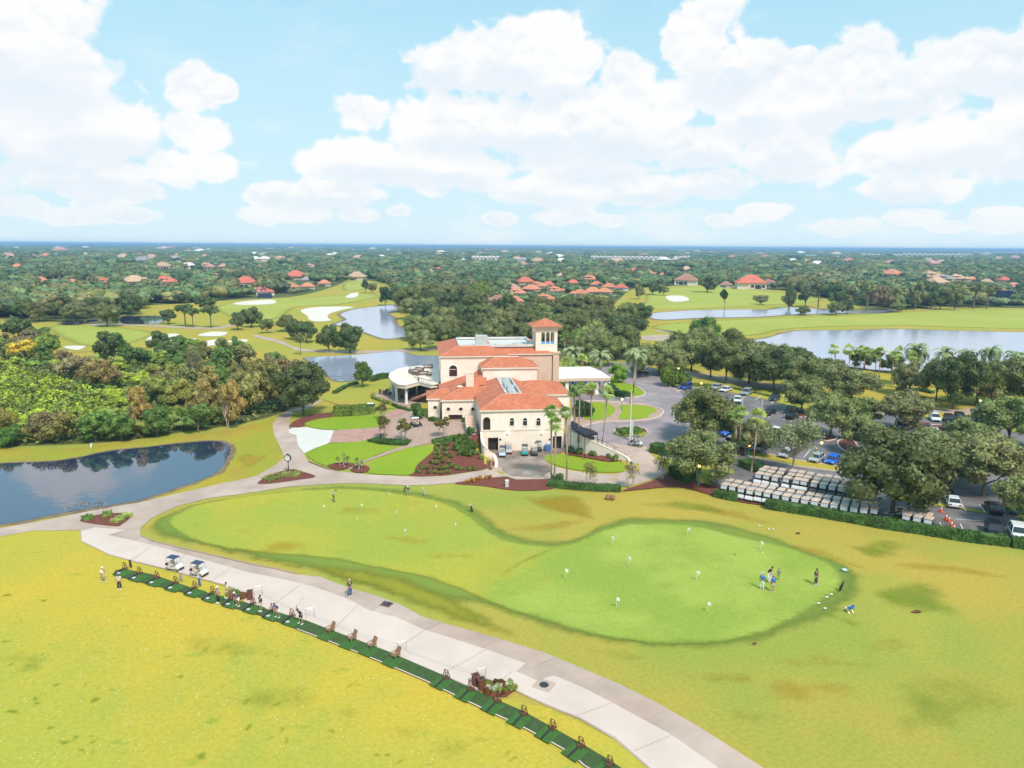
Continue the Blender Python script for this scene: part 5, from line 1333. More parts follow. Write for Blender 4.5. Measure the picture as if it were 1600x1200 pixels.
# main hall and its right end
FV = 28.3
ffw = lambda px, py: onV(px, py, FV)
fu0 = -6.4
hw = arch(ffw(708, 575)[0] - fu0, ffw(708, 588.4)[1], 1.75, ffw(708, 570.7)[1] - ffw(708, 588.4)[1])
mb = MB(); wall_face(mb, (fu0, FV), (8.6, FV), 3, 13.8, [hw], .4); wall_face(mb, (fu0, 50), (fu0, FV), 3, 13.8); wall_face(mb, (8.6, FV), (8.6, 32), 3, 13.8); part('wall', mb, 'stucco')
window((fu0, FV), (8.6, FV), hw, .2, 'glass', depth=.3)
FE = (-6.8, 27.9, 8.9, 50.5)
mb = MB(); E_ = [(FE[0], FE[1], 14), (FE[2], FE[1], 14), (FE[2], FE[3], 14), (FE[0], FE[3], 14)]
T_ = [(-2.2, 32.3, 15.6), (4.6, 32.3, 15.6), (4.6, 46, 15.6), (-2.2, 46, 15.6)]
for i in range(4): j = (i + 1) % 4; mb.add([E_[i], E_[j], T_[j], T_[i]], [(0, 1, 2, 3)])
part('roof', mb, 'tile'); cb = MB()
for i in range(4): cb.tube([E_[i], T_[i]], .1, 6)
part('ridge_cap', cb, 'ridge')
fb = MB(); fb.box((1.05, 39.2, 13.83), (15.66, 22.5, .32)); fb.box((1.05, 39.2, 13.56), (15.2, 22.1, .22)); part('cornice', fb, 'trim')
mb = MB(); wall_face(mb, (8.0, 30.5), (19.0, 30.5), 3, 13.8); wall_face(mb, (19.0, 30.5), (19.0, 50), 3, 13.8); part('wall', mb, 'stucco2')
GE = (6.0, 30.1, 19.35, 50.4)
mb = MB(); E_ = [(GE[0], GE[1], 14.05), (GE[2], GE[1], 14.05), (GE[2], GE[3], 14.05), (GE[0], GE[3], 14.05)]; T_ = [(4.5, 34.3, 15.64), (15.2, 34.3, 15.64), (15.2, 46, 15.64), (4.5, 46, 15.64)]
for i in (0, 1, 2): j = (i + 1) % 4; mb.add([E_[i], E_[j], T_[j], T_[i]], [(0, 1, 2, 3)])
part('roof', mb, 'tile')
fb = MB(); fb.box((12.7, 40.2, 13.88), (13.2, 20.1, .30)); part('cornice', fb, 'trim')
mb = MB(); mb.box((6.6, 39.2, 15.2), (17.0, 13.4, .08))
for x_, w_, y_, d_ in ((6.6, 17.4, 32.42, .24), (6.6, 17.4, 46.0, .24)): mb.box((x_, y_, 15.62), (w_, d_, .5))
for x_ in (-2.1, 15.1): mb.box((x_, 39.2, 15.62), (.24, 13.3, .5))
part('roof_deck', mb, 'deckroof')
for px, py, w, h, d, zz in ((753.5, 541, 2.7, 2.5, 2.4, 0), (777, 540, 1.2, .5, 1.0, 0), (805, 537, 1.4, .6, 1.2, 0), (832, 538.5, 1.7, .55, 1.4, 0), (730, 540, 1.2, .35, .9, 0), (765, 542, 1.6, .5, 1.0, 0), (741, 543, .8, .5, .8, 0)):
    u, v = Lz(px, py, 15.7); mb = MB(); mb.box((u, min(44, max(34, v)), 15.24 + h / 2), (w, d, h)); mb.box((u, min(44, max(34, v)), 15.24 + h + .05), (w * .7, d * .7, .1)); part('roof_unit', mb, 'hvac')
# bell tower
tu0, tu1, tv0, tv1 = 15.35, 20.35, 31.2, 36.2
tw = lambda px, py: onV(px, py, tv0)
az0 = tw(855, 537.6)[1]; az1 = tw(855, 519)[1]
hz = [arch(tw(px, 530)[0] - tu0, az0, .86, az1 - az0) for px in (848.7, 856.0, 863.2)]
side = [arch(s, az0, .86, az1 - az0) for s in (1.3, 2.5, 3.7)]
mb = MB(); ztop = 19.6
wall_face(mb, (tu0, tv0), (tu1, tv0), 3, ztop, hz, .45); wall_face(mb, (tu1, tv0), (tu1, tv1), 3, ztop, side, .45); wall_face(mb, (tu1, tv1), (tu0, tv1), 3, ztop, side, .45); wall_face(mb, (tu0, tv1), (tu0, tv0), 3, ztop, side, .45)
twr = part('bell_tower', mb, 'stucco')
mb = MB()
for a_, b_ in (((tu0 + .45, tv0 + .45), (tu1 - .45, tv0 + .45)), ((tu1 - .45, tv0 + .45), (tu1 - .45, tv1 - .45)), ((tu1 - .45, tv1 - .45), (tu0 + .45, tv1 - .45)), ((tu0 + .45, tv1 - .45), (tu0 + .45, tv0 + .45))):
    hh = [[(s - .45, z) for s, z in q] for q in (hz if a_[1] == b_[1] == tv0 + .45 else side)]
    wall_face(mb, b_, a_, az0 - .3, ztop, [[((tu1 - tu0 - .9) - s, z) for s, z in q] for q in hh], 0.01)
mb.box(((tu0 + tu1) / 2, (tv0 + tv1) / 2, az0 - .35), (4.1, 4.1, .1)); part('belfry_lining', mb, 'stucco2', twr)
mb = MB()
for h in hz: s = (h[0][0] + h[1][0]) / 2; mb.box((tu0 + s, tv0 + .2, az0 + .28), (.84, .12, .5))
part('panel', mb, 'bluepanel', twr)
mb = MB(); mb.box(((tu0 + tu1) / 2, (tv0 + tv1) / 2, ztop - .2), (5.3, 5.3, .3)); mb.box(((tu0 + tu1) / 2, (tv0 + tv1) / 2, ztop + .12), (5.8, 5.8, .3)); mb.box(((tu0 + tu1) / 2, (tv0 + tv1) / 2, ztop + .38), (6.6, 6.6, .24))
for k in range(11):
    mb.box((tu0 + .05 + k * .49, tv0 - .12, ztop - .48), (.22, .24, .22))
part('cornice', mb, 'trim', twr)
mb = MB(); q = 3.5; cx, cy = (tu0 + tu1) / 2, (tv0 + tv1) / 2
P4 = [(cx - q, cy - q, ztop + .5), (cx + q, cy - q, ztop + .5), (cx + q, cy + q, ztop + .5), (cx - q, cy + q, ztop + .5), (cx, cy, ztop + 2.0)]
mb.add(P4, [(0, 1, 4), (1, 2, 4), (2, 3, 4), (3, 0, 4), (3, 2, 1, 0)]); part('tower_roof', mb, 'tile', twr)
mb = MB()
for i in range(4): mb.tube([P4[i], P4[4]], .09, 6)
part('ridge_cap', mb, 'ridge', twr)
mb = MB(); mb.box((20.0, 30.85, 8.5), (1.4, .7, 11)); mb.box((20.1, 30.8, 14.1), (1.7, 1.0, .4)); part('buttress', mb, 'stucco2')
# white entrance canopy
mb = MB(); c0, c1 = Lz(868, 586, 7.2), Lz(955, 588, 7.2)
CP = (19.6, 34.2, 34.0, 46.0)
E_ = [(CP[0], CP[1], 7.35), (CP[2], CP[1], 7.35), (CP[2], CP[3], 7.35), (CP[0], CP[3], 7.35)]; T_ = [(CP[0], CP[1] + 3.4, 8.7), (CP[2] - 3.2, CP[1] + 3.4, 8.7), (CP[2] - 3.2, CP[3] - 3.4, 8.7), (CP[0], CP[3] - 3.4, 8.7)]
for i in range(4): j = (i + 1) % 4; mb.add([E_[i], E_[j], T_[j], T_[i]], [(0, 1, 2, 3)])
mb.add(T_, [(0, 1, 2, 3)]); cn = part('entrance_canopy', mb, 'white')
mb = MB(); mb.box(((CP[0] + CP[2]) / 2, (CP[1] + CP[3]) / 2, 7.0), (CP[2] - CP[0] - .04, CP[3] - CP[1] - .04, .66)); part('fascia', mb, 'stucco2', cn)
for u, v in ((CP[2] - 1.0, CP[1] + 1), (CP[2] - 1.0, CP[3] - 1), (CP[2] - 3.2, CP[1] + 1), (CP[0] + 4, CP[1] + 1), (CP[0] + 4, CP[3] - 1)):
    mb = MB(); zb = H(*Wl(u, v)[:2]); mb.box((u, v, (zb + 6.7) / 2), (.8, .8, 6.7 - zb)); mb.box((u, v, zb + .3), (1.1, 1.1, .6)); part('column', mb, 'white', cn)
# steps beside the front block
mb = MB()
for k in range(6): mb.box((-1.2, 3.0 + k * 1.0, 3.45 + k * .13 + .1), (1.7, .98, .5 + k * .26))
part('stair', mb, 'stucco2')
for k in range(5):
    mb = MB(); mb.box((-2.15, 2.6 + k * 1.1, 3.9 + k * .22), (.35, .5, .9 + k * .2)); mb.box((-2.15, 2.6 + k * 1.1, 4.4 + k * .32), (.45, .6, .12)); part('stair_pier', mb, 'trim')
# --- terrace pavilion at the left
pav = link('terrace_pavilion', None, None, BO, TH)
tag(pav, 'round fronted dining terrace with white columns and a pale flat roof', 'pavilion')
ZT = 7.4
rp = [Lz(*p, ZT) for p in ((608, 590), (613, 596), (622, 601), (634, 602.5), (655, 597), (673, 601.5), (684, 600))]
rp += [(-6.6, 33.5), (-6.6, 52.5), Lz(655, 572.5, ZT), Lz(640, 573.5, ZT), Lz(622, 577, ZT), Lz(609, 584, ZT)]
mb = MB(); mb.prism(rp, ZT - .75, ZT - .02); part('roof_edge', mb, 'trim', pav)
cxm = (sum(p[0] for p in rp) / len(rp), sum(p[1] for p in rp) / len(rp))
mb = MB(); mb.prism([(p[0] + (p[0] - cxm[0]) * .02, p[1] + (p[1] - cxm[1]) * .02) for p in rp], ZT, ZT + .12); part('roof', mb, 'paleroof', pav)
mb = MB()
for i in range(len(rp)):
    mb.tube([(cxm[0], cxm[1], ZT + .16), (rp[i][0] * .98 + cxm[0] * .02, rp[i][1] * .98 + cxm[1] * .02, ZT + .14)], .06, 4)
part('roof_seam', mb, 'trim', pav)
for px, py in ((613, 618), (618.5, 611), (620, 627), (635, 631), (652, 616), (667, 612)):
    z = 2.9; u, v = Lz(px, py, z); mb = MB(); mb.cyl((u, v, .5), .5, 2.5, 4); mb.cyl((u, v, 2.9), .34, ZT - 3.3, 12, r2=.28); mb.box((u, v, ZT - .55), (.8, .8, .25)); part('column', mb, 'white', pav)
fl = [Lz(*p, 2.9) for p in ((588, 620), (600, 626), (618, 631), (634, 635), (650, 636), (668, 625), (680, 618))] + [(-6.8, 33), (-6.8, 48), (-18, 46), (-22, 42)]
mb = MB(); mb.prism(fl, .2, 2.9); part('terrace_floor', mb, 'terr', pav)
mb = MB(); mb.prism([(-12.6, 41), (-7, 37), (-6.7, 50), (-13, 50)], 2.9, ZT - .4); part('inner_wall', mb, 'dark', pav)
mb = MB()
for i in range(14):
    t = i / 13; a_ = R(200 + 110 * t); c_ = Lz(660, 600, 5); p_ = (-9.3 + 3.2 * math.cos(a_) + 2.2 * t, 33 + 4.5 * math.sin(a_) + 2.0, 3.2 + 4.2 * t)
    mb.box((p_[0], p_[1], p_[2]), (2.0, .75, .4), 0, a_)
part('curved_stair', mb, 'brick', pav)
mb = MB()
pts = [(-9.3 + 4.1 * math.cos(R(200 + 110 * t / 13)) + 2.2 * t / 13, 33 + 5.5 * math.sin(R(200 + 110 * t / 13)) + 2, 4.3 + 4.2 * t / 13) for t in range(14)]
mb.tube(pts, .07, 5)
for p in pts[::2]: mb.tube([p, (p[0], p[1], p[2] - .9)], .04, 4)
part('stair_rail', mb, 'iron', pav)
rl = [rp[5], rp[4], (rp[3][0] + 2.6, rp[3][1] + 5), (rp[12][0] + 4.6, rp[12][1] + 4), rp[9]]
mb = MB(); mb.tube([(p[0], p[1], ZT + 1.0) for p in rl], .05, 5)
for i in range(len(rl) - 1):
    for k in range(5): p = Vector(rl[i]).lerp(Vector(rl[i + 1]), k / 5); mb.tube([(p.x, p.y, ZT + .1), (p.x, p.y, ZT + 1.0)], .03, 4)
part('railing', mb, 'iron', pav)


def patio_set(seed, col):
    m = MB(); m.cyl((0, 0, .7), .55, .05, 14); m.cyl((0, 0, 0), .06, .7, 6); m.cyl((0, 0, 0), .3, .04, 10)
    return m.mesh('table_top', M['obj'], False)


TABLE = patio_set(1, None)
cb = MB(); cb.box((0, 0, .42), (.5, .5, .07)); cb.box((-.24, 0, .70), (.06, .5, .5)); cb.box((0, -.25, .58), (.5, .05, .05)); cb.box((0, .25, .58), (.5, .05, .05))
for x_ in (-.22, .22):
    for y_ in (-.22, .22): cb.box((x_, y_, .2), (.05, .05, .4))
CHAIR = cb.mesh('patio_chair', M['obj'])
sb = MB(); sb.box((0, 0, .22), (2.0, .85, .34)); sb.box((0, .36, .55), (2.0, .2, .45)); sb.box((-.92, 0, .45), (.18, .85, .3)); sb.box((.92, 0, .45), (.18, .85, .3))
SOFA = sb.mesh('frame', M['obj']); sb = MB()
for x_ in (-.45, .45): sb.box((x_, -.08, .44), (.84, .62, .14))
CUSH = sb.mesh('cushion', M['obj'])


def at_local(o, u, v, z, rz=0):
    o.location = Wl(u, v, z); o.rotation_euler.z = TH + rz


for i, (px, py, rz) in enumerate(((646, 581, .4), (655, 578, -.5), (669, 573.5, 0), (662, 584, .1), (671, 585, 1.4), (650, 584, 2.4))):
    u, v = Lz(px, py, ZT + .4)
    o = spawn('outdoor_sofa', [('frame', SOFA, None, None, (.16, .12, .10)), ('cushion', CUSH, None, None, (.62, .55, .50))], (0, 0, 0), 0, 1.15,
              f'cushioned outdoor sofa on the upper terrace, {nth([1, 3, 5, 4, 6, 2][i])} from the left', 'sofa', 'terrace sofas'); at_local(o, u, v, ZT + .12, rz)
ts = sorted([(628, 614), (640, 617), (648, 614), (644, 624), (626, 622), (656, 622), (600, 615), (608, 617)])
rr = random.Random(2)
for i, (px, py) in enumerate(ts):
    u, v = Lz(px, py, 2.95)
    o = spawn('dining_table', [], (0, 0, 0), 0, 1.1, f'round outdoor dining table on the lower terrace, {nth(i + 1)} from the left', 'table', 'terrace tables', (.12, .10, .10), TABLE); at_local(o, u, v, 2.9)
    for k in range(4):
        a_ = k * PI / 2 + rr.random()
        c = spawn('dining_chair', [], (0, 0, 0), 0, 1.1, f'dark outdoor chair drawn up to the {nth(i + 1)} terrace table from the left', 'chair', 'terrace chairs', (.06, .055, .06), CHAIR); at_local(c, u + .95 * math.cos(a_), v + .95 * math.sin(a_), 2.9, a_ + PI)

# --- retaining walls, awning
def strip_wall(name, pts, zt, zb, th, m, label, cap=True):
    mb = MB(); P = [Vector((*p, 0)) for p in pts]; n = len(P); L_, R_ = [], []
    for i in range(n):
        d = (P[min(i + 1, n - 1)] - P[max(i - 1, 0)]).normalized(); s = Vector((-d.y, d.x, 0)) * th / 2; L_.append(P[i] + s); R_.append(P[i] - s)
    vs = [];
    for i in range(n): vs += [(*L_[i][:2], zb), (*R_[i][:2], zb), (*R_[i][:2], zt[i]), (*L_[i][:2], zt[i])]
    fs = []
    for i in range(n - 1):
        for k in range(4): fs.append((4 * i + k, 4 * i + (k + 1) % 4, 4 * i + 4 + (k + 1) % 4, 4 * i + 4 + k))
    fs += [(0, 1, 2, 3), tuple(4 * (n - 1) + k for k in (3, 2, 1, 0))]
    mb.add(vs, fs)
    o = tag(link(name, mb.mesh(name, M[m])), label, 'wall')
    if cap:
        mb = MB(); vs = []
        for i in range(n):
            a, b = L_[i] + (L_[i] - R_[i]) * .12, R_[i] - (L_[i] - R_[i]) * .12
            vs += [(*a[:2], zt[i] + .003), (*b[:2], zt[i] + .003), (*b[:2], zt[i] + .14), (*a[:2], zt[i] + .14)]
        mb.add(vs, fs); link('coping', mb.mesh('coping', M['trim']), o)
    return o


def cat_open(P, k=4):
    Q = [P[0]] + list(P) + [P[-1]]; out = []
    for i in range(1, len(Q) - 2):
        p0, p1, p2, p3 = (np.array(Q[i + j - 1]) for j in range(4))
        for t in np.linspace(0, 1, k, endpoint=False): out.append(tuple(.5 * (2 * p1 + (p2 - p0) * t + (2 * p0 - 5 * p1 + 4 * p2 - p3) * t * t + (3 * p1 - p0 - 3 * p2 + p3) * t ** 3)))
    out.append(tuple(Q[-1])); return out


pw = cat_open([(*U(*p), p[2]) for p in WALL_L])
strip_wall('retaining_wall', [p[:2] for p in pw], [p[2] for p in pw], -.2, .45, 'stucco', 'curved cream retaining wall sweeping down left of the service court')
pw = cat_open([(*U(*p), p[2]) for p in WALL_R])
strip_wall('ramp_wall', [p[:2] for p in pw], [p[2] for p in pw], -.2, .4, 'stucco', 'long cream wall sloping down beside the ramp right of the clubhouse')
rb_ = [(p[0], p[1], p[2] + .9) for p in pw[:14]]
mb = MB(); mb.tube(rb_, .05, 5)
for p in rb_[::2]: mb.tube([p, (p[0], p[1], p[2] - .9)], .04, 4)
tag(link('handrail', mb.mesh('handrail', M['iron'])), 'dark handrail on top of the sloping ramp wall', 'railing')
aw = link('awning', None, None, Vector((*U(914, 676, 4.7), 2.0))); tag(aw, 'long black entrance awning on thin posts beside the ramp', 'awning')
ax = [(*U(892, 667, 5.2), 5.2), (*U(914, 680, 4.7), 4.7), (*U(934, 676, 4.4), 4.4), (*U(922, 670, 4.7), 4.7), (*U(912, 668, 5.0), 5.0), (*U(897, 658, 5.5), 5.5), (*U(892, 658, 5.5), 5.5)]
mb = MB(); n = len(ax); o_ = aw.location
mb.add([Vector(p) - o_ for p in ax] + [Vector(p) - o_ - Vector((0, 0, .4)) for p in ax], [tuple(range(n)), tuple(range(n, 2 * n))[::-1]] + [(i, (i + 1) % n, n + (i + 1) % n, n + i) for i in range(n)])
link('canopy', mb.mesh('canopy', mat('black_canvas', (.018, .018, .03), .7, .2, 3)), aw)
for p in (ax[1], ax[2], ax[0], ax[4]):
    mb = MB(); q = Vector(p) - o_; zb = H(p[0], p[1]) - o_.z; mb.tube([(q.x, q.y, zb), (q.x, q.y, q.z - .3)], .06, 6); link('post', mb.mesh('post', M['iron']), aw)
# ------------------------------------------------------------------ golf carts
def bevel(me, off=.05, seg=2):
    b = bmesh.new(); b.from_mesh(me); bmesh.ops.remove_doubles(b, verts=b.verts, dist=1e-4)
    bmesh.ops.recalc_face_normals(b, faces=b.faces)
    bmesh.ops.bevel(b, geom=[e for e in b.edges if e.is_manifold and e.calc_face_angle(0) > .5], offset=off, segments=seg, affect='EDGES', clamp_overlap=True)
    b.to_mesh(me); b.free(); return me


mb = MB()
mb.xprism([(-1.1, .30), (1.05, .30), (1.15, .42), (1.12, .62), (.75, .92), (.62, .92), (.62, .40), (-.2, .40), (-.2, .62), (-.62, .68), (-1.12, .62)], -.57, .57, 0)
CART_BODY = bevel(mb.mesh('body', M['obj']), .05)
mb = MB(); mb.box((0, 0, .27), (2.2, 1.0, .14)); mb.box((-.95, 0, .78), (.4, .9, .28)); mb.box((1.16, 0, .36), (.1, 1.0, .16)); CART_CH = mb.mesh('chassis', M['black'])
mb = MB(); mb.box((-.25, 0, .74), (.55, 1.05, .14)); mb.box((-.55, 0, 1.02), (.14, 1.05, .46)); CART_SEAT = bevel(mb.mesh('seat', M['obj']), .04)
mb = MB(); mb.box((-.12, 0, 1.86), (1.5, 1.08, .09), top=.92); CART_ROOF = bevel(mb.mesh('roof', M['obj']), .03)
mb = MB()
for y_ in (-.52, .52): mb.tube([(.72, y_, .9), (.52, y_, 1.82)], .022, 6); mb.tube([(-.75, y_, .65), (-.85, y_, 1.82)], .022, 6)
mb.tube([(.45, .25, .75), (.25, .25, 1.02)], .03, 6); mb.cyl((.24, .25, 1.02), .17, .03, 12); CART_POST = mb.mesh('roof_support', M['black'])
mb = MB(); mb.add([(.73, -.5, .93), (.73, .5, .93), (.54, .5, 1.8), (.54, -.5, 1.8)], [(0, 1, 2, 3)])
gm, N_, L_, P_ = nt('clear_screen'); P_.inputs['Base Color'].default_value = (.6, .65, .68, 1); P_.inputs['Roughness'].default_value = .08; P_.inputs['Alpha'].default_value = .45
CART_WS = mb.mesh('windshield', gm)
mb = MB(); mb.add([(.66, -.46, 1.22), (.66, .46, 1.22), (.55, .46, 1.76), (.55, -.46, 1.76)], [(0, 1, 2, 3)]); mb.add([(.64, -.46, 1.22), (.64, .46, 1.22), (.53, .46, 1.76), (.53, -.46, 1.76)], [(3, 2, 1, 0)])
CART_WS2 = mb.mesh('windshield', mat('painted_glare_screen', (.62, .60, .62), .12, .05, 2))  # opaque pale colour paints the sky's reflection into the parked carts' windshields
mb = MB(); mb.tube([(0, -.11, 0), (0, .11, 0)], .23, 14); mb.tube([(0, -.115, 0), (0, .115, 0)], .12, 10, 1); CART_WH = mb.mesh('wheel', [M['rubber'], M['hvac']])
mb = MB()
for y_ in (-.25, .25):
    mb.tube([(-1.02, y_, .62), (-1.12, y_, 1.35)], .13, 9)
CART_BAG = mb.mesh('golf_bag', M['obj'])
TAN, NAVY, CWHITE = (.62, .47, .38), (.035, .05, .12), (.66, .64, .66)


def cart(px, py, rz, label, group, roof=TAN, body=CWHITE, seat=(.35, .28, .22), z=None, name='golf_cart', ws=True, bags=None, sc=1.0):
    g = G(px, py)
    ps = [('body', CART_BODY, None, None, body), ('chassis', CART_CH), ('seat', CART_SEAT, None, None, seat), ('roof', CART_ROOF, None, None, roof), ('roof_support', CART_POST)]
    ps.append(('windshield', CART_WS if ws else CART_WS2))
    for x_ in (.78, -.78):
        for y_ in (-.5, .5): ps.append(('wheel', CART_WH, (x_, y_, .23)))
    return spawn(name, ps, g, rz, sc, label, 'golf cart', group, roof)


def dirpx(a, b, z=0):
    A, B = U(*a, z), U(*b, z); return math.atan2(B[1] - A[1], B[0] - A[0])


def roofpx(X, Y):
    """zoom pixel of a roof centre -> pixel of the ground below it"""
    px, py = 1100 + X / 5.3333, 680 + Y / 5.3333
    x, y = U(px, py, 1.88); return V(x, y, 0)


def spread(r):
    return r


RB = [(520, 265), (583, 275), (652, 285), (745, 295), (812, 305), (887, 318), (968, 335), (1035, 340), (1112, 350)]
RM = [(488, 286), (556, 300), (635, 312), (726, 325), (795, 333), (860, 345), (942, 360), (1020, 372), (1090, 380)]
RF = [(462, 315), (527, 325), (600, 340), (693, 350), (778, 362), (838, 372), (925, 388), (998, 402), (1075, 415), (1150, 425), (1235, 436)]
FB = [(212, 372), (285, 385), (360, 400), (430, 409), (493, 422), (565, 436), (645, 450), (723, 462), (800, 475), (888, 487), (960, 498), (1032, 508), (1108, 522), (1187, 535), (1268, 548), (1345, 562), (1422, 572)]
FF = [(178, 405), (247, 416), (318, 431), (390, 446), (462, 456), (535, 469), (610, 483), (690, 497), (768, 511), (848, 525), (930, 538), (1015, 553), (1092, 566), (1172, 580), (1255, 592), (1338, 604), (1425, 606)]
CB = [(1417, 797), (1434, 800), (1451, 803)]
CFr = [(1418, 803), (1435, 806), (1452, 809)]
rz0 = dirpx((1100 + 285 / 5.3333, 680 + 385 / 5.3333), (1100 + 247 / 5.3333, 680 + 416 / 5.3333), 1.88)
rr = random.Random(9)
for lst, w in ((RB, 'the rear line near the road'), (RM, 'the middle line near the road'), (RF, 'the front line near the road'), (FB, 'the second line behind the hedge'), (FF, 'the line along the hedge')):
    for i, p in enumerate(lst):
        px, py = roofpx(*p); k = rr.uniform(.92, 1.06)
        dk = lst is RF and i > 5
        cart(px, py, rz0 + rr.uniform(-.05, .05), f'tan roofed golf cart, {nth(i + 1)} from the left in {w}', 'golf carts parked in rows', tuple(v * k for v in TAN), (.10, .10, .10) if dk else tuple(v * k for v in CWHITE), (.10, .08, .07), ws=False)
for i in range(3):
    for lst, w in ((CB, 'behind'), (CFr, 'in front')):
        x, y = U(*lst[i], 1.88); px, py = V(x, y, 0)
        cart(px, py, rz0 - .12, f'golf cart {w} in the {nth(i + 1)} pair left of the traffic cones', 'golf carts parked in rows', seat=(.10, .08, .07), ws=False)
rzp = dirpx((262, 884), (300, 893))
cart(273, 890, rzp + .05, 'navy roofed golf cart on the path, left of two', 'golf carts on the range path', NAVY, (.70, .66, .62), (.6, .5, .4), sc=.87)
cart(311, 899, rzp + .05, 'navy roofed golf cart on the path, right of two', 'golf carts on the range path', NAVY, (.70, .66, .62), (.6, .5, .4), sc=.87)
for px, py, rz, lab, rf, bd in ((785, 713, -1.6, 'blue and white cart nosed out at the left of the service court', (.05, .06, .09), (.45, .55, .75)), (784, 702, -1.6, 'dark roofed cart behind the blue and white one', (.06, .055, .06), (.05, .05, .06)), (794.5, 708, -1.5, 'grey cart with a pink tan roof in the service court', (.50, .40, .36), (.45, .42, .42)),
                                (820, 711, -1.57, 'dark cart with a teal cargo box in the service court', (.03, .035, .04), (.02, .25, .24)), (834.5, 711, -1.5, 'dark cart with a cream roof in the service court', (.66, .52, .42), (.04, .035, .04)), (841, 704, -1.5, 'dark brown cart half hidden behind the cream roofed one', (.06, .045, .04), (.05, .04, .04)),
                                (994, 697, -.45, 'white and black shuttle cart on the drive near the roundabout', (.12, .12, .13), (.65, .65, .66)), (650, 667, .2, 'white roofed cart with dark sides on the brick terrace', (.74, .72, .70), (.04, .04, .05)), (580, 643, .1, 'white roofed cart parked behind the clipped hedges', (.74, .74, .72), (.05, .06, .12))):
    cart(px, py, rz, lab, 'service and shuttle carts', rf, bd, (.2, .2, .2))

# ------------------------------------------------------------------ cars
def car_meshes(kind):
    L_, W_, zb, zr, cab = {'sedan': (4.6, 1.8, .92, 1.45, (-1.75, -1.05, .45, 1.15)), 'suv': (4.7, 1.9, 1.02, 1.72, (-2.25, -1.95, .45, 1.10)), 'hatch': (4.1, 1.75, .95, 1.52, (-1.95, -1.6, .45, 1.15)), 'pickup': (5.4, 1.95, 1.05, 1.80, (-.75, -.6, .75, 1.30))}[kind]
    h = L_ / 2; mb = MB()
    if kind == 'pickup': prof = [(-h, .45), (h - .1, .40), (h, .6), (h - .08, .98), (1.3, 1.05), (-.75, 1.05), (-h, 1.05)]
    else: prof = [(-h, .42), (h - .12, .36), (h, .55), (h - .1, .80), (1.15, zb), (-h + .25, zb), (-h, zb - .15)]
    mb.xprism(prof, -W_ / 2, W_ / 2); body = bevel(mb.mesh('body', M['paint']), .09, 2)
    x0, x1, x2, x3 = cab; mb = MB(); w0, w1 = W_ / 2 - .06, W_ / 2 - .22
    z0, z1 = zb - .04, zr - .07
    vs = [(x0, -w0, z0), (x3, -w0, z0), (x3, w0, z0), (x0, w0, z0), (x1, -w1, z1), (x2, -w1, z1), (x2, w1, z1), (x1, w1, z1)]
    mb.add(vs, [(3, 2, 1, 0), (4, 5, 6, 7), (0, 1, 5, 4), (1, 2, 6, 5), (2, 3, 7, 6), (3, 0, 4, 7)]); glass = mb.mesh('window', M['carglass'])
    mb = MB(); mb.box(((x1 + x2) / 2, 0, zr - .045), (x2 - x1 + .06, 2 * w1 + .06, .09), top=.93)
    for sx in (-1, 1):
        for a, b in (((x0, w0), (x1, w1)), ((x3, w0), (x2, w1)), (((x0 + x3) / 2 - .1, w0), ((x1 + x2) / 2 - .1, w1))): mb.tube([(a[0], sx * (a[1] + .005), z0), (b[0], sx * (b[1] + .01), z1)], .045, 4)
    roof = mb.mesh('roof', M['paint'])
    mb = MB()
    if kind == 'pickup': mb.box((-1.75, 0, 1.056), (1.75, 1.55, .02))
    bed = mb.mesh('cargo_bed', M['black']) if kind == 'pickup' else None
    mb = MB(); mb.tube([(0, -.11, 0), (0, .11, 0)], .33, 14); mb.tube([(0, -.115, 0), (0, .115, 0)], .19, 10, 1); wh = mb.mesh('wheel', [M['rubber'], M['metal']])
    mb = MB(); mb.box((h - .10, 0, .68), (.14, .34, .13)); hl = mb.mesh('headlight', M['lamp_lens'])
    mb = MB(); mb.box((-h + .02, 0, .80), (.08, .28, .16)); tl = mb.mesh('tail_light', M['redlight'])
    mb = MB(); mb.box((h - .03, 0, .5), (.1, W_ * .6, .14)); gr = mb.mesh('grille', M['black'])
    ps = [('body', body), ('window', glass), ('roof', roof), ('grille', gr)] + ([('cargo_bed', bed)] if bed else [])
    for x_ in (h - .85, -h + .9):
        for y_ in (-W_ / 2 + .1, W_ / 2 - .1): ps.append(('wheel', wh, (x_, y_, .33)))
    for y_ in (-W_ / 2 + .28, W_ / 2 - .28): ps += [('headlight', hl, (0, y_, 0)), ('tail_light', tl, (0, y_, 0))]
    return ps


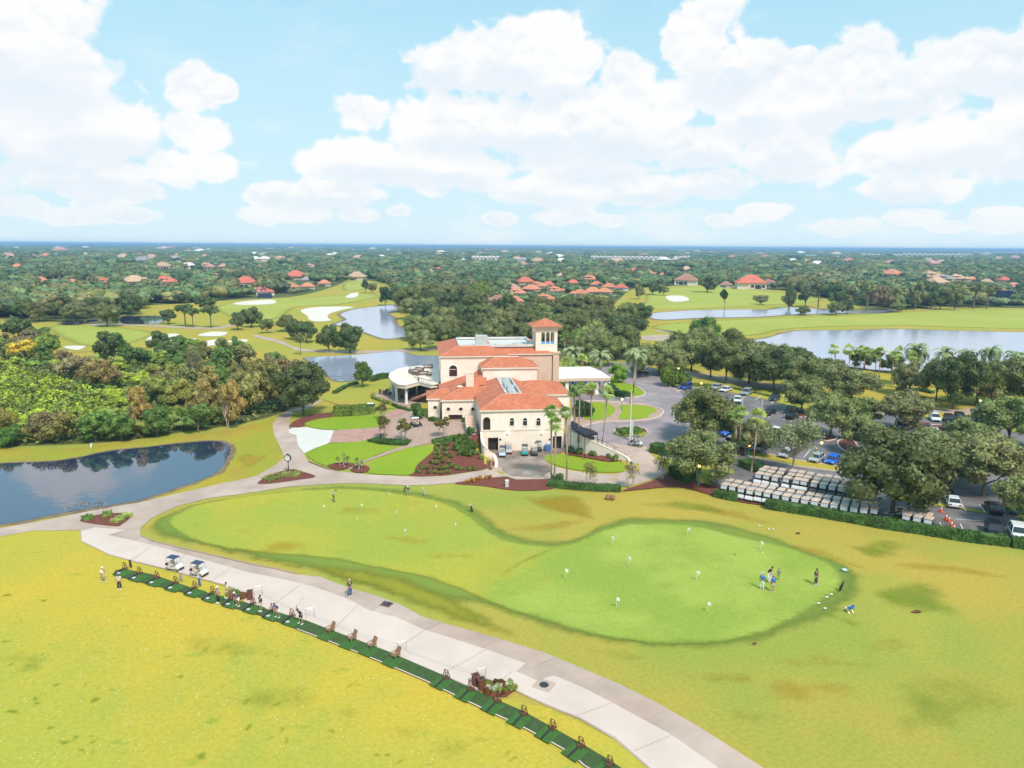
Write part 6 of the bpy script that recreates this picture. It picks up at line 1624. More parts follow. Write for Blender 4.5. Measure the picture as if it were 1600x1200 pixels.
M['carglass'] = mat('car_glass', (.025, .03, .04), .08, .1, 1, spec=.8)
CARS = {k: car_meshes(k) for k in ('sedan', 'suv', 'hatch', 'pickup')}
H1 = dirpx((1205, 697), (1193, 704)); H2 = dirpx((1545, 812), (1557, 838)); H3 = dirpx((1500, 800), (1488, 778)); H4 = dirpx((1430, 655), (1440, 668))
W_, SIL, BLK, BLUE, NVY = (.72, .72, .72), (.42, .43, .45), (.016, .017, .02), (.01, .12, .62), (.03, .07, .35)
for k, px, py, hd, c, lab in (
        ('suv', 1071, 608, H1, NVY, 'blue car parked nose out by the light green hedge'), ('sedan', 1119, 608, H1, SIL, 'grey car under the hedge, second from the left of the far bays'), ('sedan', 1134, 612, H1, W_, 'white sedan under the hedge in the far bays'), ('suv', 1166, 617, H1 + .1, (.30, .31, .33), 'silver crossover alone in the far bays'),
        ('suv', 1210, 626, H1 + .1, BLK, 'black car on the far side beside the mulch island'), ('sedan', 1152, 628, H1 + .4, W_, 'white car half hidden above the palm tops'), ('sedan', 1202, 648, H1 + PI, BLK, 'black sedan behind the palm with a white post beside it'), ('pickup', 1235, 646, H1 + PI, (.02, .10, .12), 'dark teal pickup truck beside the teal lamp post'), ('suv', 1238, 654, H1 + PI, BLK, 'black car squeezed in front of the teal pickup'),
        ('sedan', 1123, 679, H1 + 1.2, BLUE, 'bright blue sedan left of the palm trunks'), ('hatch', 1139, 676, H1 + 1.2, (.02, .28, .45), 'turquoise hatchback behind the blue sedan'), ('suv', 1142, 696, H1, SIL, 'grey car left of the two palm trunks'), ('suv', 1166, 699, H1, W_, 'white crossover seen between the palm trunks'), ('suv', 1186, 704, H1, (.10, .10, .10), 'dark car right of the palm trunk on the median'), ('hatch', 1228, 714, H1, (.38, .42, .48), 'silver hatchback under the thin pale oak'),
        ('hatch', 1275, 721, H1, (.42, .46, .46), 'light grey hatchback nose out beside the bright blue one'), ('hatch', 1300, 724, H1, (.01, .15, .75), 'bright blue hatchback nose out at the end of the median'), ('sedan', 1212, 678, H1, W_, 'white sedan in the shade of the thin oak'), ('sedan', 1266, 684, H1 + PI, SIL, 'silver sedan under the thin oak branches'), ('sedan', 1288, 654, H1, W_, 'white car glimpsed below the island oak'),
        ('suv', 1407, 670, H4, (.03, .03, .05), 'dark blue car at the left of the right hand bays'), ('suv', 1426, 668, H4, W_, 'white crossover left of the red car'), ('sedan', 1437, 681, H4, W_, 'white sedan by the lamp in front of the red car'), ('sedan', 1446, 672, H4, (.20, .05, .06), 'dull red car between white cars'), ('suv', 1460, 683, H4, (.62, .66, .66), 'pale grey wagon beside the mulched island'),
        ('suv', 1460, 657, H4, W_, 'white crossover on the back row of the right hand bays'), ('suv', 1483, 660, H4, BLK, 'black and silver crossover on the back row, next to the white one'), ('suv', 1500, 657, H4, BLK, 'black wagon third along the right back row'), ('sedan', 1515, 661, H4, BLK, 'black sedan at the end of the right back row'), ('sedan', 1532, 664, H4, (.03, .03, .03), 'black car under the far right oak'), ('suv', 1482, 674, H4, (.03, .05, .05), 'dark car right of the mulched island'), ('suv', 1553, 668, H4, (.05, .05, .06), 'dark car alone at the right edge'),
        ('sedan', 1488, 789, H3, W_, 'white sedan parked beside the traffic cones'), ('suv', 1463, 770, H3 - 1.3, BLK, 'black car with red lamps under the largest oak'), ('sedan', 1552, 799, H3, BLK, 'black sedan under the front right oak'), ('suv', 1553, 836, H2, (.014, .016, .03), 'black crossover nosed up to the hedge'), ('suv', 1590, 840, H2, (.74, .74, .74), 'white crossover nosed up to the hedge'), ('hatch', 1585, 800, H3, (.02, .20, .28), 'teal car under the corner oak'),
        ('suv', 1001, 584, .1, (.03, .04, .07), 'dark crossover arriving behind the tall date palm'), ('sedan', 1049, 588, .1, W_, 'white sedan on the road behind the round island shrubs')):
    g = G(px, py); spawn('parked_car' if k != 'pickup' else 'pickup_truck', CARS[k], g, hd, 1.0, lab, 'car' if k != 'pickup' else 'truck', 'parked cars', c)

# ------------------------------------------------------------------ people
def skin_mesh(name, verts, edges, rad, m, sub=1):
    me = bpy.data.meshes.new(name); me.from_pydata(verts, edges, []); o = link(name, me)
    md = o.modifiers.new('s', 'SKIN'); md.use_smooth_shade = True
    for i, r_ in enumerate(rad): me.skin_vertices[0].data[i].radius = (r_, r_) if not hasattr(r_, '__len__') else r_
    me.skin_vertices[0].data[0].use_root = True
    s = o.modifiers.new('d', 'SUBSURF'); s.levels = s.render_levels = sub
    dg = bpy.context.evaluated_depsgraph_get(); out = bpy.data.meshes.new_from_object(o.evaluated_get(dg)); out.name = name
    bpy.data.objects.remove(o); bpy.data.meshes.remove(me)
    out.materials.clear(); out.materials.append(M[m]); return out


def person_meshes(pose, shorts=False):
    hip = [(0, .09, .92), (0, -.09, .92)]; knee = [(.03, .11, .50), (.03, -.11, .50)]; ank = [(0, .12, .09), (0, -.12, .09)]
    ch, nk, hd = (0, 0, 1.30), (0, 0, 1.47), (.02, 0, 1.62)
    sh = [(0, .18, 1.40), (0, -.18, 1.40)]; el = [(-.03, .25, 1.12), (-.03, -.25, 1.12)]; wr = [(.07, .25, .88), (.07, -.25, .88)]
    if pose in ('putt', 'swing'):
        ch, nk, hd = (.20, 0, 1.24), (.30, 0, 1.38), (.40, 0, 1.50); sh = [(.24, .18, 1.32), (.24, -.18, 1.32)]
        el = [(.36, .16, 1.06), (.36, -.16, 1.06)]; wr = [(.46, .03, .84), (.46, -.03, .86)]
        knee = [(.10, .17, .50), (.10, -.17, .50)]; ank = [(.02, .20, .09), (.02, -.20, .09)]
    if pose == 'swing':
        el = [(.30, -.30, 1.45), (.05, -.42, 1.34)]; wr = [(.10, -.42, 1.62), (.06, -.44, 1.58)]
    if pose == 'walk':
        knee = [(.20, .10, .52), (-.05, -.10, .50)]; ank = [(.24, .10, .10), (-.32, -.10, .16)]; el = [(-.12, .24, 1.14), (.08, -.24, 1.13)]; wr = [(-.04, .26, .92), (.24, -.24, .96)]
    toe = [(a[0] + .17, a[1] * 1.1, .05 if pose != 'walk' or i == 0 else .06) for i, a in enumerate(ank)]
    mid = lambda a, b, t=.5: tuple(a[i] + (b[i] - a[i]) * t for i in range(3))
    pel = (0, 0, .96); wa = mid(pel, ch, .45)
    v = [pel, wa, ch, nk, hd, (hd[0] + .0, 0, hd[2] + .10)]; e = [(0, 1), (1, 2), (2, 3), (3, 4), (4, 5)]; r_ = [(.14, .11), (.135, .10), (.16, .11), .055, .085, .075]
    for i in (0, 1):
        b = len(v); hand = mid(el[i], wr[i], 1.22)
        v += [sh[i], el[i], wr[i], hand]; e += [(2, b), (b, b + 1), (b + 1, b + 2), (b + 2, b + 3)]; r_ += [.062, .043, .03, .036]
        b = len(v); v += [hip[i], knee[i], ank[i], toe[i]]; e += [(0, b), (b, b + 1), (b + 1, b + 2), (b + 2, b + 3)]; r_ += [.095, .06, .042, .035]
    body = skin_mesh('person', v, e, r_, 'skin')
    ex = MB()
    for i in (0, 1):
        hand = Vector(mid(el[i], wr[i], 1.22)); d = (Vector(wr[i]) - Vector(el[i])).normalized(); s = d.cross(Vector((1, 0, 0))); s = s.normalized() if s.length > .1 else Vector((0, 1, 0)); f_ = s.cross(d)
        for k in range(4):
            p = hand + s * (.03 - .02 * k); ln = (.07, .08, .075, .06)[k]
            ex.tube([p, p + d * ln * .55, p + d * ln * .85 + f_ * .03], [.011, .010, .008], 5)
        p = hand - d * .03 + s * .035 * (1 if i else -1); ex.tube([p, p + d * .03 + s * .03 * (1 if i else -1), p + d * .06 + f_ * .02], [.013, .011, .009], 5)
    fx = Vector(hd)
    ex.tube([fx + Vector((.075, 0, .05)), fx + Vector((.108, 0, .015))], [.012, .018], 6)
    for y_ in (-.085, .085): ex.ball(fx + Vector((0, y_, .03)), (.022, .012, .035), 6, 4)
    for y_ in (-.033, .033): ex.ball(fx + Vector((.082, y_, .055)), .012, 6, 4, 1)
    ex.box(fx + Vector((.086, 0, -.03)), (.012, .05, .012), 2)
    bm = bmesh.new(); bm.from_mesh(body); tmp = ex.mesh('t', [M['skin'], M['black'], M['redlight']], True); bm.from_mesh(tmp); bm.to_mesh(body); bm.free()
    for m_ in ('black', 'redlight'): body.materials.append(M[m_])
    v = [pel, wa, ch, mid(ch, nk, .62)]; e = [(0, 1), (1, 2), (2, 3)]; r_ = [(.165, .125), (.16, .12), (.19, .13), .075]
    for i in (0, 1): b = len(v); v += [sh[i], mid(sh[i], el[i], .75)]; e += [(2, b), (b, b + 1)]; r_ += [.085, .068]
    shirt = skin_mesh('shirt', v, e, r_, 'cloth')
    v = [(0, 0, .98), (0, 0, .90)]; e = [(0, 1)]; r_ = [(.16, .12), (.155, .12)]
    for i in (0, 1):
        b = len(v); end = mid(hip[i], knee[i], .8) if shorts else mid(knee[i], ank[i], .92)
        v += [mid(hip[i], knee[i], .15)] + ([end] if shorts else [knee[i], end]); e += [(1, b)] + [(b + k, b + k + 1) for k in range(1 if shorts else 2)]; r_ += [.115] + ([.10] if shorts else [.085, .07])
    tr = skin_mesh('trousers', v, e, r_, 'cloth')
    cp = MB(); c = Vector(hd) + Vector((-.012, 0, .075)); cp.ball(c, (.112, .10, .095), 12, 7); cap = MB(); cap.ball(c + Vector((.005, 0, .02)), (.118, .108, .085), 12, 7); cap.box(c + Vector((.13, 0, .01)), (.12, .15, .015))
    so = MB()
    for i in (0, 1):
        a, t_ = Vector(ank[i]), Vector(toe[i]); q = (a + t_) / 2; so.box((q.x, q.y, max(.045, q.z - .025)), (.29, .11, .09), 0, 0, .8)
    return body, shirt, tr, cp.mesh('hair', M['cloth'], True), cap.mesh('cap', M['cloth'], True), bevel(so.mesh('shoes', M['cloth']), .02)


PM = {(p, s): person_meshes(p, s) for p, s in (('stand', False), ('stand', True), ('putt', True), ('swing', True), ('walk', False), ('walk', True), ('putt', False))}
mb = MB(); mb.tube([(.46, 0, .86), (.75, .05, .03)], .014, 6); mb.box((.78, .06, .03), (.05, .12, .05)); PUTTER = mb.mesh('putter', M['metal'])
mb = MB(); mb.tube([(.08, -.43, 1.62), (-.45, -.2, 2.25)], .014, 6); mb.box((-.48, -.18, 2.28), (.10, .06, .08)); DRIVER = mb.mesh('driver_club', M['metal'])
for px, py, hd, pose, sh_, shirt, tr_, top, topc, sc, shoe, lab in (
        (162, 911, 2.6, 'walk', True, (.75, .75, .75), (.55, .42, .32), 'cap', (.8, .8, .8), 1, (.8, .8, .8), 'person in white with a white cap walking on the range by the first mat'),
        (187, 922, -1.2, 'stand', False, (.75, .72, .70), (.02, .02, .025), 'hair', (.10, .06, .04), 1, (.8, .8, .8), 'person in a white shirt and black trousers on the range grass'),
        (342, 944, -2.2, 'stand', False, (.42, .33, .40), (.02, .02, .03), 'cap', (.8, .8, .8), 1.05, (.8, .8, .8), 'person in a mauve plaid shirt and dark trousers with a white cap'),
        (355, 936, -2.4, 'stand', True, (.75, .70, .68), (.72, .66, .62), 'hair', (.03, .02, .02), 1, (.8, .8, .8), 'dark haired person in pale clothes beside the planter'),
        (373, 948, -2.2, 'putt', True, (.06, .08, .28), (.78, .76, .74), 'cap', (.75, .75, .75), 1, (.8, .8, .8), 'person in a blue top and white shorts bending on the mats'),
        (408, 957, -2.2, 'stand', True, (.05, .03, .04), (.78, .72, .68), 'hair', (.03, .02, .02), 1, (.8, .8, .8), 'dark topped person in pale shorts right of the brown bin'),
        (435, 966, -2.1, 'putt', True, (.03, .06, .35), (.75, .74, .72), 'hair', (.05, .04, .05), 1, (.8, .8, .8), 'person in a bright blue shirt and white shorts addressing a ball'),
        (471, 976, -2.1, 'swing', True, (.02, .03, .14), (.02, .02, .04), 'hair', (.03, .02, .02), 1.05, (.8, .8, .8), 'person in navy swinging a club on the last occupied mat'),
        (547, 933, -1.0, 'stand', False, (.012, .016, .045), (.05, .07, .22), 'hair', (.55, .45, .36), 1.1, (.7, .7, .7), 'person in a navy jacket and jeans standing on the path edge'),
        (521, 785, .4, 'swing', True, (.7, .68, .68), (.02, .02, .025), 'hair', (.1, .07, .05), 1.05, (.05, .05, .05), 'person in a white shirt practising alone on the left green'),
        (639, 776, -1.8, 'putt', True, (.02, .02, .06), (.10, .45, .36), 'cap', (.8, .8, .8), 1, (.8, .8, .8), 'person in a white cap and teal shorts putting by the path'),
        (1190, 922, .9, 'stand', False, (.02, .20, .65), (.76, .74, .72), 'cap', (.5, .6, .75), 1.1, (.7, .6, .5), 'person in a blue shirt and white trousers on the right green'),
        (1199, 909, -.6, 'putt', False, (.025, .015, .02), (.75, .72, .70), 'hair', (.04, .03, .03), 1.1, (.05, .05, .05), 'person in a black top and white trousers leaning over on the right green'),
        (1207, 926, 1.8, 'stand', True, (.01, .16, .70), (.60, .48, .38), 'hair', (.45, .30, .20), 1.1, (.8, .6, .5), 'person in a bright blue shirt and tan shorts facing away on the green'),
        (1216, 907, 1.5, 'stand', True, (.20, .24, .26), (.35, .24, .14), 'hair', (.20, .12, .08), .78, (.5, .3, .2), 'child in a grey shirt behind the group on the green'),
        (1274, 915, -1.2, 'stand', False, (.015, .015, .018), (.06, .065, .08), 'hair', (.03, .02, .02), 1.08, (.7, .7, .7), 'person in black standing apart near the right end of the green')):
    b, s, t, hr, cp, so = PM[(pose, sh_)]
    ps = [('shirt', s, None, None, shirt), ('trousers', t, None, None, tr_), ('hair', hr, None, None, topc) if top == 'hair' else ('cap', cp, None, None, topc), ('shoes', so, None, None, shoe)]
    g = G(px, py, .03 * (5 if py > 930 and px < 480 else 4)); o = spawn('person', ps, g, hd, sc * 1.04, lab, 'person', 'people on the greens and range', (1, 1, 1), b)
    if pose in ('putt', 'swing'):
        c = link('golf_club', PUTTER if pose == 'putt' else DRIVER, None, g, hd, sc * 1.04); tag(c, ' '.join(('golf club held by the ' + lab).split()[:16]), 'golf club', 'golf clubs')

# ------------------------------------------------------------------ flags, bags and other things on the turf
mb = MB(); mb.tube([(0, 0, 0), (0, 0, 1.5)], .022, 6); POLE = mb.mesh('pole', M['white'])
mb = MB(); vs = []
for k in range(5): t = k / 4; vs += [(0 + .42 * t, .05 * math.sin(t * 5), 1.5 - .10 * t), (0 + .42 * t, .05 * math.sin(t * 5 + .4), 1.12 - .22 * t)]
b0 = [(2 * k, 2 * k + 1, 2 * k + 3, 2 * k + 2) for k in range(4)]
mb.add(vs, b0); mb.add([(x, y + .012, z) for x, y, z in vs], [f_[::-1] for f_ in b0]); FLAG = mb.mesh('flag', M['white'])
mb = MB(); mb.cyl((0, 0, .004), .07, .006, 12); CUP = mb.mesh('cup', M['black'])


def flags(desc, where, items, sc):
    items = sorted(items)
    for i, (px, py) in enumerate(items):
        r_ = random.Random(i); spawn('hole_flag', [('pole', POLE), ('flag', FLAG), ('cup', CUP)], G(px, py, .13), r_.uniform(-.6, .4), sc, f'{desc}, {nth(i + 1)} from the left {where}', 'flag', 'putting green flags')


flags('white practice flag', 'on the bright right green', [(883, 906), (956, 853), (982, 886), (963, 952), (1074, 839), (1088, 909), (1105, 959), (1188, 861)], .82)
flags('small white practice flag', 'on the yellowish left green', [(505, 799), (608, 779), (564, 797), (619, 808), (558, 818), (681, 799), (632, 837), (711, 828)], .55)


def bag_mesh():
    m = MB(); m.tube([(0, 0, .06), (.22, 0, .75)], [.13, .15], 10); m.tube([(.22, 0, .75), (.30, 0, .98)], [.11, .13], 8); m.tube([(.18, .03, .6), (.42, .22, 0)], .018, 5); m.tube([(.18, -.03, .6), (.42, -.22, 0)], .018, 5)
    m.tube([(-.02, 0, .2), (-.14, 0, .45), (.08, 0, .72)], .03, 5); return m.mesh('bag_body', M['obj'])


BAG = bag_mesh(); mb = MB(); rr = random.Random(1)
for k in range(7): a = rr.uniform(0, 6.28); p = Vector((.26 + .07 * math.cos(a), .07 * math.sin(a), .85)); q = p + Vector((.12, 0, .32 + .1 * rr.random())); mb.tube([p, q], .016, 5); mb.ball(q, (.06, .045, .05), 6, 4)
CLUBS = mb.mesh('club_heads', M['obj'])
for px, py, c, c2, rz, lab in ((205, 888, (.03, .02, .02), (.7, .7, .7), 2.4, 'black golf bag standing behind the first range mat'), (284, 909, (.30, .24, .32), (.7, .62, .6), 2.4, 'mauve grey golf bag on the grass strip beside the path'), (313, 917, (.03, .10, .32), (.75, .75, .75), 2.4, 'blue golf bag on the grass strip beside the path'),
                               (632, 769, (.04, .10, .05), (.6, .6, .6), 1, 'dark green golf bag at the top edge of the left green'), (664, 775, (.35, .37, .36), (.72, .7, .68), 2.5, 'pale grey golf bag lying back on the fringe of the left green'), (738, 801, (.02, .02, .03), (.75, .75, .75), 2.8, 'black and white golf bag on the dark fringe'), (1312, 925, (.02, .02, .022), (.02, .02, .02), .2, 'black golf bag on the fringe at the right end of the green'),
                               (1201, 911, (.65, .66, .62), (.6, .6, .6), .2, 'white golf bag among the group on the green'), (362, 939, (.30, .10, .07), (.25, .25, .25), 2, 'reddish golf bag by the planter on the mats')):
    spawn('golf_bag', [('bag_body', BAG, None, None, c), ('club_heads', CLUBS, None, None, c2)], G(px, py, .12), rz, .9, lab, 'golf bag', 'golf bags')
mb = MB()
for s in (-1, 1):
    mb.tube([(-.25, s * .25, 0), (.25, s * .25, .5)], .025, 5); mb.tube([(.25, s * .25, 0), (-.28, s * .25, .85)], .025, 5)
CH_F = mb.mesh('frame', M['metal']); mb = MB(); mb.box((0, 0, .42), (.5, .5, .03)); mb.box((-.26, 0, .65), (.04, .5, .4)); CH_S = mb.mesh('seat', M['obj'])
spawn('folding_chair', [('frame', CH_F), ('seat', CH_S, None, None, (.03, .14, .45))], G(1327, 957, .03), 2.0, 1.15, 'blue folding camp chair on the rough beyond the green', 'chair')
mb = MB(); mb.cyl((0, 0, .0), .30, .03, 14); mb.cyl((0, 0, .03), .2, .025, 12); DISC = mb.mesh('target_disc', M['white'])
for i, (px, py) in enumerate(((1279, 944), (1292, 934.5), (1299, 930), (1289, 952), (1187, 823), (1201, 828), (1208, 828.5), (1192, 865), (1179, 861))):
    spawn('target_disc', [], G(px, py, .12), 0, (.55, .45, 1) if i < 7 else .3, f'flat white marker on the turf round the right green, {nth([7, 8, 9, 6, 2, 4, 5, 3, 1][i])} from the left', 'marker', 'turf markers', None, DISC)
mb = MB(); mb.cyl((0, 0, 0), .45, .05, 16); b_ = mb.mesh('sprinkler_ring', M['obj']); mb = MB(); mb.cyl((0, 0, .05), .25, .05, 12); spawn('sprinkler', [('cap', mb.mesh('cap', M['white']))], G(1319.5, 892, .1), 0, 1, 'round white capped sprinkler at the right tip of the green', 'sprinkler', None, (.12, .30, .20), b_)
for px, py, w, h in ((1247, 834, 3.2, 1.4), (1179, 1007, 3.4, 1.6), (1432, 957, 8, 2.0), (1148, 868, 1.5, .8)):
    sheet('dirt_patch', [(px + w * math.cos(t) * (1 + .3 * math.sin(3 * t)), py + h * math.sin(t)) for t in np.linspace(0, 6.28, 9, endpoint=False)], 5, 'mulch')
mb = MB(); mb.cyl((0, 0, .01), .42, .03, 20); MH = mb.mesh('cover', M['iron'])
g = G(850, 1072, .11); pad = MB(); pad.box((0, 0, 0), (1.7, 1.5, .03)); spawn('manhole', [('cover', MH)], g, -.5, 1, 'round dark manhole cover on a square pad in the pale path', 'manhole', None, None, pad.mesh('pad', M['path']))
mb = MB()
for k in range(5): mb.box((0, -.32 + .16 * k, .02), (.9, .07, .05))
fr = MB(); fr.box((0, 0, -.01), (1.1, .95, .03)); spawn('drain_grate', [('grate', mb.mesh('grate', M['iron']))], G(604, 945, .09), -.4, 1.1, 'dark square drain grate near the top edge of the path', 'drain', None, None, fr.mesh('frame', M['court']))
mb = MB(); mb.ball((0, 0, .021), .021, 6, 4); BALL = mb.mesh('golf_ball', M['white'])
rr = random.Random(6); bl = MB()
for _ in range(260):
    px, py = (rr.uniform(0, 470), rr.uniform(930, 1190)) if rr.random() < .75 else (rr.uniform(470, 860), rr.uniform(1060, 1199))
    g = G(px, py, .05); bl.ball(g, .035, 5, 4)
for _ in range(60): g = G(rr.uniform(880, 1300), rr.uniform(850, 990), .15); bl.ball(g, .03, 5, 4)
tag(link('range_balls', bl.mesh('range_balls', M['white'])), kind='stuff')

# ------------------------------------------------------------------ range stations
mb = MB()
for s in (-1, 1): mb.tube([(-.22, s * .28, 0), (0, s * .2, .95)], .035, 6); mb.tube([(.28, s * .28, 0), (0, s * .2, .95)], .035, 6)
mb.tube([(0, -.2, .95), (0, .2, .95)], .035, 6); mb.tube([(-.11, -.25, .5), (-.11, .25, .5)], .03, 6); mb.tube([(.14, -.25, .5), (.14, .25, .5)], .03, 6); mb.box((.0, 0, .16), (.5, .5, .05))
STAND = mb.mesh('bag_stand', M['wood'])
mb = MB(); mb.box((0, 0, .06), (1.25, .16, .12)); DIV = bevel(mb.mesh('divider', M['rubber']), .02)
mb = MB(); mb.box((0, 0, .03), (.42, .34, .05)); tray_m = MB(); TRAY = mb.mesh('ball_tray', M['rubber'])
for i in range(5):
    for j in range(4): tray_m.ball((-.15 + .075 * i, -.12 + .08 * j, .075), .03, 5, 4)
TRAYB = tray_m.mesh('balls', M['white'])
mb = MB(); mb.box((0, 0, .02), (1.5, 1.6, .035)); HMAT = mb.mesh('hitting_mat', M['matgreen'])
ST = [(196, 891), (219, 898), (246, 905), (275, 913), (305, 921), (333, 929), (364, 938), (396, 946), (427, 956), (457, 965)]
ST2 = [(698, 1062), (736, 1080), (778, 1099), (819, 1119), (864, 1141), (908, 1169), (953, 1199)]
CHS = [(517, 990), (551, 1003), (582, 1014), (619, 1030)]
allst = [(p, 'left') for p in ST] + [(p, 'right') for p in ST2]
for i, (p, w) in enumerate(allst):
    nx = (ST if w == 'left' else ST2); j = nx.index(p); q = nx[min(j + 1, len(nx) - 1)]; q0 = nx[max(0, j - 1)]
    a = dirpx(q0, q); off = Vector((-math.sin(a), math.cos(a), 0)); al = Vector((math.cos(a), math.sin(a), 0))
    g = G(*p, .15)
    txt = f'{nth(j + 1)} from the left ' + ('on the busy part of the range' if w == 'left' else 'on the empty part of the range')
    spawn('bag_stand', [], g - off * .05, a + PI / 2, .9, f'brown wooden bag stand, {txt}', 'bag stand', 'range bag stands', None, STAND)
    spawn('mat_divider', [], g - off * 1.0, a + PI / 2 + .12, 1, f'black rubber mat divider, {txt}', 'divider', 'range mat dividers', None, DIV)
    if w == 'left': spawn('ball_tray', [('balls', TRAYB)], g - off * 1.15 + al * .45, a, 1.15, f'tray of white range balls, {txt}', 'ball tray', 'range ball trays', None, TRAY)
    spawn('hitting_mat', [], g - off * .84 + al * (.95 if w == 'left' else .1), a, 1, f'bright green hitting mat, {txt}', 'mat', 'hitting mats', None, HMAT)
for j, p in enumerate(CHS):
    q = CHS[min(j + 1, 3)]; q0 = CHS[max(0, j - 1)]; a = dirpx(q0, q); off = Vector((-math.sin(a), math.cos(a), 0)); al = Vector((math.cos(a), math.sin(a), 0))
    spawn('hitting_mat', [], G(*p, .15) - off * .62 + al * .2, a, 1, f'bright green hitting mat under the {nth(j + 1)} wooden chair of the range', 'mat', 'hitting mats', None, HMAT)
mb = MB()
for k in range(5): mb.box((.12, -.28 + .14 * k, .36), (.62, .12, .03), 0, 0)
for k in range(5):
    y_ = -.26 + .13 * k; mb.add([(-.16, y_ - .055, .34), (-.16, y_ + .055, .34), (-.5, y_ + .06, 1.05 + .05 * (2 - abs(k - 2))), (-.5, y_ - .06, 1.05 + .05 * (2 - abs(k - 2)))], [(0, 1, 2, 3)]); mb.add([(-.19, y_ - .055, .34), (-.19, y_ + .055, .34), (-.53, y_ + .06, 1.05), (-.53, y_ - .06, 1.05)], [(3, 2, 1, 0)])
ADS = mb.mesh('seat', M['teak']); mb = MB()
for s in (-1, 1): mb.box((.05, s * .36, .58), (.8, .14, .03)); mb.box((.38, s * .36, .28), (.09, .04, .58)); mb.box((-.25, s * .36, .28), (.07, .04, .58))
ADF = mb.mesh('arm_frame', M['teak'])
for j, p in enumerate(CHS):
    a = dirpx(CHS[0], CHS[3]); spawn('adirondack_chair', [('seat', ADS), ('arm_frame', ADF)], G(*p, .19), a - PI / 2 - .2, .88, f'slatted wooden chair on the range mats, {nth(j + 1)} from the left', 'chair', 'wooden range chairs')
mb = MB(); mb.tube([(0, -.42, 0), (0, -.42, 1.05), (0, .42, 1.05), (0, .42, 0)], .025, 6); mb.tube([(0, -.42, .5), (0, .42, .5)], .014, 5); HOOP = mb.mesh('rope_hoop', M['metal'])
HP = [(404, 931), (485, 966), (628, 1019), (752, 1062)]
a = dirpx(HP[1], HP[2])
for j, p in enumerate(HP): spawn('rope_hoop', [], G(*p, .1), a + PI / 2 + .9, 1, f'thin metal hoop post beside the range path, {nth(j + 1)} from the left', 'post', 'hoop posts', None, HOOP)
for j in range(3):
    A, B = G(*HP[j], .75), G(*HP[j + 1], .75); mb = MB(); mb.tube([A.lerp(B, k / 10) - Vector((0, 0, .35 * math.sin(PI * k / 10))) - A for k in range(11)], .02, 5)
    tag(link('rope', mb.mesh('rope', M['hvac']), None, A), f'slack rope strung between the {nth(j + 1)} and {nth(j + 2)} hoop posts', 'rope', 'ropes')


def bin_mesh(m='wood'):
    b = MB(); b.box((0, 0, .48), (.62, .62, .96)); l = MB(); l.box((0, 0, 1.0), (.72, .72, .08)); h_ = MB(); h_.cyl((0, 0, 1.04), .2, .02, 12)
    return b.mesh('bin_body', M[m]), l.mesh('lid', M[m]), h_.mesh('opening', M['black'])


BIN = bin_mesh()
for px, py, rz, lab in ((391, 937, .3, 'brown wooden litter bin by the leafy planter on the range'), (743.5, 1071, .4, 'brown wooden litter bin beside the flower bed on the range'), (752, 1077, .4, 'second brown wooden bin touching the flower bed')):
    spawn('litter_bin', [('lid', BIN[1]), ('opening', BIN[2])], G(px, py, .1), rz, .92, lab, 'litter bin', 'litter bins', None, BIN[0])
row('leafy planter bush', 'between the mats and the path', [('small', 362, 933, 14, 13, (.22, .28, .05), 'planter_bush'), ('small', 371, 935, 13, 12, (.16, .22, .05), 'planter_bush'), ('small', 380, 936, 12, 12, (.24, .13, .06), 'planter_bush')], 'planter bushes', 'shrub')
mb = MB()
for y_ in (-.35, .35): mb.ball((y_, 0, .42), (.36, .34, .42), 12, 7)
mb = MB(); mb.ball((0, 0, .42), (.38, .36, .44), 12, 8); mb.tube([(0, 0, .1), (0, 0, .76)], [.30, .30], 12); BAR = mb.mesh('barrel', M['teak'])
for j, (px, py) in enumerate(((950, 781), (957.5, 781.5))): spawn('barrel', [], G(px, py), 0, 1.05, f'small brown barrel on the lawn below the drive, {("left", "right")[j]} of the pair', 'barrel', 'barrels', None, BAR)

# ------------------------------------------------------------------ lamps, clock, flagpole, cones, boxes
mb = MB(); mb.cyl((0, 0, 0), .16, .35, 10, 0, .10); mb.cyl((0, 0, .35), .075, .65, 10, 0, .065); LPB = mb.mesh('lamp_base', M['teal'])
mb = MB(); mb.tube([(0, 0, 0), (0, 0, 1)], [.062, .05], 8); LPP = mb.mesh('pole', M['teal'])
mb = MB(); mb.ball((0, 0, 0), .27, 12, 8); LPG = mb.mesh('globe', M['lampglow'], True); mb = MB(); mb.cyl((0, 0, -.36), .14, .14, 10); LPC = mb.mesh('lamp_collar', M['teal'])
LAMPS = [(1329, 811, 770.5, 'teal lamp post with a lit globe rising from the hedge by the carts'), (1091, 760, 728, 'teal lamp post with a lit globe at the drive corner under the oak'), (1224, 645, 618, 'teal lamp post with a lit globe by the dark teal pickup'), (1169, 716, 696, 'teal lamp post between the palm trunks on the median'), (1059, 599, 576, 'lit lamp post behind the white sedan and round shrubs'), (1095, 614, 599, 'lit lamp post at the left end of the far bays'),
         (1105, 685, 659.5, 'lit lamp post below the roundabout side oak'), (1270, 672, 653, 'lit lamp post on the middle island of the car park'), (1281, 722, 692, 'teal lamp post behind the light grey hatchback'), (1384, 657, 640, 'lit lamp post at the left of the right hand bays'), (1450, 690, 674.5, 'lit lamp post beside the pale grey wagon'), (1328, 622, 602, 'lit lamp post among the oaks behind the car park'), (971.5, 641, 624, 'lit lamp post on the forecourt island by the flagpole'), (1530, 640, 626, 'lit lamp post by the lake road oaks')]
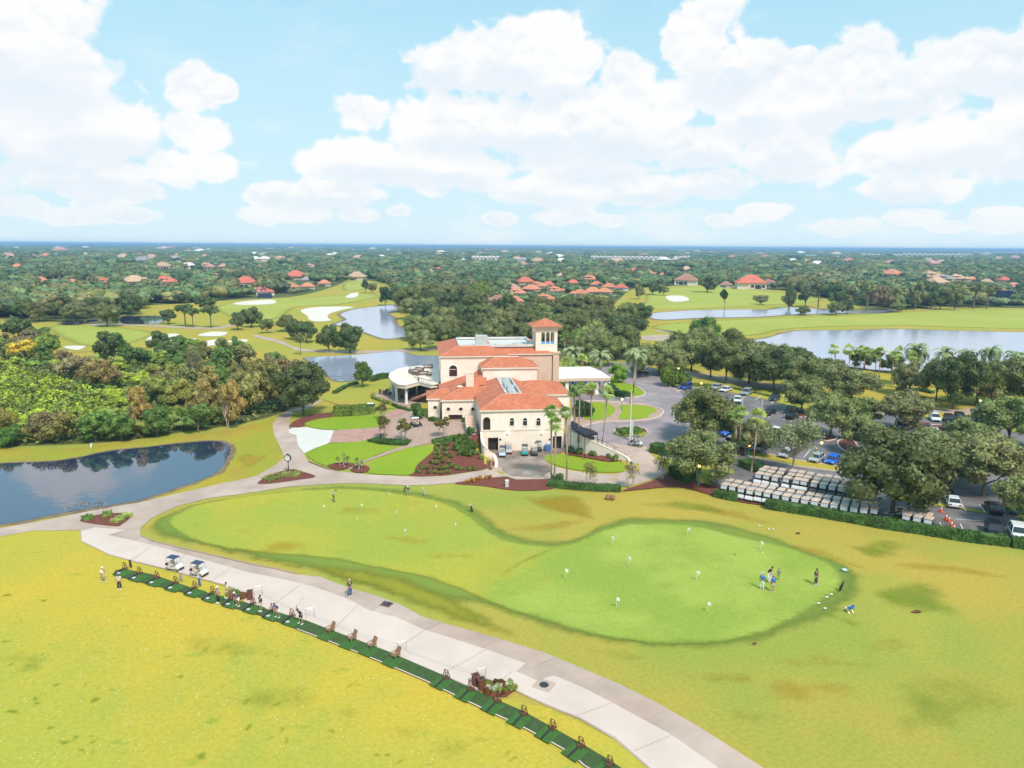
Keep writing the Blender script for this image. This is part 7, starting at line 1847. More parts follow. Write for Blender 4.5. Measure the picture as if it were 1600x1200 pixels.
for px, by, gy, lab in LAMPS:
    g = G(px, by); d = ray(px, gy); t = g.y / d.y; h = HC + d.z * t - g.z
    o = spawn('street_lamp', [('lamp_base', LPB)], g, 0, 1, lab, 'street lamp', 'street lamps')
    p = link('pole', LPP, o, (0, 0, .9)); p.scale = (1, 1, h - 1.2); c = link('lamp_collar', LPC, o, (0, 0, h)); link('globe', LPG, o, (0, 0, h))
g = G(984, 690); d = ray(984, 611); h = HC + d.z * g.y / d.y - g.z
mb = MB(); mb.tube([(0, 0, 0), (0, 0, h)], [.11, .06], 8); mb.ball((0, 0, h + .1), .14, 8, 6); b_ = mb.mesh('pole', M['white']); mb = MB()
vs = []; rr = random.Random(1)
for k in range(8):
    z_ = h - 5.6 - k * .5
    for j in range(5): vs.append((.12 + .11 * j + .04 * rr.random(), .16 * math.sin(j * 1.9 + k * .2), z_ - .1 * j))
mb.add(vs, [(5 * k + j, 5 * k + j + 1, 5 * k + j + 6, 5 * k + j + 5) for k in range(7) for j in range(4)]); fl_ = mb.mesh('flag', M['white'])
spawn('flagpole', [('pole', b_), ('flag', fl_)], g, 0, 1, 'tall white flagpole with a limp pale flag on the forecourt', 'flagpole')
g = G(451, 738); mb = MB(); mb.cyl((0, 0, 0), .22, .5, 10, 0, .14); mb.cyl((0, 0, .5), .075, 1.6, 8); pst = mb.mesh('post', M['iron']); mb = MB(); mb.tube([(0, -.14, 2.65), (0, .14, 2.65)], .62, 20); mb.box((0, 0, 3.3), (.35, .2, .22)); mb.box((0, 0, 2.08), (.35, .2, .2)); hd_ = mb.mesh('clock_case', M['iron'])
mb = MB()
for s in (-1, 1):
    mb.tube([(0, s * .145, 2.65), (0, s * .15, 2.65)], .5, 20, 0); mb.tube([(0, s * .16, 2.65), (.22, s * .16, 2.85)], .025, 4, 1); mb.tube([(0, s * .16, 2.65), (-.1, s * .16, 3.0)], .025, 4, 1)
    for k in range(12): a_ = k * PI / 6; mb.box((.42 * math.cos(a_), s * .155, 2.65 + .42 * math.sin(a_)), (.05, .01, .05), 1)
fc_ = mb.mesh('clock_face', [M['white'], M['black']]); spawn('street_clock', [('post', pst), ('clock_case', hd_, None, [('clock_face', fc_)])], g, -.25, .95, 'black street clock with a round white face on a post at the path junction', 'clock')
mb = MB(); mb.box((0, 0, .025), (.42, .42, .05)); cb_ = mb.mesh('base', M['cone']) if 'cone' in M else None
M['cone'] = mat('cone_orange', (.80, .10, .03), .5, .05, 2)
mb = MB(); mb.box((0, 0, .025), (.45, .45, .05)); mb.tube([(0, 0, .05), (0, 0, .35)], [.17, .115], 12); mb.tube([(0, 0, .35), (0, 0, .60)], [.115, .07], 12, 1); mb.tube([(0, 0, .60), (0, 0, .85)], [.07, .03], 12); CONE = mb.mesh('traffic_cone', [M['cone'], M['white']])
for j, (px, py) in enumerate(((1470, 801), (1478, 813), (1482, 816.5), (1486, 824), (1490, 829))): spawn('traffic_cone', [], G(px, py, .12), .3, 1.25, f'orange and white traffic cone, {nth(j + 1)} from the back of the line', 'traffic cone', 'traffic cones', None, CONE)
mb = MB(); mb.box((0, 0, .55), (.5, .4, 1.1)); mb.box((0, 0, 1.13), (.58, .48, .08)); b_ = mb.mesh('utility_box', M['white']); mb = MB(); mb.box((0, -.21, .6), (.4, .02, .8)); spawn('utility_box', [('door', mb.mesh('door', M['hvac']))], G(792, 761), .1, 1, 'small white utility box standing in the lower mulch bed', 'utility box', None, None, b_)
for px, py, lab in ((920, 689, 'black bin on the ramp, left of two'), (924.7, 691, 'black bin on the ramp, right of two')):
    mb = MB(); mb.box((0, 0, .5), (.6, .6, 1.0), top=1.1); b_ = mb.mesh('wheeled_bin', M['black']); mb = MB(); mb.box((0, 0, 1.04), (.72, .72, .08)); spawn('wheeled_bin', [('lid', mb.mesh('lid', M['iron']))], G(px, py), .2, 1, lab, 'bin', 'bins on the ramp', None, b_)
mb = MB(); mb.box((0, 0, .6), (1.0, .9, 1.1), top=1.12); b_ = mb.mesh('blue_bin', M['obj']); mb = MB(); mb.box((0, 0, 1.2), (1.15, 1.05, .1)); l_ = mb.mesh('lid', M['obj']); spawn('blue_bin', [('lid', l_, None, None, (.06, .15, .45))], G(856, 705), .1, 1, 'blue wheeled bin right of the carts in the service court', 'bin', None, (.07, .16, .42), b_)
mb = MB(); mb.box((0, 0, 2.0), (2.6, 1.8, .12), top=.94); t_ = mb.mesh('canopy', M['white']); mb = MB()
for x_ in (-1.2, 1.2):
    for y_ in (-.8, .8): mb.box((x_, y_, 1), (.06, .06, 2))
mb.box((0, .75, 1.3), (2.4, .04, 1.3)); spawn('market_canopy', [('frame', mb.mesh('frame', M['white'])), ('canopy', t_)], G(820, 702), .1, 1, 'white canopy stall against the service court wall', 'canopy')
mb = MB(); mb.tube([(-.35, 0, 0), (-.05, 0, 1.0)], .04, 5); mb.tube([(.35, 0, 0), (.05, 0, 1.0)], .04, 5); mb.box((0, 0, .5), (.5, .06, .4)); spawn('sandwich_board', [], G(808.5, 704), .1, 1, 'small orange tan board beside the white canopy stall', 'board', None, (.5, .25, .1), mb.mesh('sandwich_board', M['obj']))
mb = MB(); mb.box((0, 0, .45), (.7, .6, .1)); mb.box((0, .25, .8), (.7, .1, .7)); mb.cyl((0, 0, 0), .08, .45, 8); spawn('office_chair', [], G(804.5, 702), .5, 1, 'black swivel chair against the service court wall', 'chair', None, None, mb.mesh('office_chair', M['black']))
for px, by, ty, lab in ((1160, 634, 620, 'left of two slim white posts above the palm tops'), (1190, 641, 624, 'right of two slim white posts above the palm tops')):
    g = G(px, by); h = HC + ray(px, ty).z * g.y / ray(px, ty).y - g.z; mb = MB(); mb.tube([(0, 0, 0), (0, 0, h)], .09, 8); spawn('white_post', [], g, 0, 1, lab, 'post', 'white posts', None, mb.mesh('white_post', M['white']))
mb = MB(); mb.tube([(0, 0, 0), (.05, 0, .35), (.12, 0, .6), (.3, 0, .62)], [.03, .12, .05, .015], 7); mb.tube([(.02, .03, 0), (0, .03, .3)], .012, 4); tag(link('egret', mb.mesh('egret', M['white'], True), None, G(142, 700), 1.0, 1.4), 'white egret standing on the bank behind the near pond', 'bird')
# ------------------------------------------------------------------ houses beyond the course
def house_meshes(seed):
    r = random.Random(seed); w, d = 16.0, 12.0; hw = 3.6
    W_ = MB(); W_.box((0, 0, hw / 2), (w, d, hw)); Rf = MB(); win = MB(); wing = seed % 3
    def hiproof(cx, cy, w, d, z, rise, m=0):
        u0, u1, v0, v1 = cx - w / 2 - .6, cx + w / 2 + .6, cy - d / 2 - .6, cy + d / 2 + .6
        k = min(w, d) / 2 + .6
        if w >= d: T = [(u0 + k, cy), (u1 - k, cy)]
        else: T = [(cx, v0 + k), (cx, v1 - k)]
        P = [(u0, v0, z), (u1, v0, z), (u1, v1, z), (u0, v1, z), (*T[0], z + rise), (*T[1], z + rise)]
        Rf.add(P, [(0, 1, 5, 4), (1, 2, 5), (2, 3, 4, 5), (3, 0, 4)] if w >= d else [(0, 1, 4), (1, 2, 5, 4), (2, 3, 5), (3, 0, 4, 5)])
        Rf.add(P[:4] + [(x, y, z_ - .25) for x, y, z_ in P[:4]], [(0, 1, 5, 4), (1, 2, 6, 5), (2, 3, 7, 6), (3, 0, 4, 7), (4, 5, 6, 7)])
    hiproof(0, 0, w, d, hw, 4.2)
    if wing == 0: W_.box((4.5, -7, hw / 2), (6.5, 6, hw)); hiproof(4.5, -6, 6.5, 9, hw + .01, 2.9)
    elif wing == 1: W_.box((-3, -1, hw + 1.3), (8, 8, 2.8)); hiproof(-3, -1, 8, 8, hw + 2.7, 2.8); W_.box((6.5, -7, hw / 2), (5, 5, hw)); hiproof(6.5, -6, 5, 8, hw + .02, 2.6)
    else: W_.box((-5, -7, hw / 2), (6, 5, hw)); hiproof(-5, -6, 6, 8, hw + .01, 2.8); W_.box((3, 1, hw + .6), (6, 6, 1.6)); hiproof(3, 1, 6, 6, hw + 1.4, 2.6)
    wd = MB(); wd.box((0, 0, 0), (1.7, .12, 1.5)); gd = MB(); gd.box((0, 0, 0), (3.2, .14, 2.1))
    wm = wd.mesh('window', M['glass']); dm = gd.mesh('patio_door', M['dark'])
    ps = [('wall', W_.mesh('wall', M['obj'])), ('roof', Rf.mesh('roof', M['house_roof']))]
    fx = {0: [-6, -3.2, -.4], 1: [-6, -1.5, 2], 2: [.5, 3.5, 6.3]}[wing]
    for k, x in enumerate(fx): ps.append(('patio_door', dm, (x, -6.03, 1.3)) if k == 1 else ('window', wm, (x, -6.03, 1.6)))
    if wing == 1: ps.append(('window', wm, (-3, -5.03, hw + 1.4)))
    return ps


HM = [house_meshes(i) for i in range(3)]
ORG, RED, TANR, GRY, BRN, PNK = (.58, .23, .13), (.56, .15, .10), (.54, .34, .23), (.32, .30, .30), (.34, .17, .12), (.52, .27, .21)
HOUSES = []          # (x, y, radius) kept clear of trees
hr = random.Random(12)
HL = dict(
    left=('in the left estate beyond the trees', [(63, 444, 26, ORG), (114, 446, 18, ORG), (133, 439, 18, GRY), (165, 445, 16, RED), (211, 447, 38, TANR), (262, 446, 30, RED), (28, 421, 20, ORG), (72, 404, 18, ORG), (24, 405, 15, TANR), (133, 407, 12, TANR), (153, 408, 14, BRN), (193, 407, 24, TANR), (238, 408, 38, PNK), (255, 421, 26, TANR), (96, 436, 14, TANR), (64, 420, 14, PNK), (92, 404, 16, GRY), (52, 404, 14, PNK)]),
    centre=('in the estate behind the left fairway', [(295, 441, 22, RED), (316, 454, 24, RED), (337, 435, 18, BRN), (376, 435, 20, GRY), (384, 449, 38, RED), (413, 461, 26, RED), (463, 438, 34, RED), (480, 441, 20, GRY), (481, 452, 22, ORG), (507, 447, 14, ORG), (456, 453, 18, ORG), (325, 421, 22, PNK), (350, 420, 18, PNK), (384, 421, 13, ORG), (405, 420, 14, PNK), (458, 422, 13, ORG), (486, 421, 19, PNK), (515, 422, 12, TANR), (463, 410, 13, ORG), (278, 402, 14, TANR), (320, 405, 16, TANR)]),
    middle=('among the trees above the clubhouse', [(558, 438, 30, TANR), (562, 424, 14, PNK), (648, 423, 15, RED), (671, 427, 15, TANR), (685, 423, 13, RED), (707, 425, 12, GRY), (765, 428, 15, TANR), (795, 418, 14, ORG)]),
    orange=('in the estate right of the tower', [(820, 446, 30, RED), (800, 455, 26, PNK), (809, 463, 24, ORG), (830, 457, 28, ORG), (843, 451, 20, ORG), (777, 475, 24, BRN), (803, 476, 28, ORG), (853, 473, 22, ORG), (868, 459, 18, ORG), (856, 449, 14, RED), (895, 446, 14, RED), (923, 441, 24, ORG), (932, 449, 16, ORG), (926, 461, 28, ORG), (951, 453, 24, ORG), (944, 461, 20, ORG), (970, 454, 20, RED), (906, 464, 18, ORG), (863, 430, 15, PNK), (877, 434, 12, TANR), (818, 416, 15, PNK)]),
    right=('behind the far right fairway', [(990, 426, 17, RED), (1016, 431, 17, ORG), (1038, 432, 12, ORG), (1072, 425, 20, TANR), (1072, 445, 38, BRN), (1134, 449, 20, BRN), (1172, 451, 48, RED), (1202, 448, 18, BRN), (1196, 405, 16, ORG), (1256, 432, 12, PNK), (1281, 434, 13, ORG), (1203, 446, 15, RED), (1393, 434, 30, ORG)]),
    far_right=('in the far right estate', [(1405, 435, 18, RED), (1455, 438, 30, TANR), (1479, 440, 22, GRY), (1462, 448, 34, TANR), (1440, 457, 20, BRN), (1496, 440, 24, TANR), (1517, 440, 18, ORG), (1541, 444, 18, TANR), (1568, 442, 22, RED), (1583, 453, 26, ORG), (1557, 464, 34, BRN), (1580, 432, 14, PNK), (1462, 403, 16, PNK), (1560, 408, 16, TANR)]))
cn = {ORG: 'orange', RED: 'red', TANR: 'tan', GRY: 'grey', BRN: 'brown', PNK: 'pinkish'}
for key, (where, lst) in HL.items():
    bycol = {}
    for it in lst: bycol.setdefault(it[3], []).append(it)
    for c, its in bycol.items():
        its.sort()
        for i, (px, py, w, _) in enumerate(its):
            x, y = U(px, py); D = Vector((x, y, -HC)).dot(_f); wm = w * D / FPX; s = min(1.9, max(.75, wm / 17.5))
            rz = math.atan2(-x, y) + hr.uniform(-.5, .5)
            wc = hr.choice([(.62, .50, .38), (.68, .60, .52), (.72, .68, .62), (.55, .42, .32)])
            o = spawn('house', [(p[0], p[1], p[2] if len(p) > 2 else None, None, wc if p[0] == 'wall' else (jit(c, hr, .08) if p[0] == 'roof' else None)) for p in HM[hr.randrange(3)]], (x, y, .1), rz, s,
                      f'house with a {cn[c]} roof, {nth(i + 1)} from the left {where}' if len(its) > 1 else f'house with a {cn[c]} roof {where}', 'house', 'houses beyond the course')
            HOUSES.append((x, y, 10 * s))
# house with a large navy screen enclosure, red roofed house with a screened pool
def screen(px, py, w, h, lab):
    x, y = U(px, py); D = Vector((x, y, -HC)).dot(_f); wm = w * D / FPX; mb = MB(); mb.box((0, 0, h / 2), (wm, 7, h), top=.9); f_ = MB()
    for k in range(6):
        X = -wm / 2 + wm * k / 5; f_.box((X * .97, -3.56, h / 2), (.12, .12, h))
    f_.box((0, -3.5, h - .1), (wm, .2, .2))
    spawn('pool_screen', [('frame', f_.mesh('frame', M['iron']))], (x, y, .1), math.atan2(-x, y), 1, lab, 'screen enclosure', 'pool screens', None, mb.mesh('pool_screen', M['navyglass'])); HOUSES.append((x, y, wm / 2 + 4))
screen(1568, 467, 24, 6.5, 'tall navy blue pool screen on the house at the far right'); screen(414, 466, 22, 3.5, 'dark navy pool screen below the red roof by the left fairway')
# long white buildings near the horizon
def longb(px, py, w, h, lab, n, col=(.70, .66, .60), roof=(.62, .58, .56)):
    x, y = U(px, py); D = Vector((x, y, -HC)).dot(_f); wm = w * D / FPX; hm = h * D / FPX; mb = MB(); rf = MB()
    mb.box((0, 0, hm * .42), (wm, 22, hm * .84)); rf.box((0, 0, hm * .92), (wm + 2, 24, hm * .14), top=.94)
    for k in range(n): rf.box((-wm / 2 + wm * (k + .5) / n, 0, hm * 1.05), (wm / n * .45, 14, hm * .22), top=.7)
    ps = [('wall', mb.mesh('wall', M['obj']), None, None, col), ('roof', rf.mesh('roof', M['obj']), None, None, roof)]
    wn = MB(); wn.box((0, 0, 0), (wm / n * .3, .3, hm * .25)); wmsh = wn.mesh('window', M['dark'])
    for k in range(n):
        for z_ in (.25, .6): ps.append(('window', wmsh, (-wm / 2 + wm * (k + .5) / n, -11.05, hm * z_)))
    spawn('long_building', ps, (x, y, 0), math.atan2(-x, y), 1, lab, 'building', 'long pale buildings'); HOUSES.append((x, y, wm / 2))
    for k in range(int(wm / 40)): a = math.atan2(-x, y); t = -wm / 2 + 40 * k; HOUSES.append((x + t * math.cos(a), y + t * math.sin(a), 26))
longb(762, 408, 50, 7, 'long white and pink building left of centre near the horizon', 8, (.70, .58, .52), (.72, .68, .66)); longb(978, 408, 112, 7, 'longest row of cream apartment blocks near the horizon', 16); longb(1066, 408, 26, 7, 'short white building right of the long apartment row', 4)
longb(1273, 402, 28, 3.5, 'low white building with a pale teal roof near the horizon', 5, (.7, .74, .72), (.55, .75, .70)); longb(1316, 405, 30, 4, 'low white shed to the right of the teal roofed one', 5); longb(1385, 401, 100, 3.5, 'very long white building low on the right horizon', 14, (.72, .70, .72), (.74, .72, .74)); longb(1458, 404, 88, 7, 'cream apartment block with many gables on the right', 12); longb(1560, 398, 70, 4, 'white building strip at the right end of the horizon', 9); longb(724, 414, 8, 9, 'narrow tan tower block left of the white and pink building', 1, (.62, .50, .40)); longb(1055, 413, 9, 9, 'narrow pink tower block right of centre', 1, (.62, .36, .30))
for i, (px, py, w) in enumerate(((70, 395, 16), (140, 392, 12), (195, 390, 16), (205, 388.5, 14), (280, 391, 12), (475, 388.5, 16), (500, 388.5, 14), (555, 392, 10), (640, 392.5, 10), (668, 400, 8), (680, 390, 10), (830, 396, 10), (900, 398, 12), (1010, 396, 40), (1080, 397, 22), (1145, 397, 8))): longb(px, py, w, 2.2, f'tiny pale building on the far plain, {nth(i + 1)} from the left', 2)

# distant roofs scattered over the plain: too small to show any part
mb = MB(); mb.box((0, 0, 1.8), (16, 11, 3.6), 1); mb.add([(-9, -6.5, 3.6), (9, -6.5, 3.6), (9, 6.5, 3.6), (-9, 6.5, 3.6), (-3, 0, 7.4), (3, 0, 7.4)], [(0, 1, 5, 4), (1, 2, 5), (2, 3, 4, 5), (3, 0, 4), (3, 2, 1, 0)])
FH = mb.mesh('distant_house', [M['house_roof'], M['stucco']])
for i in range(130):
    py = 389.5 + 32 * hr.random() ** 1.6; px = hr.uniform(-10, 1610)
    x, y = U(px, py); D = math.hypot(x, y)
    if min(math.hypot(x - a, y - b) - c for a, b, c in HOUSES) < 14: continue
    s_ = hr.uniform(.9, 1.4) * (1 if D < 1500 else 1.5 if D < 3000 else 2.2)
    spawn('distant_house', [], (x, y, 0), math.atan2(-x, y) + hr.uniform(-.6, .6), s_, 'tiny pale or reddish roof scattered far off among the trees of the plain', 'house', 'distant roofs on the plain', jit(hr.choice([ORG, PNK, TANR, TANR, (.70, .62, .55), (.72, .70, .68), GRY]), hr), FH)
    HOUSES.append((x, y, 8 * s_))

# ------------------------------------------------------------------ the wooded plain: one mass
def tpl(seed, leaves, balls, nu, nv):
    r = np.random.default_rng(seed); pr = random.Random(seed); mb = MB()
    C = []
    for k in range(balls):
        a = pr.uniform(0, 6.28); q = 0 if balls == 1 else pr.uniform(.15, .5); c = (q * math.cos(a), q * math.sin(a), pr.uniform(.50, .68)); rad = pr.uniform(.32, .5) if balls > 1 else .5
        C.append((c, rad)); mb.ball(c, (rad, rad, rad * .72), nu, nv, 0, .2, pr)
    tri = []
    for f_ in mb.f:
        for k in range(1, len(f_) - 1): tri.append((f_[0], f_[k], f_[k + 1]))
    Vv = [tuple(v) for v in mb.v]
    for k in range(leaves):
        c, rad = C[k % len(C)]; d = sphere_pts(r, 1, .5)[0]; p = np.array(c) + d * rad * np.array([1, 1, .72]) * r.uniform(.92, 1.18); n = d + r.normal(0, .8, 3); n /= np.linalg.norm(n); t = np.cross(n, r.normal(0, 1, 3)); t /= np.linalg.norm(t); b = np.cross(n, t); s = r.uniform(.07, .13)
        o = len(Vv); Vv += [tuple(p - t * s), tuple(p + b * s), tuple(p + t * s), tuple(p - b * s)]; tri += [(o, o + 1, o + 2), (o, o + 2, o + 3)]
    return np.array(Vv), np.array(tri)


def px_of(X, Y, Z=0.0):
    q = np.stack([X, Y, np.full_like(X, Z) - HC], 1); D = q @ np.array(_f)
    return 800 + FPX * (q @ np.array(_r)) / D, 600 - FPX * (q @ np.array(_u)) / D


rng = np.random.default_rng(77)
OA, OB = np.array(OPEN_A, float), np.array(OPEN_B, float)
HX = np.array(HOUSES)
VS, FS, TS, base = [], [], [], 0
WC = np.array([DARK, (.085, .125, .06), OAK, (.09, .15, .065), (.11, .175, .075), (.13, .17, .075), OLIVE, (.15, .21, .085), (.18, .19, .09), (.075, .14, .075)]) * 1.1


def woods(d0, d1, cell, size, tpls, hscale=(.75, 1.2)):
    global base
    n = int((d1 ** 2 - d0 ** 2) * .96 / cell ** 2)
    D = np.sqrt(rng.uniform(d0 ** 2, d1 ** 2, n))
    X, Y = D * rng.uniform(-.96, .96, n), D
    px, py = px_of(X, Y)
    lim = np.interp(px, [-100, 0, 60, 330, 345, 470, 545, 612, 640, 690, 760, 905, 940, 990, 1180, 1310, 1400, 1600, 1720], [505, 500, 494, 488, 468, 458, 438, 446, 474, 470, 472, 480, 478, 450, 446, 470, 482, 479, 480])
    k = (px > -260) & (px < 1860) & (py < lim)
    k &= poly_sd(px, py, OA) > 1.0
    k &= poly_sd(px, py, OB) > .6
    X, Y = X[k], Y[k]; n = len(X)
    sz = size * rng.uniform(.7, 1.3, n); hh = sz * rng.uniform(*hscale, n)
    if len(HX):
        keep = np.ones(n, bool); low = np.ones(n)
        for hx, hy, r_ in HX:
            cl = 1.25 if -20 < hx < 180 and hy < 900 else .95
            dx, dy = X - hx, Y - hy; Ld = math.hypot(hx, hy); ax, ay = hx / Ld, hy / Ld
            al = dx * ax + dy * ay; ac = np.abs(dx * ay - dy * ax)
            keep &= ~((np.abs(al) < r_ * 1.2 + sz * .4) & (ac < r_ * 1.1 + sz * .3))
            front = (al < 0) & (al > -min(420, 8 / (35 / Ld))) & (ac < r_ * cl)
            low = np.where(front, np.minimum(low, (1.4 + (36 / Ld) * np.maximum(-al - r_, 0)) / hh), low)
        X, Y, sz, hh = X[keep], Y[keep], sz[keep] * np.clip(low[keep] * 1.3, .45, 1), hh[keep] * low[keep]; n = len(X)
    wk = 1 + .35 * np.clip((620 - Y) / 250, 0, 1)
    g = np.clip(.5 + .5 * np.sin(X * .011 + 1.3) * np.sin(Y * .007 + .4) + rng.normal(0, .3, n), 0, .999)
    T = WC[(rng.uniform(0, 1, n) * .55 * len(WC) + g * .45 * len(WC)).astype(int).clip(0, len(WC) - 1)] * rng.uniform(.72, 1.35, (n, 1)) * np.stack([wk ** 1.3, wk, wk], 1)
    aut = rng.random(n) < .035; T[aut] = np.array([.20, .17, .05]) * rng.uniform(.7, 1.1, (aut.sum(), 1))
    which = rng.integers(0, len(tpls), n)
    for w, (tv, tf) in enumerate(tpls):
        i = np.where(which == w)[0]
        if not len(i): continue
        a = rng.uniform(0, 6.28, len(i)); c, s = np.cos(a)[:, None], np.sin(a)[:, None]
        x = (tv[None, :, 0] * c - tv[None, :, 1] * s) * sz[i][:, None] + X[i][:, None]; y = (tv[None, :, 0] * s + tv[None, :, 1] * c) * sz[i][:, None] + Y[i][:, None]; z = tv[None, :, 2] * hh[i][:, None] + 0 * x
        VS.append(np.stack([x, y, z], 2).reshape(-1, 3)); nv = len(tv)
        FS.append((tf[None] + (np.arange(len(i)) * nv)[:, None, None]).reshape(-1, 3) + base); TS.append(np.repeat(T[i], nv, 0)); base += len(i) * nv


woods(250, 620, 7.5, 9.5, [tpl(i, 70, 4, 7, 5) for i in range(5)], (.75, 1.1))
woods(620, 1100, 9.5, 11, [tpl(20 + i, 34, 3, 6, 4) for i in range(4)], (.6, .95))
woods(1100, 2200, 17, 18, [tpl(30 + i, 14, 3, 6, 4) for i in range(4)], (.5, .75))
woods(2200, 5200, 38, 42, [tpl(40 + i, 0, 4, 6, 4) for i in range(4)], (.20, .34))
woods(5200, 15000, 110, 130, [tpl(50 + i, 0, 4, 6, 4) for i in range(3)], (.07, .13))
far_me = tint_mesh('distant_woods', np.concatenate(VS), np.concatenate(FS), np.concatenate(TS), M['woods'])
tag(link('distant_woods', far_me), kind='stuff')
print('woods tris', sum(len(f_) for f_ in FS))
# ------------------------------------------------------------------ air, sky, sun, camera
HAZE = True
if HAZE:
    mb = MB(); mb.box((0, 16000, 22), (70000, 38000, 48))
    m = bpy.data.materials.new('haze'); m.use_nodes = True; t = m.node_tree
    for n in list(t.nodes):
        if n.type == 'BSDF_PRINCIPLED': t.nodes.remove(n)
    pv = t.nodes.new('ShaderNodeVolumePrincipled'); pv.inputs['Color'].default_value = (.36, .60, 1.0, 1); pv.inputs['Density'].default_value = 1.5e-4; pv.inputs['Anisotropy'].default_value = 0.0
    t.links.new(pv.outputs[0], t.nodes['Material Output'].inputs['Volume'])
    tag(link('haze', mb.mesh('haze', m)), kind='stuff')

SC.view_settings.exposure = 0.42
SUN_EL, SUN_AZ = R(52), R(152)       # azimuth measured from +Y towards +X: behind the camera, to the right
w = bpy.data.worlds.new('World'); SC.world = w; w.use_nodes = True
T = w.node_tree; N, L = T.nodes, T.links
bg = N['Background']; STR = 0.12; bg.inputs['Strength'].default_value = STR
sky = N.new('ShaderNodeTexSky'); sky.sky_type = 'NISHITA'; sky.sun_disc = False
sky.sun_elevation = SUN_EL; sky.sun_rotation = SUN_AZ; sky.air_density = 1.0; sky.dust_density = 0.6; sky.ozone_density = 1.4
tc = N.new('ShaderNodeTexCoord'); sp = N.new('ShaderNodeSeparateXYZ'); L.new(tc.outputs['Generated'], sp.inputs[0])


def mth(op, a, b=None, clamp=False):
    n = N.new('ShaderNodeMath'); n.operation = op; n.use_clamp = clamp
    if op == 'MULTIPLY_ADD': n.inputs[2].default_value = .1
    for i, v in enumerate((a, b)):
        if v is None: continue
        if isinstance(v, (int, float)): n.inputs[i].default_value = v
        else: L.new(v, n.inputs[i])
    return n.outputs[0]


def mixc(f, a, b):
    x = N.new('ShaderNodeMix'); x.data_type = 'RGBA'
    if isinstance(f, (int, float)): x.inputs[0].default_value = f
    else: L.new(f, x.inputs[0])
    for i, c in ((6, a), (7, b)):
        if isinstance(c, tuple): x.inputs[i].default_value = (*c, 1)
        else: L.new(c, x.inputs[i])
    return x.outputs[2]


def smooth(x, a, b, c=0.0, d=1.0):
    r = N.new('ShaderNodeMapRange'); r.interpolation_type = 'SMOOTHSTEP'
    for i, v in enumerate((a, b, c, d)): r.inputs[i + 1].default_value = v
    L.new(x, r.inputs[0]); return r.outputs[0]


az = mth('ARCTAN2', sp.outputs[0], sp.outputs[1]); el = mth('ARCSINE', sp.outputs[2])
P2 = N.new('ShaderNodeCombineXYZ'); L.new(az, P2.inputs[0]); L.new(el, P2.inputs[1])
CL = [(40, 60, 115, 115), (100, 95, 60, 52), (30, 160, 65, 55), (150, 200, 100, 58), (60, 230, 75, 42), (305, 145, 46, 36), (345, 140, 30, 24), (312, 208, 60, 36), (340, 258, 48, 25), (265, 262, 40, 30), (130, 272, 115, 34), (200, 298, 60, 24), (160, 322, 45, 14),
      (780, 92, 92, 62), (868, 70, 64, 52), (910, 95, 36, 40), (690, 105, 78, 45), (840, 125, 100, 40), (572, 180, 50, 30), (648, 200, 55, 50), (560, 250, 90, 40), (620, 255, 80, 40), (725, 195, 110, 60), (840, 200, 130, 70), (960, 190, 120, 80), (980, 125, 58, 42), (1045, 165, 50, 44),
      (700, 262, 120, 44), (870, 300, 110, 32), (1000, 298, 90, 28), (930, 250, 120, 44), (1095, 55, 66, 68), (1130, 115, 80, 56), (1190, 105, 48, 44), (1190, 175, 100, 50), (1335, 105, 62, 52), (1385, 150, 80, 44), (1290, 165, 80, 46), (1440, 160, 60, 30), (1090, 230, 90, 44), (1230, 245, 90, 46),
      (1120, 285, 80, 28), (1420, 295, 75, 30), (1500, 220, 130, 52), (1590, 225, 80, 56), (1560, 95, 105, 52), (1540, 118, 60, 30), (1380, 240, 60, 40), (1255, 88, 26, 16), (520, 305, 90, 26), (430, 308, 60, 24), (400, 336, 40, 17), (470, 333, 60, 18), (560, 336, 46, 16), (620, 330, 30, 14), (780, 342, 34, 13), (880, 338, 60, 16), (950, 345, 40, 13), (1190, 330, 40, 17), (1130, 345, 30, 12), (1300, 356, 50, 14), (1350, 350, 26, 12), (1480, 354, 36, 13), (1560, 344, 48, 20), (1430, 338, 50, 16), (110, 338, 60, 15), (210, 336, 50, 14), (30, 322, 50, 16), (1650, 160, 80, 90), (-80, 160, 110, 150)]
# lumpy offsets shared by every cloud
def lumps(dy):
    mp = N.new('ShaderNodeMapping'); mp.inputs['Scale'].default_value = (1, 1.2, 1); mp.inputs['Location'].default_value = (.3, .51 + dy * 1.2, 0); L.new(P2.outputs[0], mp.inputs[0])
    wn = N.new('ShaderNodeTexNoise'); wn.noise_dimensions = '2D'; wn.inputs['Scale'].default_value = 24; wn.inputs['Detail'].default_value = 4; L.new(mp.outputs[0], wn.inputs['Vector'])
    ad = N.new('ShaderNodeVectorMath'); ad.operation = 'MULTIPLY_ADD'; L.new(wn.outputs['Color'], ad.inputs[0]); ad.inputs[1].default_value = (.035, .035, 0); L.new(mp.outputs[0], ad.inputs[2])
    v = N.new('ShaderNodeTexVoronoi'); v.voronoi_dimensions = '2D'; v.inputs['Scale'].default_value = 12.5; v.inputs['Detail'].default_value = 3; v.inputs['Roughness'].default_value = .55; v.normalize = True
    L.new(ad.outputs[0], v.inputs['Vector'])
    return mth('ADD', mth('MULTIPLY', mth('SUBTRACT', .33, v.outputs['Distance']), 1.25), mth('MULTIPLY', mth('SUBTRACT', wn.outputs[0], .5), .7))


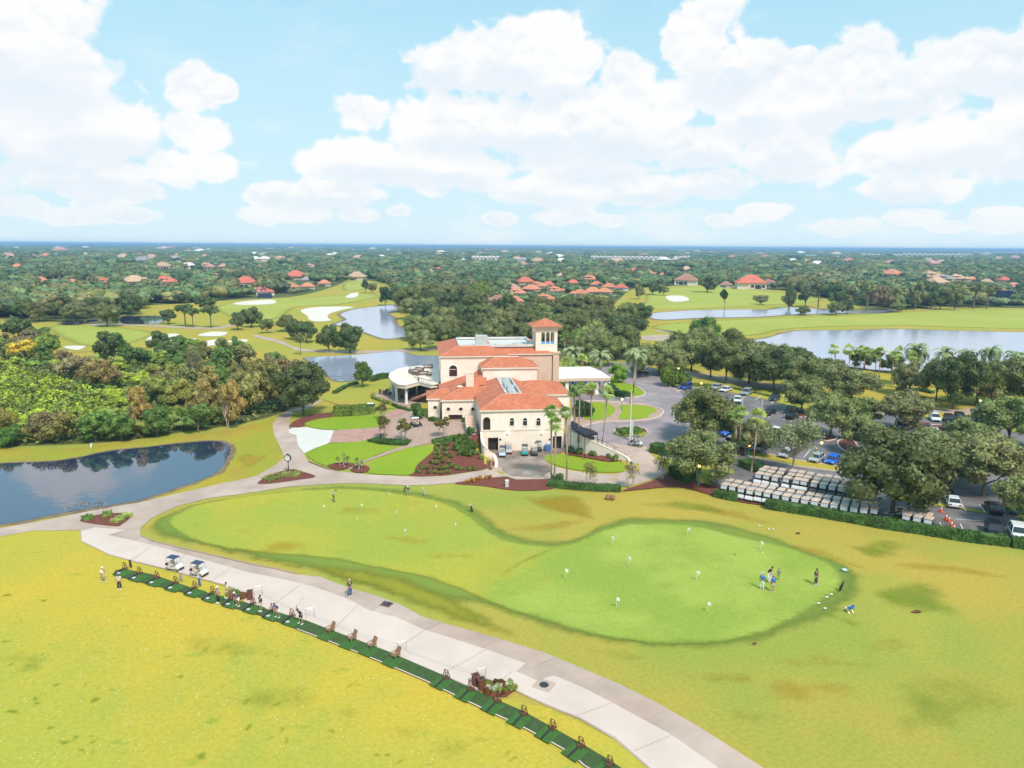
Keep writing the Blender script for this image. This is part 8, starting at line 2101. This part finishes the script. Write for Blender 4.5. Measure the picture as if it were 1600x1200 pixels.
def fbm(scale, det, z, rough=.55, sy=1.0):
    mp = N.new('ShaderNodeMapping'); mp.inputs['Scale'].default_value = (1, sy, 1); mp.inputs['Location'].default_value = (z, z * 1.3, 0); L.new(P2.outputs[0], mp.inputs[0])
    n = N.new('ShaderNodeTexNoise'); n.noise_dimensions = '2D'; n.inputs['Scale'].default_value = scale; n.inputs['Detail'].default_value = det; n.inputs['Roughness'].default_value = rough
    L.new(mp.outputs[0], n.inputs['Vector']); return n.outputs[0]


dens = None; under = None
for (cx, cy, rx, ry) in CL:
    d = ray(cx, cy).normalized(); a0_, e0_ = math.atan2(d.x, d.y), math.asin(d.z)
    s = N.new('ShaderNodeVectorMath'); s.operation = 'SUBTRACT'; L.new(P2.outputs[0], s.inputs[0]); s.inputs[1].default_value = (a0_, e0_, 0)
    m_ = N.new('ShaderNodeVectorMath'); m_.operation = 'MULTIPLY'; L.new(s.outputs[0], m_.inputs[0]); m_.inputs[1].default_value = (FPX / (rx * .97), FPX / (ry * .97), 0)
    l = N.new('ShaderNodeVectorMath'); l.operation = 'LENGTH'; L.new(m_.outputs[0], l.inputs[0])
    v = mth('SUBTRACT', 1.0, l.outputs['Value'])
    if rx > 72:      # the shaded underside of the larger clouds
        sy_ = N.new('ShaderNodeSeparateXYZ'); L.new(m_.outputs[0], sy_.inputs[0])
        u_ = mth('MULTIPLY', mth('ADD', v, .25, True), mth('MULTIPLY_ADD', sy_.outputs[1], -1.6, True))
        under = u_ if under is None else mth('MAXIMUM', under, u_)
    if dens is None: dens = v
    else:
        n = N.new('ShaderNodeMath'); n.operation = 'SMOOTH_MAX'; n.inputs[2].default_value = .07; L.new(dens, n.inputs[0]); L.new(v, n.inputs[1]); dens = n.outputs[0]
EX = 2 ** -SC.view_settings.exposure
def out(r_, g_, b_): return (r_ * EX / STR, g_ * EX / STR, b_ * EX / STR)      # radiance that shows as this value at the exposure used
lump = lumps(0.0)
d1 = mth('ADD', dens, lump)
alpha = smooth(d1, .06, .32)
soft = mth('MULTIPLY', smooth(fbm(6, 6, 9.0, .62, 2.4), .52, .75, 0, .45), smooth(el, .0, .22, 1.5, .4))
alpha = mth('MAXIMUM', alpha, soft)
sh = mth('ADD', mth('MULTIPLY', mth('SUBTRACT', lump, lumps(.012)), 1.5), mth('MULTIPLY', mth('SUBTRACT', fbm(6, 6, 4.0, .6, 1.7), .47), 2.3))
sh = smooth(sh, -.58, .26)
edge = smooth(d1, .15, .60)
white, grey = out(1.0, 1.0, 1.0), out(.82, .90, .975)
ul = mth('ADD', under, mth('MULTIPLY', lump, -.5))
ccol = mixc(mth('MAXIMUM', sh, mth('SUBTRACT', 1.0, edge)), grey, white)
ccol = mixc(smooth(ul, .05, .58, 0, .7), ccol, out(.79, .885, .975))
skyc = mixc(smooth(el, .01, .42), out(.66, .90, .99), mixc(.8, sky.outputs[0], out(.42, .80, .985)))
col = mixc(alpha, skyc, ccol)
hz = smooth(el, .0, .10, .5, 0.0)
col = mixc(hz, col, out(.80, .92, .985))
L.new(col, bg.inputs['Color'])
w.cycles.sampling_method = 'MANUAL'; w.cycles.sample_map_resolution = 512

sd = bpy.data.lights.new('sun', 'SUN'); sd.energy = 3.0; sd.angle = R(11); sd.color = (1.0, .90, .76)
so_ = bpy.data.objects.new('sun', sd); COL.objects.link(so_)
dirv = Vector((math.sin(SUN_AZ) * math.cos(SUN_EL), math.cos(SUN_AZ) * math.cos(SUN_EL), math.sin(SUN_EL)))
so_.rotation_mode = 'QUATERNION'; so_.rotation_quaternion = Vector((0, 0, -1)).rotation_difference(-dirv); so_.location = (0, 0, 200)

cd = bpy.data.cameras.new('camera'); co = bpy.data.objects.new('camera', cd); COL.objects.link(co)
cd.sensor_width = 36; cd.lens = FPX / 1600 * 36; cd.clip_start = .5; cd.clip_end = 80000
co.matrix_world = Matrix(((_r.x, _u.x, -_f.x, 0), (_r.y, _u.y, -_f.y, 0), (_r.z, _u.z, -_f.z, HC), (0, 0, 0, 1)))
SC.camera = co
SC.view_settings.view_transform = 'Standard'; SC.view_settings.look = 'None'; SC.view_settings.gamma = 1
SC.cycles.max_bounces = 6; SC.cycles.diffuse_bounces = 3; SC.cycles.glossy_bounces = 3; SC.cycles.transparent_max_bounces = 8; SC.cycles.volume_bounces = 1; SC.cycles.transmission_bounces = 2
SC.cycles.use_denoising = True; SC.cycles.sample_clamp_indirect = 6; SC.cycles.use_adaptive_sampling = True; SC.cycles.adaptive_threshold = .02
SC.render.film_transparent = False
